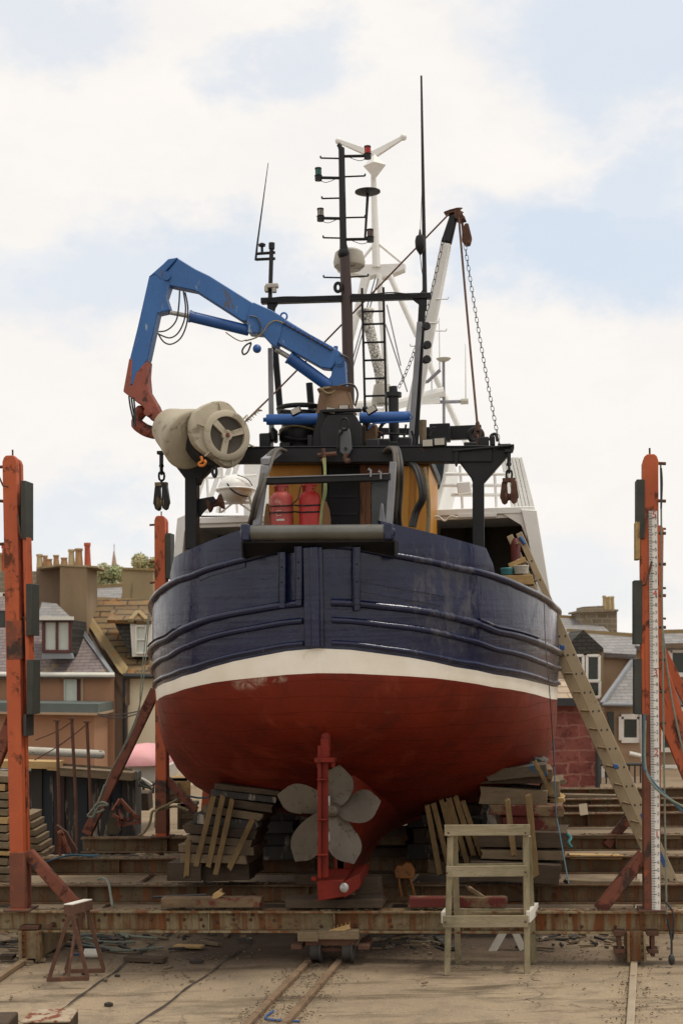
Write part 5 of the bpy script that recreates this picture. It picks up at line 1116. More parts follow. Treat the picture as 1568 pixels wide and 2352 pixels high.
# life-raft canister on its cradle
lr = thing('life_raft', 'white life-raft canister with a rope lashing on the left of the shelter roof', 'life raft', Bp(540, 1172, 5.0))
mb = MB(); c = Bp(541, 1126, 5.0); mb.ball(c+UP*.015, .27, .38, .23, 24); build('canister', mb, M['white'], lr)
mb = MB(); mb.tube([c+B_*.29*math.cos(a)+A_*.4*math.sin(a) for a in [2*PI*k/28 for k in range(28)]], .022, 6, closed=True); build('seam', mb, M['white'], lr)
mb = MB(); mb.tube(curve([c+V((-.1, -.38, .06)), c+V((-.02, -.41, -.05)), c+V((.1, -.36, -.12)), c+V((.2, -.25, -.13))], 6), .012, 6); mb.tube(curve([c+V((.05, -.3, .2)), c+V((.2, -.25, .14)), c+V((.27, -.1, .05))], 6), .008, 5); build('lashing', mb, M['black'], lr)
mb = MB()
for s in (-1, 1): mb.tube([c+B_*s*.22+V((0, -.1, -.1)), c+B_*s*.26-UP*.34], .02); mb.tube([c-UP*.2+B_*s*.05, c+B_*s*.24-UP*.34], .015)
mb.tube([c-UP*.2-B_*.3, c-UP*.2+B_*.3], .02); build('cradle', mb, M['white'], lr)
mb = MB(); mb.lathe(Bp(478, 1160, 2.3), B_*.9+UP*.2, [(0, .11), (.03, .1), (.07, .05), (.14, .05), (.18, .1), (.21, .11)], 18); build('fairlead', mb, M['rust'], gan)

# ------------------------------------------------------------------ houses behind
def brickmat(name, c1, c2, mortar, bw, bh, msize=.02, c3=None, amt=.55, sc3=1.2, rough=.85, wob=.0, bs=.5, c4=None, amt4=.6):
    s = Mat(name); sp = s.n.new('ShaderNodeSeparateXYZ'); s.l.new(s.pos, sp.inputs[0]); cb = s.n.new('ShaderNodeCombineXYZ')
    xs = sp.outputs['X']
    if wob: xs = s.mul(xs, s.mul(s.mul(s.noise(2.5, 3), .5, 'SUBTRACT'), wob), 'ADD'); zs = s.mul(sp.outputs['Z'], s.mul(s.mul(s.noise(1.7, 3), .5, 'SUBTRACT'), wob*.6), 'ADD')
    else: zs = sp.outputs['Z']
    s.l.new(xs, cb.inputs[0]); s.l.new(zs, cb.inputs[1])
    b = s.n.new('ShaderNodeTexBrick'); s.l.new(cb.outputs[0], b.inputs['Vector']); b.inputs['Scale'].default_value = 1
    b.inputs['Brick Width'].default_value = bw; b.inputs['Row Height'].default_value = bh; b.inputs['Mortar Size'].default_value = msize; b.inputs['Mortar Smooth'].default_value = .3
    b.inputs['Color1'].default_value = lin(c1); b.inputs['Color2'].default_value = lin(c2); b.inputs['Mortar'].default_value = lin(mortar)
    c = b.outputs['Color']; n = s.noise(2.5, 6, .65); c = s.mix(s.rng(n, .3, .75, 0, .5), c, mortar)
    if c3: c = s.mix(s.rng(s.noise(sc3, 8, .7), amt, amt+.1), c, c3)
    if c4: c = s.mix(s.rng(s.noise(sc3*2.3, 8, .75), amt4, amt4+.06, 0, .85), c, c4)
    return s.done(c, rough, 0, s.mul(b.outputs['Fac'], -1), .02, bs, .3)
M['slate_purple'] = brickmat('purple_slate', '8d7f7c', '7a6e6e', '5d5452', .34, .10, .012, 'a08a66', .58, 1.4, .7, c4='a8702f', amt4=.66)
M['slate_grey'] = brickmat('grey_slate', '8f8d8b', '7e7c7b', '66625f', .34, .10, .01, '9a9389', .6, 1.2, .65)
M['slate_lichen'] = brickmat('lichened_stone_slate', '86704f', '7a6446', '43362a', .8, .2, .03, '94683c', .54, 1.3, .9, c4='6b5d45', amt4=.54)
M['slate_dark'] = brickmat('dark_slate', '4a4741', '3d3a36', '2d2b29', .3, .12, .02, '6b5a3a', .62, 2)
M['sandstone'] = brickmat('red_sandstone', '7c4038', '68332d', '8f6256', .8, .36, .03, '8a5046', .52, 2.2, .9, wob=.35, c4='5d302b', amt4=.54)
M['stone'] = brickmat('grey_rubble_stone', '7d715e', '685d4c', '8f8370', .4, .2, .03, '564c3c', .58, 2, wob=.1)
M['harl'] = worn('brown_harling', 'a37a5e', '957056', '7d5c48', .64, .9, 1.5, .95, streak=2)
M['harl_dark'] = worn('shaded_brown_harling', '786552', '69584a', '57493c', .6, 1, 1.5, .95, streak=3)
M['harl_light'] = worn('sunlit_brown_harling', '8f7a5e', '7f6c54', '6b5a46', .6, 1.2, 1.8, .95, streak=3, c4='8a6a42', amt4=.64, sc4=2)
M['harl_ochre'] = worn('ochre_harling', '9c8b6a', '8a7a5d', '75684f', .58, 1, 1.6, .95, streak=3)
M['tan'] = worn('tan_harling', 'ad947a', '9c846a', '8a745c', .64, .9, 1.5, .95)
M['cream'] = worn('cream_wall', 'e3d8bd', 'd8ccb0', 'bfb298', .68, .7, 1.2, .9)
M['trim'] = worn('white_trim', 'dedbd2', 'd0ccc0', 'b5ac9a', .66, 2, 4, .5)
M['maroon'] = worn('maroon_frame', '5a2a26', '4a211e', sc=3)
M['curtain'] = worn('net_curtain', 'c9cdc2', 'b8bdb2', sc=1.5, rough=.6)
M['pane'] = worn('window_pane', '2f3630', '272d28', '4d5548', .6, 1.5, 2, .15)
M['fascia'] = worn('grey_fascia', '59635f', '4e5754', sc=2)
M['lead'] = worn('lead_flashing', '8c8f92', '7c7f83', sc=3)
M['potclay'] = worn('clay_pot', 'a8835c', '94714c', '7a6a50', .6, 3, 4, .9); M['potred'] = worn('red_clay_pot', 'b5573c', '9c4832', sc=3, rough=.85); M['potbuff'] = worn('buff_pot', 'b5a27c', 'a08c68', '7d6c50', .6, 3, 4, .9)
M['black_iron'] = worn('black_iron', '222426', '2b2d2f', sc=5)
M['ridge_lichen'] = worn('lichened_ridge', '8f7a54', '80704f', 'a56c30', .58, 3, 4, .9)
def hp(pts, d): return [P(p[0], p[1], p[2] if len(p) > 2 else d) for p in pts]
def hpart(name, pts, d, dep, mat, par, bevel=0, vec=None): mb = MB(); mb.prism(hp(pts, d), vec or V((0, dep, 0))); return build(name, mb, mat, par, bevel=bevel)
def house(label, x, y, d, cat='house', name='house', group=None):
    b = P(x, y, d); return thing(name, label, cat, V((b.x, b.y, 0)), group)
def window(par, x0, y0, x1, y1, d, frame_m, pane_m='pane', bars=(), hb=(), fw=5, name='window'):
    mb = MB(); k = fw*d/F; a, b, c, e = hp(((x0, y0), (x1, y0), (x1, y1), (x0, y1)), d-.05)
    mb.bar(a, b, .1, k, UP); mb.bar(e, c, .12, k, UP); mb.bar(a, e, k, .1, V((0, 1, 0))); mb.bar(b, c, k, .1, V((0, 1, 0)))
    for q in bars: mb.bar(a.lerp(b, q), e.lerp(c, q), k*.8, .08, V((0, 1, 0)))
    for q in hb: mb.bar(a.lerp(e, q), b.lerp(c, q), .08, k*.8, UP)
    o = build(name, mb, M[frame_m], par, bevel=.006)
    mb = MB(); mb.prism([p+V((0, .03, 0)) for p in (a, b, c, e)], V((0, .03, 0))); build('pane', mb, M[pane_m], o); return o
def pot(par, x, yb, yt, wd, d, m):
    mb = MB(); b = P(x, yb, d); h = (yb-yt)*d/F; r = wd/2*d/F; mb.lathe(b, UP, [(-.1, r*1.05), (h*.12, r), (h*.6, r*.86), (h*.85, r*.86), (h*.86, r*1.05), (h, r*1.02), (h, r*.7)], 14); return build('chimney_pot', mb, M[m], par)

# --- brown house at left with slate roof
hA = house('brown harled house with slate roof, maroon dormer and flat-roofed extension at left', 100, 1815, 44)
hpart('wall', [(-120, 1552), (262, 1552), (262, 1900), (-120, 1900)], 44, 5, M['harl'], hA)
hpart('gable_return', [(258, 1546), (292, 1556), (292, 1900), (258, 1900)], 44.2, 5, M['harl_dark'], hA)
hpart('roof', [(-120, 1550, 43.7), (264, 1549, 43.7), (186, 1442, 46.2), (150, 1372, 47.8), (-120, 1362, 47.8)], 0, 0, M['slate_purple'], hA, vec=V((0, .1, -.12)))
hpart('flashing', [(262, 1548, 43.6), (254, 1549, 43.6), (182, 1450, 46.0), (190, 1444, 46.0)], 0, 0, M['lead'], hA, vec=V((0, 0, .05)))
mb = MB(); mb.tube([P(-120, 1548, 43.5), P(263, 1550, 43.5)], .07, 8); build('gutter', mb, M['trim'], hA)
mb = MB(); mb.bar(P(-120, 1364, 47.8), P(60, 1367, 47.8), .25, .14); build('ridge', mb, M['trim'], hA)
window(hA, 149, 1561, 176, 1612, 44, 'curtain', 'curtain', fw=2); hpart('window_jamb', [(175, 1560), (186, 1560), (186, 1612), (175, 1612)], 43.98, .1, M['maroon'], hA); hpart('window_reveal', [(186, 1556), (192, 1556), (192, 1612), (186, 1612)], 43.96, .1, M['tan'], hA)
hpart('extension', [(-120, 1632), (217, 1634), (217, 1900), (-120, 1900)], 41.5, 2.4, M['harl'], hA)
hpart('fascia', [(-120, 1612), (226, 1617), (226, 1640), (-120, 1634)], 41.2, 2.7, M['fascia'], hA); hpart('fascia_edge', [(-120, 1634), (226, 1638), (226, 1643), (-120, 1638)], 41.1, 2.8, M['tan'], hA)
dm = hpart('dormer', [(98, 1424), (166, 1424), (163, 1502), (98, 1502)], 43.6, 2.5, M['slate_dark'], hA)
hpart('dormer_roof', [(84, 1423, 43.3), (169, 1423, 43.3), (130, 1386, 45), (97, 1383, 45)], 0, 0, M['slate_grey'], dm, vec=V((0, .3, -.08))); hpart('dormer_fascia', [(82, 1416), (169, 1416), (169, 1424), (82, 1424)], 43.2, .1, M['trim'], dm)
window(dm, 101, 1426, 162, 1496, 43.55, 'maroon', 'curtain', bars=(.5,), fw=7); hpart('dormer_apron', [(98, 1500), (164, 1500), (168, 1513), (96, 1513)], 43.5, .3, M['lead'], dm)
window(hA, -6, 1404, 13, 1440, 45.2, 'black_iron', 'pane', fw=3, name='skylight')
# great chimney between the two houses
chA = house('massive brown harled chimney stack with a row of mixed pots at left', 155, 1815, 46, 'chimney', 'chimney_stack')
hpart('stack', [(84, 1306), (140, 1300), (140, 1470), (84, 1470)], 46.6, 1.5, M['harl_dark'], chA); hpart('stack', [(138, 1300), (200, 1298), (200, 1470), (138, 1470)], 46, 2, M['harl_light'], chA, bevel=.02)  # shaded and sunlit sides of one stack painted as two harling colours
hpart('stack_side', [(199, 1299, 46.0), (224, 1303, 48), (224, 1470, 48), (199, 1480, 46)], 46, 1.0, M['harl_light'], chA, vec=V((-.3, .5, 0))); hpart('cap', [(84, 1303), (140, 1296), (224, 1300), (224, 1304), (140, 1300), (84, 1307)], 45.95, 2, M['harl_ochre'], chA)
for x, yb, yt, wd, m in ((92, 1303, 1273, 15, 'potbuff'), (105, 1302, 1276, 12, 'potclay'), (113, 1300, 1284, 16, 'potclay'), (130, 1298, 1275, 14, 'potclay'), (148, 1297, 1281, 16, 'potclay'), (165, 1297, 1262, 15, 'potbuff'), (182, 1296, 1260, 18, 'potclay'), (202, 1297, 1247, 15, 'potred')): pot(chA, x, yb, yt, wd, 46.9, m)
# --- cream house with the lichened roof
hB = house('cream house with orange lichened roof and white dormer beside the hull', 310, 1815, 44.5)
hpart('wall', [(286, 1556), (440, 1556), (440, 1900), (286, 1900)], 44.4, 6, M['cream'], hB)
hpart('roof', [(284, 1548, 44), (440, 1549, 44), (440, 1382, 48.5), (222, 1371, 48.5), (200, 1425, 47)], 0, 0, M['slate_lichen'], hB, vec=V((0, .1, -.15)))
hpart('verge', [(196, 1424, 46.9), (206, 1418, 47), (292, 1540, 43.9), (286, 1551, 43.9), (276, 1545, 43.9)], 0, 0, M['ridge_lichen'], hB, vec=V((0, .25, .1)))
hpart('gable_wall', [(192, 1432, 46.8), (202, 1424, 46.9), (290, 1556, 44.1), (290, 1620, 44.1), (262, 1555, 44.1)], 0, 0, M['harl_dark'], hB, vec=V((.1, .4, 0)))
mb = MB(); mb.tube([P(284, 1552, 43.9), P(440, 1555, 43.9)], .08, 8); mb.tube([P(287, 1555, 44.2), P(287, 1900, 44.2)], .06, 8); build('gutter', mb, M['black_iron'], hB)
dm = hpart('dormer', [(262, 1428), (345, 1428), (345, 1508), (300, 1508)], 44.6, 2.6, M['slate_dark'], hB)
hpart('dormer_roof', [(246, 1424, 44.3), (348, 1426, 44.3), (340, 1400, 46.2), (258, 1398, 46.2)], 0, 0, M['slate_lichen'], dm, vec=V((0, .1, -.1)))
hpart('dormer_front', [(299, 1428), (348, 1428), (348, 1508), (304, 1508)], 44.5, .2, M['trim'], dm); window(dm, 313, 1438, 336, 1500, 44.48, 'trim', 'curtain', hb=(.5,), fw=4)
for (a, b) in (((318, 1405), (300, 1425)), ((318, 1405), (338, 1425))): mb = MB(); mb.bar(P(*a, 45.6), P(*b, 44.2), .14, .1); build('hip_tile', mb, M['ridge_lichen'], dm)
# smaller stacks
c3 = house('pale ochre harled chimney stack left of the rear orange post', 320, 1815, 52, 'chimney', 'chimney_stack')
hpart('stack', [(281, 1306), (352, 1308), (352, 1420), (272, 1420), (281, 1360)], 52, 2.5, M['harl_ochre'], c3); hpart('cap', [(280, 1303), (354, 1306), (354, 1311), (280, 1308)], 51.9, 2.7, M['ridge_lichen'], c3)
c4 = house('rough stone chimney stack with two pots behind the left post', 40, 1815, 53, 'chimney', 'chimney_stack')
hpart('stack', [(-30, 1312), (84, 1312), (84, 1420), (-30, 1420)], 53, 2.5, M['stone'], c4)
for x, yt, m in ((14, 1250, 'potred'), (20, 1262, 'potbuff'), (66, 1278, 'potbuff'), (2, 1270, 'potclay')): pot(c4, x, 1314, yt, 17, 53.2, m)
hC = house('far slate roof between the two chimney stacks at left', 250, 1815, 55)
hpart('roof', [(215, 1376, 54), (300, 1376, 54), (290, 1346, 57), (215, 1350, 57)], 0, 0, M['slate_grey'], hC, vec=V((0, .1, -.2))); mb = MB(); mb.bar(P(215, 1349, 57), P(284, 1345, 57), .3, .16); build('ridge', mb, M['ridge_lichen'], hC)
hpart('wall', [(215, 1376), (300, 1376), (300, 1815), (215, 1815)], 55.5, 5, M['stone'], hC)
# overhead service wires
for a, m_, b in (((225, 1640), (270, 1642), (318, 1634)), ((224, 1643), (272, 1650), (316, 1640))):
    rope([P(*a, 41), P(*m_, 40), P(*b, 38)], .018, M['black_hose'], 'thin service wire from the flat roof towards the boat', 'wire', 'wire', 5, 'service wires')
# --- right-hand houses
q4 = lambda x, y: ((1800+x/2.94)/1.4694, (1500+y/2.94)/1.4694)
q5 = lambda x, y: ((1800+x/3.111)/1.4694, (2200+y/3.111)/1.4694)
g = house('red sandstone outhouse with pale tiled roof and black gutter beside the ladder', 1320, 1815, 41, 'outhouse', 'outhouse')
hpart('wall', [q5(20, 540), q5(690, 545), q5(690, 1500), q5(20, 1500)], 41, 5, M['sandstone'], g)
hpart('roof', [q5(20, 500)+(40.7,), q5(560, 495)+(40.7,), q5(470, 300)+(43.5,), q5(20, 270)+(43.5,)], 0, 0, brickmat('pale_roof_tile', 'b3a08a', 'a39079', '7d6c5a', .45, .16, .02, '8f7a62', .6, 1.5), g, vec=V((0, .1, -.1)))
mb = MB(); mb.bar(P(*q5(20, 525), 40.6), P(*q5(560, 525), 40.6), .2, .22); mb.tube([P(*q5(672, 540), 40.8), P(*q5(672, 1500), 40.8)], .07); build('gutter', mb, M['black_iron'], g)
r1 = house('tan harled house with black-slated gable dormer behind the ladder', 1420, 1815, 46)
hpart('wall', [q4(300, 2050), q4(1015, 2075), q4(1015, 3100), q4(300, 3100)], 46.2, 6, M['tan'], r1)
hpart('roof', [q4(660, 2062)+(45.8,), q4(1015, 2085)+(45.8,), q4(1015, 1905)+(49,), q4(330, 1850)+(49,), q4(330, 2050)+(45.8,)], 0, 0, M['slate_grey'], r1, vec=V((0, .1, -.15)))
mb = MB(); mb.bar(P(*q4(330, 1858), 49), P(*q4(1015, 1905), 49), .3, .2); build('ridge', mb, M['ridge_lichen'], r1)
dm = hpart('gable', [q4(365, 2080), q4(370, 1955), q4(490, 1838), q4(690, 2020), q4(690, 2060)], 45.3, 2.5, M['slate_dark'], r1)
hpart('gable_wall', [q4(368, 2075), q4(690, 2055), q4(690, 2400), q4(368, 2400)], 45.5, .9, M['harl_ochre'], r1)
window(r1, *q4(525, 2095), *q4(648, 2345), 45.4, 'trim', 'pane', fw=6); window(r1, *q5(548, 310), *q5(690, 475), 45.4, 'trim', 'pane', fw=6); window(r1, *q4(380, 2095), *q4(488, 2345), 45.4, 'trim', 'pane', fw=6)
hpart('lean_to', [q5(720, 548)+(44,), q5(1075, 552)+(44,), q5(1075, 60)+(46.1,), q5(1055, 60)+(46.1,)], 0, 0, M['slate_grey'], r1, vec=V((0, .2, -.1)))
hpart('lean_to_wall', [q5(735, 552), q5(1140, 556), q5(1140, 1500), q5(735, 1500)], 44.3, 1.8, M['tan'], r1); mb = MB(); mb.bar(P(*q5(715, 545), 43.9), P(*q5(1055, 65), 46), .12, .12); mb.tube([P(*q5(715, 552), 43.9), P(*q5(1075, 556), 43.9)], .06); build('flashing', mb, M['lead'], r1)
window(r1, *q5(915, 680), *q5(1105, 928), 44.25, 'trim', 'pane', fw=12); window(r1, *q5(722, 1205), *q5(935, 1465), 44.2, 'trim', 'pane', bars=(.5,), fw=8)
for pts_, r_ in (((1000, 1065, 1120, 1090), .07), ((1125, 560, 1140, 1150), .06), ((720, 1060, 750, 1060), .06)): mb = MB(); mb.tube([P(*q5(pts_[0], pts_[1]), 44.1), P(*q5(pts_[2], pts_[3]), 44.1)], r_); build('waste_pipe', mb, M['trim'], r1)
hpart('side_window', [q5(770, 630), q5(840, 630), q5(840, 880), q5(800, 880)], 44.2, .1, M['pane'], r1)
r2 = house('grey-roofed house with white windows behind the tape-measure post', 1545, 1815, 47)
hpart('wall', [q4(1010, 2000), q4(1700, 1990), q4(1700, 3400), q4(1010, 3400)], 47.2, 6, M['tan'], r2)
hpart('roof', [q4(1010, 2000)+(46.8,), q4(1700, 1990)+(46.8,), q4(1700, 1860)+(49,), q4(1230, 1868)+(49,), q4(1010, 1905)+(49,)], 0, 0, M['slate_grey'], r2, vec=V((0, .1, -.15)))
mb = MB(); mb.bar(P(*q4(1230, 1868), 49), P(*q4(1700, 1860), 49), .3, .2); build('ridge', mb, M['ridge_lichen'], r2)
hpart('eaves_board', [q4(1250, 1975), q4(1700, 1965), q4(1700, 2020), q4(1250, 2020)], 46.6, .2, M['harl_dark'], r2)
window(r2, *q4(1350, 2045), *q4(1700, 2285), 47, 'trim', 'pane', fw=10); window(r2, *q5(1330, 600), *q5(1700, 1030), 47, 'trim', 'pane', bars=(.5,), fw=10); window(r2, *q5(1340, 1205), *q5(1700, 1390), 47, 'trim', 'pane', bars=(.4, .7), hb=(.5,), fw=8)
hpart('slate_band', [q5(1330, 380), q5(1700, 380), q5(1700, 560), q5(1330, 560)], 46.8, .3, M['slate_grey'], r2)
r3 = house('far grey slate roof below the tall stone chimney at right', 1340, 1815, 54)
hpart('roof', [q4(200, 1880)+(53,), q4(760, 1865)+(53,), q4(610, 1735)+(56,), q4(240, 1712)+(56,)], 0, 0, M['slate_grey'], r3, vec=V((0, .1, -.15))); hpart('wall', [q4(200, 1885), q4(760, 1870), q4(760, 3100), q4(200, 3100)], 53.5, 5, M['stone'], r3)
mb = MB(); mb.bar(P(*q4(240, 1712), 56), P(*q4(610, 1735), 56), .3, .16); build('ridge', mb, M['ridge_lichen'], r3)
c5 = house('grey stone chimney with four buff pots rising above the roofs at right', 1380, 1815, 55, 'chimney', 'chimney_stack')
hpart('stack', [q4(455, 1662), q4(825, 1655), q4(825, 1900), q4(455, 1900)], 54.5, 2, M['stone'], c5); hpart('cap', [q4(440, 1648), q4(838, 1636), q4(838, 1656), q4(440, 1668)], 54.3, 2.4, M['stone'], c5); hpart('upper_course', [q4(490, 1610), q4(690, 1600), q4(690, 1645), q4(490, 1650)], 54.7, 1.6, M['stone'], c5)
for k, (x, yt) in enumerate(((700, 1500), (725, 1512), (752, 1508), (782, 1506))): a = q4(x, 1640); b = q4(x, yt); pot(c5, a[0], a[1], b[1], 8.5, 55+.4*(k % 2), 'potbuff')
# railings in front of the tan house
rl = house('black iron railing in front of the tan house right of the sandstone wall', 1440, 1815, 42, 'railing', 'railing')
mb = MB(); mb.tube([P(*q5(620, 1178), 42), P(*q5(1145, 1182), 42)], .045); build('top_rail', mb, M['black_iron'], rl)
for k in range(9): x = 640+k*60; mb = MB(); mb.tube([P(*q5(x, 1180), 42), P(*q5(x, 1480), 42)], .025, 6); build('baluster', mb, M['black_iron'], rl)
# church spire and trees far away
M['spire'] = worn('far_spire_stone', 'a08470', '94786a', sc=.5); sp = house('slender church spire rising beyond the bushes', 263, 1500, 210, 'church spire', 'church_spire')
mb = MB(); b = P(263.5, 1330, 210); t_ = P(262.8, 1266, 210); mb.lathe(b, UP, [(0, .75), ((t_-b).z, .08)], 8, ref=V((0, 1, 0))); mb.lathe(b-UP*14, UP, [(0, 1.3), (14, 1.2)], 8); build('spire', mb, M['spire'], sp, smooth=0)
mb = MB(); mb.tube([t_, P(262.6, 1250, 210)], .06, 5); build('finial', mb, M['spire'], sp)
def mk_leaf(name, a, b, c): s = Mat(name); return s.done(s.mix(s.rng(s.noise(.5, 4), .35, .65), s.mix(s.rng(s.noise(3.5, 2), .4, .6), a, b), c), .7, 0, spec=.3)
M['leaf1'] = mk_leaf('olive_leaves', '9aa06e', 'b0aa7c', 'b8ae86'); M['leaf2'] = mk_leaf('green_leaves', '87966a', '9aa270', 'aaa480'); M['bark'] = worn('bark', '4d4032', '3a3026', sc=3, rough=.9)
def tree(cx, cy, d, rx, ry, label, m, n=2600, seed=1):
    n = int(n*2.2)
    rg = random.Random(seed); c = P(cx, cy, d); k = d/F; o = thing('tree', label, 'tree', V((c.x, c.y, 0)), 'trees on the skyline')
    lobes = [(c+V((rg.uniform(-1, 1)*rx*k*.7, rg.uniform(-1, 1)*rx*k*.5, rg.uniform(-.8, .75)*ry*k)), rg.uniform(.28, .5)*ry*k) for _ in range(16)]
    mb = MB(); mb.tube([V((c.x, c.y, 0)), V((c.x, c.y, c.z*.6)), c], [.4, .3, .1], 10)
    for q, r in lobes: mb.tube([V((c.x, c.y, c.z*.55)), c.lerp(q, .4)-UP*.3, q], [.16, .1, .03], 6)
    build('trunk', mb, M['bark'], o); mb = MB()
    for i in range(n):
        q, r = rg.choice(lobes); dv = V((rg.gauss(0, 1), rg.gauss(0, 1), rg.gauss(0, 1))).normalized(); p = q+dv*r*rg.uniform(.5, 1.12)**.6*V((1.3, 1, 1)).x
        s_ = rg.uniform(.06, .15)*d/95; a = V((rg.uniform(-1, 1), rg.uniform(-1, 1), rg.uniform(-.6, .6))).normalized(); u = a.cross(dv).normalized()
        mb.add([p-a*s_, p+u*s_*.5, p+a*s_, p-u*s_*.5], [[0, 1, 2, 3]])
    build('crown', mb, M[m], o, smooth=0)
tree(250, 1330, 95, 34, 30, 'low dark green bushy tree beside the church spire', 'leaf2', seed=3)
tree(345, 1315, 88, 50, 32, 'broad olive tree rising behind the ochre chimney', 'leaf1', 5200, 5)
tree(232, 1338, 100, 18, 22, 'small green tree top against the big chimney', 'leaf2', 1200, 8)

# ------------------------------------------------------------------ timber cribs under the hull
def timber(a, b, hpx, t, dep, mat, label, group=None, name='timber', off=0, bevel=.008, cat='timber', tb=None):
    p, q = Bp(a[0], a[1], t), Bp(b[0], b[1], t if tb is None else tb); mb = MB(); u_ = A_.cross(q-p).normalized()*-1 if abs((q-p).z) > .3 else UP
    if cat == 'timber': mb.rough(p+A_*dep/2, q+A_*dep/2, dep, hpx*px(t), u_)
    else: mb.rough(p+A_*dep/2, q+A_*dep/2, dep, hpx*px(t), u_, .004)
    return top(name, mb, M[mat], label, cat, group, bevel=bevel)
g_l, g_r, g_bl, g_br = 'timbers of the left crib', 'timbers of the right crib', 'battens nailed to the left crib', 'battens nailed to the right crib'
lab_l = 'old timber baulk in the left crib propping the hull'
rg = random.Random(4)
for (a, b, h, m) in (((392, 2002), (470, 2004), 46, 'wood_dark'), ((474, 2006), (576, 2002), 44, 'wood_dark'), ((416, 1972), (572, 1976), 22, 'wood_old'), ((418, 1948), (578, 1956), 22, 'wood_dark'),
                     ((424, 1926), (584, 1938), 20, 'wood_old'), ((434, 1903), (588, 1918), 22, 'wood_dark'), ((448, 1880), (598, 1898), 22, 'wood_blue'), ((460, 1858), (612, 1878), 20, 'wood_dark'), ((472, 1838), (628, 1858), 20, 'wood_old'),
                     ((486, 1820), (640, 1838), 18, 'tarry'), ((500, 1806), (640, 1822), 14, 'tarry')):
    j = rg.uniform(-9, 9); timber((a[0]+j, a[1]), (b[0]+rg.uniform(-10, 6), b[1]), h*rg.uniform(.86, 1.0), 2.45+rg.uniform(-.1, .1), 1.0, rg.choice((m, m, 'wood_old', 'wood_dark', 'tarry')), lab_l, g_l)
for (a, b) in (((433, 1933), (428, 2015)), ((490, 1830), (450, 1990)), ((512, 1828), (478, 1992)), ((533, 1838), (495, 2008)), ((580, 1882), (526, 1996))):
    timber(a, b, 12, 2.36, .03, 'batten', 'sawn batten slanting down the face of the left crib', g_bl, 'batten', cat='batten', bevel=.002)
for (a, b, h, m, t) in (((1075, 2002), (1290, 2010), 46, 'wood_dark', 2.5), ((1100, 1962), (1296, 1966), 24, 'wood_old', 2.6), ((1100, 1928), (1300, 1930), 40, 'wood_dark', 2.6), ((1150, 1893), (1285, 1890), 34, 'wood_red', 2.7), ((1130, 1860), (1285, 1864), 26, 'wood_red', 2.8), ((1105, 1826), (1262, 1838), 40, 'wood_old', 2.9), ((1080, 1792), (1255, 1790), 20, 'wood_dark', 2.9), ((1110, 1783), (1258, 1768), 26, 'wood_blue', 2.7),
                        ((1238, 1812), (1286, 1812), 40, 'wood_old', 3.1), ((1230, 1776), (1268, 1780), 26, 'wood_red', 3.0), ((1226, 1750), (1262, 1760), 26, 'tarry', 3.1), ((1262, 1840), (1300, 1838), 12, 'wood_pale', 3.2), ((1270, 1800), (1300, 1796), 12, 'wood_old', 3.5), ((990, 1990), (1090, 2004), 34, 'wood_dark', 3.4), ((985, 1950), (1110, 1960), 24, 'tarry', 3.5), ((980, 1915), (1110, 1925), 24, 'wood_dark', 3.6), ((975, 1882), (1105, 1892), 24, 'tarry', 3.7), ((975, 1850), (1100, 1862), 22, 'wood_dark', 3.8), ((985, 1824), (1080, 1836), 18, 'tarry', 3.9)):
    timber((a[0]+rg.uniform(-8, 8), a[1]), (b[0]+rg.uniform(-8, 8), b[1]), h*rg.uniform(.86, 1.0), t+rg.uniform(-.08, .08), .9, m if m != 'wood_dark' else rg.choice((m, 'wood_old', 'tarry')), 'old timber baulk in the right crib propping the hull', g_r)
for (a, b, w_) in (((980, 1850), (1010, 2010), 12), ((995, 1846), (1035, 2012), 12), ((1012, 1836), (1046, 1960), 10), ((1022, 1842), (1050, 1955), 11), ((1030, 1832), (1078, 2005), 12), ((1045, 1828), (1100, 2008), 12), ((1062, 1840), (1120, 2008), 11), ((1164, 1836), (1180, 1966), 12), ((1212, 1826), (1230, 2014), 14), ((1226, 1748), (1268, 1826), 9)):
    timber(a, b, w_, 2.42 if a[0] > 1100 else 3.1, .035, 'batten', 'sawn batten slanting down the face of the right crib', g_br, 'batten', cat='batten', bevel=.002)
# timbers on the beams
tb_ = bt[0]-.1
timber((370, 2074), (598, 2074), 22, tb_, .2, 'wood_red', 'dark red painted timber lying on the nearest beam left of the rudder')
timber((655, 2076), (876, 2076), 20, tb_, .35, 'wood_dark', 'grey keel timber on the nearest beam directly under the rudder heel')
timber((936, 2074), (1162, 2074), 21, tb_, .2, 'wood_red', 'dark red painted timber lying on the nearest beam behind the sawhorse')
timber((490, 2062), (508, 2050), 14, tb_, .1, 'wood_pale', 'small pale wedge standing on the red timber')
timber((815, 2042), (872, 2042), 50, bt[0]+.35, .3, 'wood_dark', 'dark block beside the rudder heel', bevel=.01)
timber((1075, 2040), (1112, 2064), 9, tb_+.1, .06, 'wood_old', 'short batten leaning on the red timber behind the sawhorse')
for k, t in enumerate(bt[1:5]):
    c = W_(0, t, .74); mb = MB(); mb.box(c, 1.6, .35, .15); top('keel_block', mb, M['wood_dark'], 'dark keel block lying across a beam under the keel', 'keel block', 'keel blocks', bevel=.01)
for (a, b, h, t, m, l) in (((1305, 1968), (1430, 1970), 9, bt[2]-.1, 'wood_pale', 'pale sawn plank lying on the third beam right of the crib'), ((1300, 2026), (1470, 2030), 10, bt[1]-.1, 'wood_old', 'weathered plank along the second beam right of the crib'), ((1300, 1922), (1560, 1924), 8, bt[3]-.1, 'wood_old', 'weathered plank along the fourth beam near the rear post'), ((1290, 1829), (1440, 1832), 10, bt[6]+.4, 'wood_old', 'straight-edged plank at the foot of the sandstone wall')):
    timber(a, b, h, t, .22, m, l)
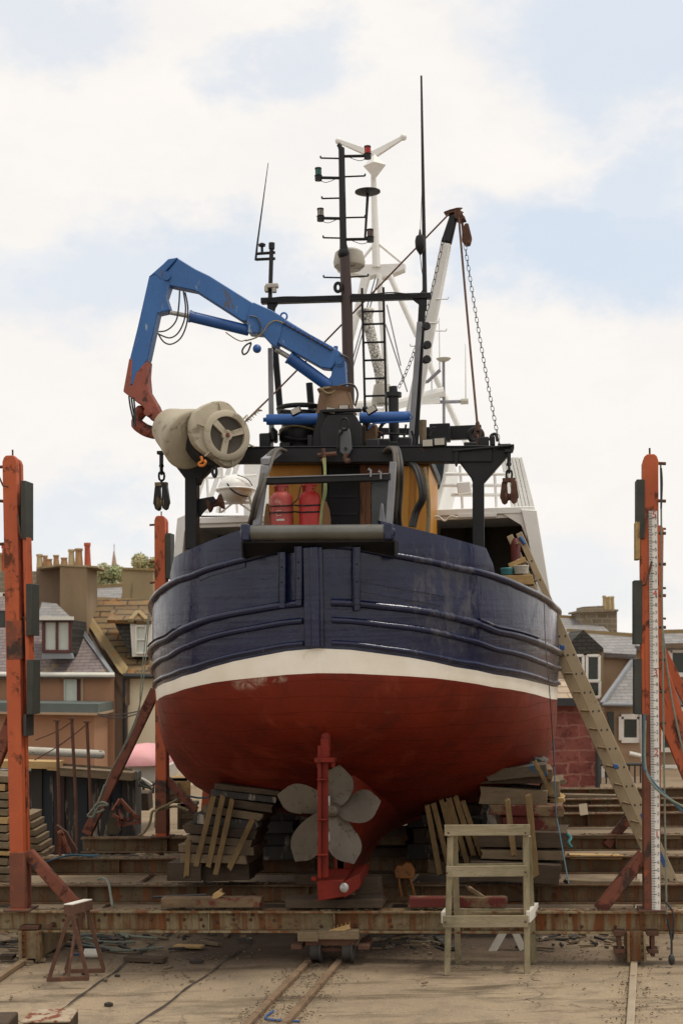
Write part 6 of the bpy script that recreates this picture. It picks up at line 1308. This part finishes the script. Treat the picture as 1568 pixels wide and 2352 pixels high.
mb = MB(); p = Bp(1339, 1859, bt[4]-.2); mb.box(p, .16, .01, .22, (B_+UP*.12, A_, UP-B_*.12)); top('card', mb, M['cream'], 'pale blank card hung on the rusty beams at right', 'card')
rope([Bp(1302, 1915, 2.5), Bp(1310, 1925, 2.45), Bp(1305, 1935, 2.4), Bp(1312, 1945, 2.4)], .02, M['turq'], 'turquoise scrap of cord on the right crib', 'cord')
rope([Bp(1270, 1700, 2.9), Bp(1276, 1860, 2.7), Bp(1282, 1900, 2.5), Bp(1305, 2030, 1.2)], .008, M['rope_blue'], 'thin blue line hanging down the right crib', 'cord')
# blocks added farther forward under the hull to darken it and cut bounce
for t in (bt[2], bt[3], bt[4], bt[6]):
    for r_ in (-1.75, 1.25):
        zt = lv('bot', t)+.17*abs(r_); n = max(2, int((zt-.66)/.2)); h_ = (zt-.66)/n
        for k in range(n):
            c = W_(r_+rg.uniform(-.08, .08), t+rg.uniform(-.08, .08), .66+h_*(k+.5)); d_ = B_ if k % 2 == 0 else B_*.96+A_*.2
            mb = MB(); mb.rough(c-d_*.62, c+d_*.62, .7, h_*.97, UP); top('shade_block', mb, M[rg.choice(('wood_dark', 'tarry', 'tarry'))], 'dark block added farther forward to darken the space under the hull', 'timber', 'blocks added to darken under the hull', bevel=.008)
# orange screw jack in the gloom under the keel
M['jack'] = worn('orange_jack_paint', '8f5a20', '74481a', '4a3424', .55, 3, 5, .6)
mb = MB(); t = 2.7; mb.prism([Bp(x, y, t) for x, y in ((905, 2000), (912, 1988), (922, 1990), (930, 1982), (942, 1984), (952, 2000), (950, 2018), (908, 2018))], A_*.12); mb.tube([Bp(915, 2018, t), Bp(922, 2060, t)], .018); mb.tube([Bp(942, 2018, t), Bp(952, 2058, t)], .018); mb.tube([Bp(928, 2010, t+.1), Bp(932, 2055, t+.3)], .018)
top('trestle_jack', mb, M['jack'], 'orange trestle jack standing in the shade right of the keel', 'jack', bevel=.01)
mb = MB(); mb.bar(Bp(636, 1857, 7.0), Bp(672, 1857, 7.0), .3, .09); top('channel', mb, M['white_plain'], 'pale steel channel lying behind the left propeller blades', 'channel', bevel=.004)
M['tarp'] = worn('blue_sheet', '2f5a94', '27497a', sc=3); mb = MB(); mb.prism([Bp(x, y, 6.4) for x, y in ((610, 1906), (622, 1870), (630, 1868), (632, 1906))], A_*.1); top('blue_sheet', mb, M['tarp'], 'blue sheeting showing between the left crib and propeller', 'sheet')

# ------------------------------------------------------------------ tall wooden trestle
ts = thing('trestle', 'tall mossy wooden trestle standing in front of the right crib', 'trestle', G(1118, 2240))
def gleg(a, b, da, db, w_, par, m='wood_green', name='leg', w2=None):
    mb = MB(); mb.bar(P(*a, da), P(*b, db), w_, w2 or w_, V((0, 1, 0))); return build(name, mb, M[m], par, bevel=.004)
d0 = 17.1; dtp = 17.25
gleg((1026, 2240), (1034, 1900), d0, dtp, .072, ts, w2=.06); gleg((1210, 2243), (1206, 1902), d0, dtp, .072, ts, w2=.06)
gleg((1052, 2212), (1042, 1905), 17.75, dtp+.12, .075, ts, w2=.06); gleg((1225, 2212), (1211, 1920), 17.62, dtp+.12, .075, ts, w2=.06)
for (a, b, d, h) in (((1020, 1907), (1215, 1906), dtp-.06, .13), ((1024, 2002), (1208, 2000), d0+.02, .13), ((1016, 2117), (1212, 2116), d0-.03, .14)):
    mb = MB(); mb.bar(P(*a, d), P(*b, d), .035, h); build('rail', mb, M['wood_greenx'], ts, bevel=.004)
for (a, b, d, h) in (((1046, 1988), (1210, 1986), 17.45, .04), ((1046, 2096), (1218, 2096), 17.62, .10), ((1028, 1906), (1216, 1905), dtp+.16, .12)):
    mb = MB(); mb.bar(P(*a, d), P(*b, d), .035, h); build('rail', mb, M['wood_green'], ts, bevel=.004)
for a_, b_ in ((P(1017, 2108, 17.3), P(1032, 2090, 17.7)), (P(1212, 2106, 17.1), P(1231, 2086, 17.75))): mb = MB(); mb.bar(a_, b_, .05, .14); build('side_tie', mb, M['white_plain'], ts, bevel=.004)
mb = MB()
for x, y in ((1029, 1913), (1029, 1922), (1206, 1913), (1026, 2005), (1206, 2003), (1022, 2118), (1206, 2117)): mb.ball(P(x, y, d0-.06), .014)
build('bolts', mb, M['rust'], ts)
for (x0, y0, x1, y1, l) in ((1160, 2132, 1128, 2188, 'left'), (1178, 2132, 1200, 2180, 'right')):
    mb = MB(); mb.bar(P(x0, y0, 18.4), P(x1, y1, 18.4), .09, .06, V((0, 1, 0))); top('prop_board', mb, M['white_plain'], 'pale board leaning under the beam behind the trestle, %s one of two' % l, 'board', 'boards under the beam')
# ------------------------------------------------------------------ small rusty stand at left
st = thing('steel_stand', 'small rusty steel A-frame stand in the left foreground', 'stand', G(175, 2245))
def br(a, b, da, db, par, w_=.045, name='leg', m='rust'): mb = MB(); mb.bar(P(*a, da), P(*b, db), w_, w_*.7, V((0, 1, 0))); return build(name, mb, M[m], par, bevel=.003)
dA, dB = 16.75, 17.4
mb = MB(); e0_, e1_ = P(158, 2090, dA), P(203, 2078, dB); mb.bar(e0_, e1_, .12, .12); hd = build('head_tube', mb, M['rust'], st, bevel=.006)
mb = MB(); mb.bar(e0_+UP*.064, e1_+UP*.064, .11, .012); build('worn_top', mb, M['white_plain'], hd)
br((113, 2249), (160, 2100), dA, dA, st); br((202, 2246), (166, 2100), dA, dA, st); br((108, 2250), (205, 2247), dA, dA, st, .05, 'foot_bar')
br((152, 2228), (192, 2095), dB, dB, st); br((239, 2228), (200, 2086), dB, dB, st); br((150, 2231), (241, 2229), dB, dB, st, .05, 'foot_bar')
br((157, 2248), (176, 2110), dA, dA+.3, st, .03, 'strut'); br((196, 2230), (176, 2110), dB, dA+.3, st, .03, 'strut')
# ------------------------------------------------------------------ long ladder
ld = thing('extension_ladder', 'long double wooden-coloured ladder leaning from the slip up to the boat', 'ladder', G(1575, 2090))
M['ladder'] = worn('dusty_ladder_paint', 'ab9a7c', '9a896c', '7d6c50', .62, 2, 4, .6)
tl = 4.6; back = A_*.40-B_*.14
def lx(y): return 1222+.447*(y-1294)
def lpt(y, off=0): return Bp(lx(y)+off, y, tl)
rows_ = []
for (ya, yb, off, nm) in ((1224, 2096, 0, 'upper'), (1440, 2110, -14, 'lower')):
    for k, bk in enumerate((V((0, 0, 0)), back)):
        p, q = lpt(ya, off)+bk, lpt(yb, off)+bk; mb = MB(); mb.bar(p, q, .095, .035, A_); build('stile', mb, M['ladder'], ld, bevel=.006)
    n = int((yb-ya)/43)
    for i in range(n):
        y = ya+22+i*43; c = lpt(y, off); mb = MB(); mb.tube([c-A_*.016, c+back], .018, 8); mb.lathe(c-A_*.019, A_, [(0, .018), (.004, .018)], 10, 1); o = build('rung', mb, [M['ladder'], M['black_hose']], ld)
for y in (1487, 1760): mb = MB(); mb.box(lpt(y, -18)-A_*.03, .07, .03, .07); build('stop', mb, M['tarp'], ld, bevel=.01)
for y0, y1 in ((1868, 1905), (1955, 1990)): mb = MB(); mb.bar(lpt(y0, -6)-A_*.022, lpt(y1, -6)-A_*.022, .06, .006, A_); build('label_strip', mb, M['tarp'], ld)
mb = MB(); mb.tube([lpt(1234, -2)-A_*.03, lpt(1250, 2)-A_*.03], .03); build('tape_wrap', mb, M['tarp'], ld)
rope([Bp(1249, 1385, 2.6), Bp(1252, 1480, 2.2), Bp(1262, 1600, 2.0), Bp(1272, 1760, 2.6)], .006, M['black_hose'], 'thin dark line hanging down the starboard side of the hull', 'cord')

# ------------------------------------------------------------------ clutter at the left
q6 = lambda x, y: ((x/2.24)/1.4694, (2050+y/2.24)/1.4694)
q7 = lambda x, y: ((x/2.0907)/1.4694, (2650+y/2.0907)/1.4694)
sh_ = thing('dark_shed', 'low dark tarred shed of upright boards behind the left post', 'shed', V((P(190, 1955, 27.5).x, 27.5, 0)))
cols = ['tarry', 'navy_board', 'tarry', 'tarry', 'navy_board', 'tarry', 'tarry', 'navy_board', 'tarry']; M['navy_board'] = worn('navy_tarred_board', '2b3038', '23272f', '8a8478', .6, 2, 3, .8, streak=6)
M['maroon_board'] = worn('maroon_patched_board', '3a2624', '2a2523', '8f8375', .62, 2, 2.5, .8, streak=4); cols[2] = 'maroon_board'
for k in range(9):
    x0, x1 = 72+k*26, 72+k*26+25; mb = MB(); mb.prism([P(x, y, 27.5+.05*(k % 2)) for x, y in ((x0, 1762+k*1.5), (x1, 1763+k*1.5), (x1, 1962), (x0, 1964))], V((0, .1, 0))); build('board', mb, M[cols[k]], sh_, bevel=.004)
mb = MB(); mb.prism([P(x, y, 27.6) for x, y in ((-80, 1768), (312, 1776), (312, 1960), (-80, 1965))], V((0, .8, 0))); build('shed_body', mb, M['tarry'], sh_)
mb = MB(); mb.bar(P(-80, 1752, 27.3), P(142, 1756, 27.3), .5, .14); mb.bar(P(112, 1764, 27.2), P(285, 1776, 27.2), .3, .06); build('capping', mb, M['wood_pale'], sh_, bevel=.006)
mb = MB(); mb.bar(P(142, 1770, 27.3), P(310, 1782, 27.3), .5, .16); build('lintel', mb, M['wood_old'], sh_, bevel=.006)
rg = random.Random(9); mb = MB()
for k in range(160):
    x = rg.uniform(60, 300); c = P(x, 1752+(x-60)*.07, 27.5); a = rg.uniform(-1, 1); mb.box(c, rg.uniform(.05, .3), .06, rg.uniform(.02, .07), (B_, A_, UP))
tag(build('scrap', mb, M['wood_old'], smooth=0), 'scraps of timber strewn along the top of the dark shed', 'scrap', kind='stuff')
mb = MB(); mb.tube([P(20, 1722, 28.3), P(110, 1727, 28.3), P(236, 1733, 28.3), P(241, 1733, 28.3)], [.08, .085, .085, .05], 14); top('grey_pipe', mb, M['radome'], 'long grey pipe lying on top of the dark shed', 'pipe')
for (a, b, s_) in (((131, 1653), (137, 1870), 'leftmost'), ((165, 1648), (176, 1860), 'middle'), ((200, 1656), (210, 1880), 'rightmost')):
    mb = MB(); mb.tube([P(*a, 26.6), P(*b, 26.6), P(b[0]+2, 1985, 26.6)], .032, 8); mb.box(P(*a, 26.6)-UP*.02, .1, .08, .04); top('steel_stake', mb, M['rust'], 'thin rusty stake standing before the dark shed, %s of three' % s_, 'stake', 'rusty stakes')
rope([P(82, 1700, 26.6), P(131, 1680, 26.6), P(165, 1658, 26.6)], .012, M['rust'], 'sagging wire between the left post and the rusty stakes', 'wire', 'wire'); rope([P(80, 1746, 26.6), P(140, 1710, 26.6), P(200, 1664, 26.6)], .012, M['rust'], 'lower rusty wire rising to the rightmost stake', 'wire', 'wire')
# plank pile
rg = random.Random(2)
for k in range(15):
    y = 1782+k*18.6; dx = rg.uniform(-5, 6); hp_ = 15 if k != 9 else 9
    mb = MB(); dd = 22.5; p, q = P(-90, y+rg.uniform(-1, 1)-2, dd), P(32+dx+(k > 8)*6, y+3, dd); mb.bar(p, q, .9, hp_*dd/F); top('plank', mb, M['wood_pale' if k % 4 == 1 else 'wood_old'], 'sawn plank in the tall pile at the left edge', 'plank', 'planks piled at the left edge', bevel=.006)
for k in range(6):
    y = 1870+k*17; mb = MB(); mb.bar(P(60, y, 24), P(84+k*6, y+2, 24), .9, .1); top('plank', mb, M['wood_old'], 'short plank in the stepped pile behind the left post', 'plank', 'planks stepped behind the left post', bevel=.006)
# covered dinghy
M['pink'] = worn('pink_cover', 'd9a0a2', 'cc9092', sc=1.5, rough=.6)
dg = thing('covered_dinghy', 'small white boat under a faded pink cover beyond the shed', 'boat', P(328, 1830, 33))
mb = MB(); c = P(333, 1752, 33); rowsd = []
for i in range(9):
    q = i/8-.5; sc = (1-(2*q)**2*.8)**.5
    rowsd.append([c+V((math.cos(PI*j/12)*-.62*sc+.02, q*2.2, math.sin(PI*j/12)*.46*sc)) for j in range(13)])
mb.loft(rowsd); mb.f += [list(range(13)), list(range(8*13, 9*13))]; mb.m += [0, 0]; build('cover', mb, M['pink'], dg, smooth=70)
mb = MB(); mb.prism([c+V(v) for v in ((-.5, -.8, -.38), (.6, -.8, -.38), (.66, -.8, .0), (-.62, -.8, .0))], V((0, 2, 0))); build('hull', mb, M['white_plain'], dg, bevel=.03)
mb = MB(); mb.tube([P(300, 1797, 32), P(360, 1800, 32)], .035); 
for x in (306, 330, 352): mb.tube([P(x, 1797, 32), P(x, 1822, 32)], .03)
build('trailer', mb, M['black_iron'], dg)
mb = MB(); c = P(289, 1818, 29.5); mb.lathe(c, UP, [(0, .105), (.27, .135), (.28, .14), (.26, .12)], 20); top('white_bucket', mb, M['white_plain'], 'white plastic bucket on the crate beside the leaning brace', 'bucket')
mb = MB(); mb.prism([P(x, y, 29.3) for x, y in ((262, 1820), (340, 1822), (342, 1862), (262, 1862))], V((0, .7, 0))); top('grey_crate', mb, M['wood_dark'], 'grey wooden crate carrying the white bucket', 'crate', bevel=.01)
for (x0, y0, x1, y1, d, m, l) in ((389, 1787, 434, 1845, 27.5, 'wood_pale', 'pale open wooden crate right of the rear post'), (412, 1846, 450, 1905, 26.3, 'wood_old', 'rusty-edged wooden box in front of the pale crate'), (384, 1800, 406, 1840, 27.2, 'wood_old', 'narrow wooden box beside the rear post')):
    mb = MB(); k = .05
    a, b, c, e = [P(x, y, d) for x, y in ((x0, y0), (x1, y0), (x1, y1), (x0, y1))]; mb.prism([a, b, c, e], V((0, .05, 0))); mb.prism([a, b, b-UP*.06, a-UP*.06], V((0, .6, 0))); mb.bar(a, e, .06, .08, V((0, 1, 0))); mb.bar(b, c, .06, .08, V((0, 1, 0))); mb.bar(a.lerp(e, .5)-V((0, .02, 0)), b.lerp(c, .5)-V((0, .02, 0)), .03, .08); mb.prism([e, c, c+UP*.03, e+UP*.03], V((0, .6, 0)))
    top('wooden_crate', mb, M[m], l, 'crate', bevel=.004)
fr_ = thing('steel_trestle', 'collapsed red steel trestle lying left of the rear post', 'trestle', P(300, 1935, 26.5))
for a, b in (((850, 100), (800, 180)), ((850, 100), (980, 245)), ((845, 170), (860, 245)), ((880, 150), (960, 215)), ((830, 265), (985, 215)), ((835, 285), (990, 260)), ((800, 210), (850, 240))):
    mb = MB(); mb.bar(P(*q7(*a), 26.5), P(*q7(*b), 26.4), .06, .06); build('strut', mb, M['orange2'], fr_, bevel=.004)
fr2 = thing('red_bracket', 'small brown and red braced bracket standing before the dark shed', 'bracket', P(150, 1965, 24))
mb = MB(); mb.prism([P(*q7(*p), 24) for p in ((385, 290), (400, 280), (470, 330), (545, 460), (520, 475), (440, 350), (395, 320))], V((0, .1, 0))); build('arm', mb, M['rust'], fr2)
for a, b in (((430, 350), (420, 480)), ((440, 360), (485, 475)), ((415, 345), (445, 330))): mb = MB(); mb.tube([P(*q7(*a), 23.9), P(*q7(*b), 23.9)], .05, 8); build('leg', mb, M['orange2'], fr2)
mb = MB(); mb.prism([P(*q7(*p), 26.8) for p in ((745, 350), (790, 125), (815, 200), (850, 320), (835, 345))], V((0, .08, 0))); top('blue_board', mb, M['wood_blue'], 'blue painted board leaning beside the long brace', 'board')
for k, off in enumerate((0, 9)):
    rope([Bp(*q6(1130-off, 60), 8.2), Bp(*q6(1085-off*2, 560), 7.9), Bp(*q6(1040+off, 800), 7.9), Bp(*q6(950+off, 1020), 7.8), Bp(*q6(840, 1240), 7.8), Bp(*q6(760+off, 1440), 7.8), Bp(*q6(700, 1568), 7.9)], .011, M['rope_green'], ('grey-green mooring rope running down beside the long brace', 'second strand of mooring rope running down the long brace')[k], 'rope')
rope([Bp(*q7(*p), 7.7) for p in ((740, 0), (700, 110), (640, 190), (622, 215), (660, 220), (700, 150), (760, 140), (720, 120), (670, 150), (690, 190), (740, 170))], .022, M['rope_green'], 'loops of grey-green rope knotted round the long brace', 'rope')
rope([Bp(*q7(*p), 7.9) for p in ((1330, 180), (1240, 150), (1120, 175), (1075, 190), (1060, 260), (1020, 330), (980, 355))], .025, M['rope_tan'], 'olive rope draped round the foot of the rear post', 'rope')
rope([Bp(*q7(*p), 7.85) for p in ((1255, 100), (1180, 140), (1110, 180), (1100, 250), (1095, 300))], .025, M['rope_tan'], 'second olive rope end hanging on the rear post', 'rope')
rg = random.Random(6)
for k in range(6):
    x0, y0 = 285+rg.uniform(-8, 8), 1862+0; rope([Bp(*q7(300+k*18, 548-k*6), 5.6), Bp(*q7(450+k*12, 505-k*3), 5.65), Bp(*q7(560+k*20, 492+k*2), 5.7), Bp(*q7(640+k*14, 492), 5.75)], .013, M['rope_blue'], 'blue-grey rope bundle lying on the third beam', 'rope', group='rope strands on the third beam')
for k in range(7):
    rope([P(*q6(1000+rg.uniform(0, 60), 1300+rg.uniform(0, 90)), 28), P(*q6(1070, 1290+rg.uniform(0, 60)), 28), P(*q6(1150, 1330+rg.uniform(0, 60)), 28)], .03, M[('rope_green', 'black_hose', 'white_plain')[k % 3]], 'tangled rope and hose heaped beside the white bucket', 'rope', group='tangle beside the white bucket')
rope([Bp(*q6(*p), 9.2) for p in ((1350, 1450), (1430, 1430), (1500, 1440), (1568, 1436))], .02, M['rope_blue'], 'blue rope lying on the wooden box beside the rear post', 'rope')
rope([P(*q7(*p), d) for p, d in (((690, 665), 19.9), ((720, 655), 19.8), ((750, 665), 19.6), ((770, 700), 19.4), ((785, 790), 19.0), ((795, 850), 18.6))], .018, M['rope_green'], 'bent grey hose hooked over the second beam', 'hose', 'hose')
rope([P(*q7(*p), d) for p, d in (((1080, 790), 18.6), ((1250, 782), 18.6), ((1460, 772), 18.5))], .016, M['black_hose'], 'straight dark rod resting on the red timber at left', 'rod', 'rod')
# hoses and scrap under the left part of the nearest beam
rg = random.Random(12)
for k in range(9):
    pts = []; x = rg.uniform(380, 640); y = rg.uniform(1050, 1150)
    for i in range(5): pts.append(G(*q7(x, y), .03+.02*rg.random())); x += rg.uniform(90, 170); y += rg.uniform(-38, 40); y = min(max(y, 1040), 1165)
    rope(pts, rg.uniform(.012, .022), M[('rope_green', 'black_hose')[k % 2]], 'grey and black hose ends lying tangled under the nearest beam', 'hose', 'hose', 6, 'hose ends under the nearest beam')
for (a, b, h, m, l) in (((290, 2202), (380, 2206), 11, 'wood_dark', 'short dark red block lying on the slip behind the small stand'), ((402, 2133), (478, 2136), 6, 'wood_dark', 'thin dark board lying under the beam above the hoses'), ((402, 2174), (466, 2176), 5, 'wood_pale', 'pale lath lying on the slip right of the hoses'), ((0, 2199), (34, 2199), 10, 'wood_dark', 'dark board end by the riveted bogie at left'), ((1010, 2155), (1040, 2180), 8, 'tarry', 'dark broken board under the beam left of the trestle')):
    pa, pb = G(*a, .04), G(*b, .04); mb = MB(); mb.bar(pa+UP*.01, pb+UP*.01, .16, h*.0052); top('scrap_board', mb, M[m], l, 'board', bevel=.004)
mb = MB(); c = G(213, 2200); mb.lathe(c+UP*.06-B_*.1, B_, [(0, .06), (.2, .06), (.21, .04)], 16); top('white_tub', mb, M['white_plain'], 'white tub lying on its side behind the small stand', 'tub')
rope([G(*q7(520, 1195), .01), G(*q7(600, 1190), .02), G(*q7(690, 1192), .01)], .012, M['tarp'], 'bright blue cord lying behind the small stand', 'cord'); rope([G(492*1, 2350, .01)+V((.9, 0, 0)), G(612, 2340, .02), G(628, 2322, .02)], .012, M['tarp'], 'blue cord lying between the middle rails', 'cord')
for (x, y, s_) in ((452, 2215, .09), (270, 2243, .035), (195, 2240, .04), (250, 2310, .05)):
    mb = MB(); c = G(x, y); mb.ball(c+UP*s_*.3, s_*1.2, s_*.8, s_*.6, 7); top('lump', mb, M['joint'], {452: 'dark lump of debris lying between the two joints of the slip', 270: 'tiny dark lump on the slip below the stand', 195: 'little brown stone at the foot of the stand', 250: 'dark twist lying by the nearer joint'}[x], 'debris')
# foreground stumps in the bottom-left corner
for (x0, x1, y0, l) in ((52, 160, 2328, 'timber stump with a rust-stained white cap in the bottom left corner'), (-60, 18, 2330, 'dark timber stump cut off by the left edge of the view')):
    d = 14.6; mb = MB(); a, b = P(x0, y0+22, d), P(x1, y0+22, d); mb.prism([V((a.x, d, 0)), V((b.x, d, 0)), V((b.x, d, a.z)), V((a.x, d, a.z))], V((0, .5, 0))); o = top('stump', mb, M['wood_dark'], l, 'stump', bevel=.02)
    if x0 > 0: mb = MB(); mb.prism([V((a.x-.02, d-.02, a.z)), V((b.x+.01, d-.02, a.z)), V((b.x, d+.5, a.z)), V((a.x, d+.5, a.z))], UP*.02); build('cap', mb, worn('rust_stained_cap', 'a89a84', '8f7d66', '6e3a22', .5, 5, 7, .8), o, bevel=.006)
# broken boards and scrap under the nearest beam
rg = random.Random(31)
for nm, mt_, lab, cnt in (('dark_scrap', 'tarry', 'dark broken scrap strewn under the nearest beam', 110), ('pale_scrap', 'wood_old', 'pale splinters of wood strewn under the nearest beam', 130)):
    mb = MB()
    for k in range(cnt):
        x, y = rg.choice(((rg.uniform(230, 620), rg.gauss(2152, 12)), (rg.uniform(850, 1040), rg.gauss(2165, 12)), (rg.uniform(1215, 1440), rg.gauss(2158, 12)), (rg.uniform(0, 130), rg.gauss(2160, 25)), (rg.uniform(100, 1500), rg.uniform(2040, 2070))))
        c = G(x, y); a = rg.gauss(0, .9); L_ = rg.uniform(.04, .34)*(1 if rg.random() < .7 else .4)
        u = V((math.cos(a), math.sin(a), rg.uniform(-.12, .12))).normalized(); v_ = V((-math.sin(a), math.cos(a), 0)); mb.box(c+UP*rg.uniform(.02, .05), L_, rg.uniform(.02, .07), rg.uniform(.012, .04), (u, v_, u.cross(v_)))
    tag(build(nm, mb, M[mt_], smooth=0), lab, 'scrap', kind='stuff')
# tuft of weeds
M['weed'] = mk_leaf('weed_leaves', '55753a', '6b8a45', '7d8a50'); mb = MB(); rg = random.Random(3)
for k in range(500):
    x = rg.choice((rg.gauss(262, 9), rg.gauss(290, 5), rg.uniform(238, 310))); c = Bp(x, 1917, bt[3]+.3+rg.uniform(0, .8)); c.z = .4+.1*mnoise.noise(c*3); v = V((rg.gauss(0, .4), rg.gauss(0, .4), 1)).normalized()*rg.uniform(.03, .13); s_ = v.cross(V((rg.random(), rg.random(), .1))).normalized()*.014
    mb.add([c-s_, c+s_, c+v], [[0, 1, 2]])
tag(build('weeds', mb, M['weed'], smooth=0), 'green weeds growing between the fourth beam and the clutter', 'weeds', kind='stuff')
mb = MB(); rg = random.Random(21)
for k in range(420):
    x = rg.uniform(420, 520) if k < 150 else rg.uniform(200, 470); c = P(x, rg.uniform(1880, 1915), rg.uniform(26, 29)); c.z = max(c.z*.5, .03); a = rg.uniform(0, PI)
    mb.box(c, rg.uniform(.05, .35), rg.uniform(.04, .1), rg.uniform(.03, .1), (V((math.cos(a), math.sin(a), rg.uniform(-.3, .3))).normalized(), V((-math.sin(a), math.cos(a), 0)), UP))
tag(build('rubbish', mb, M['wood_old'], smooth=0), 'heap of broken wood and rubbish behind the rear post', 'rubbish', kind='stuff')
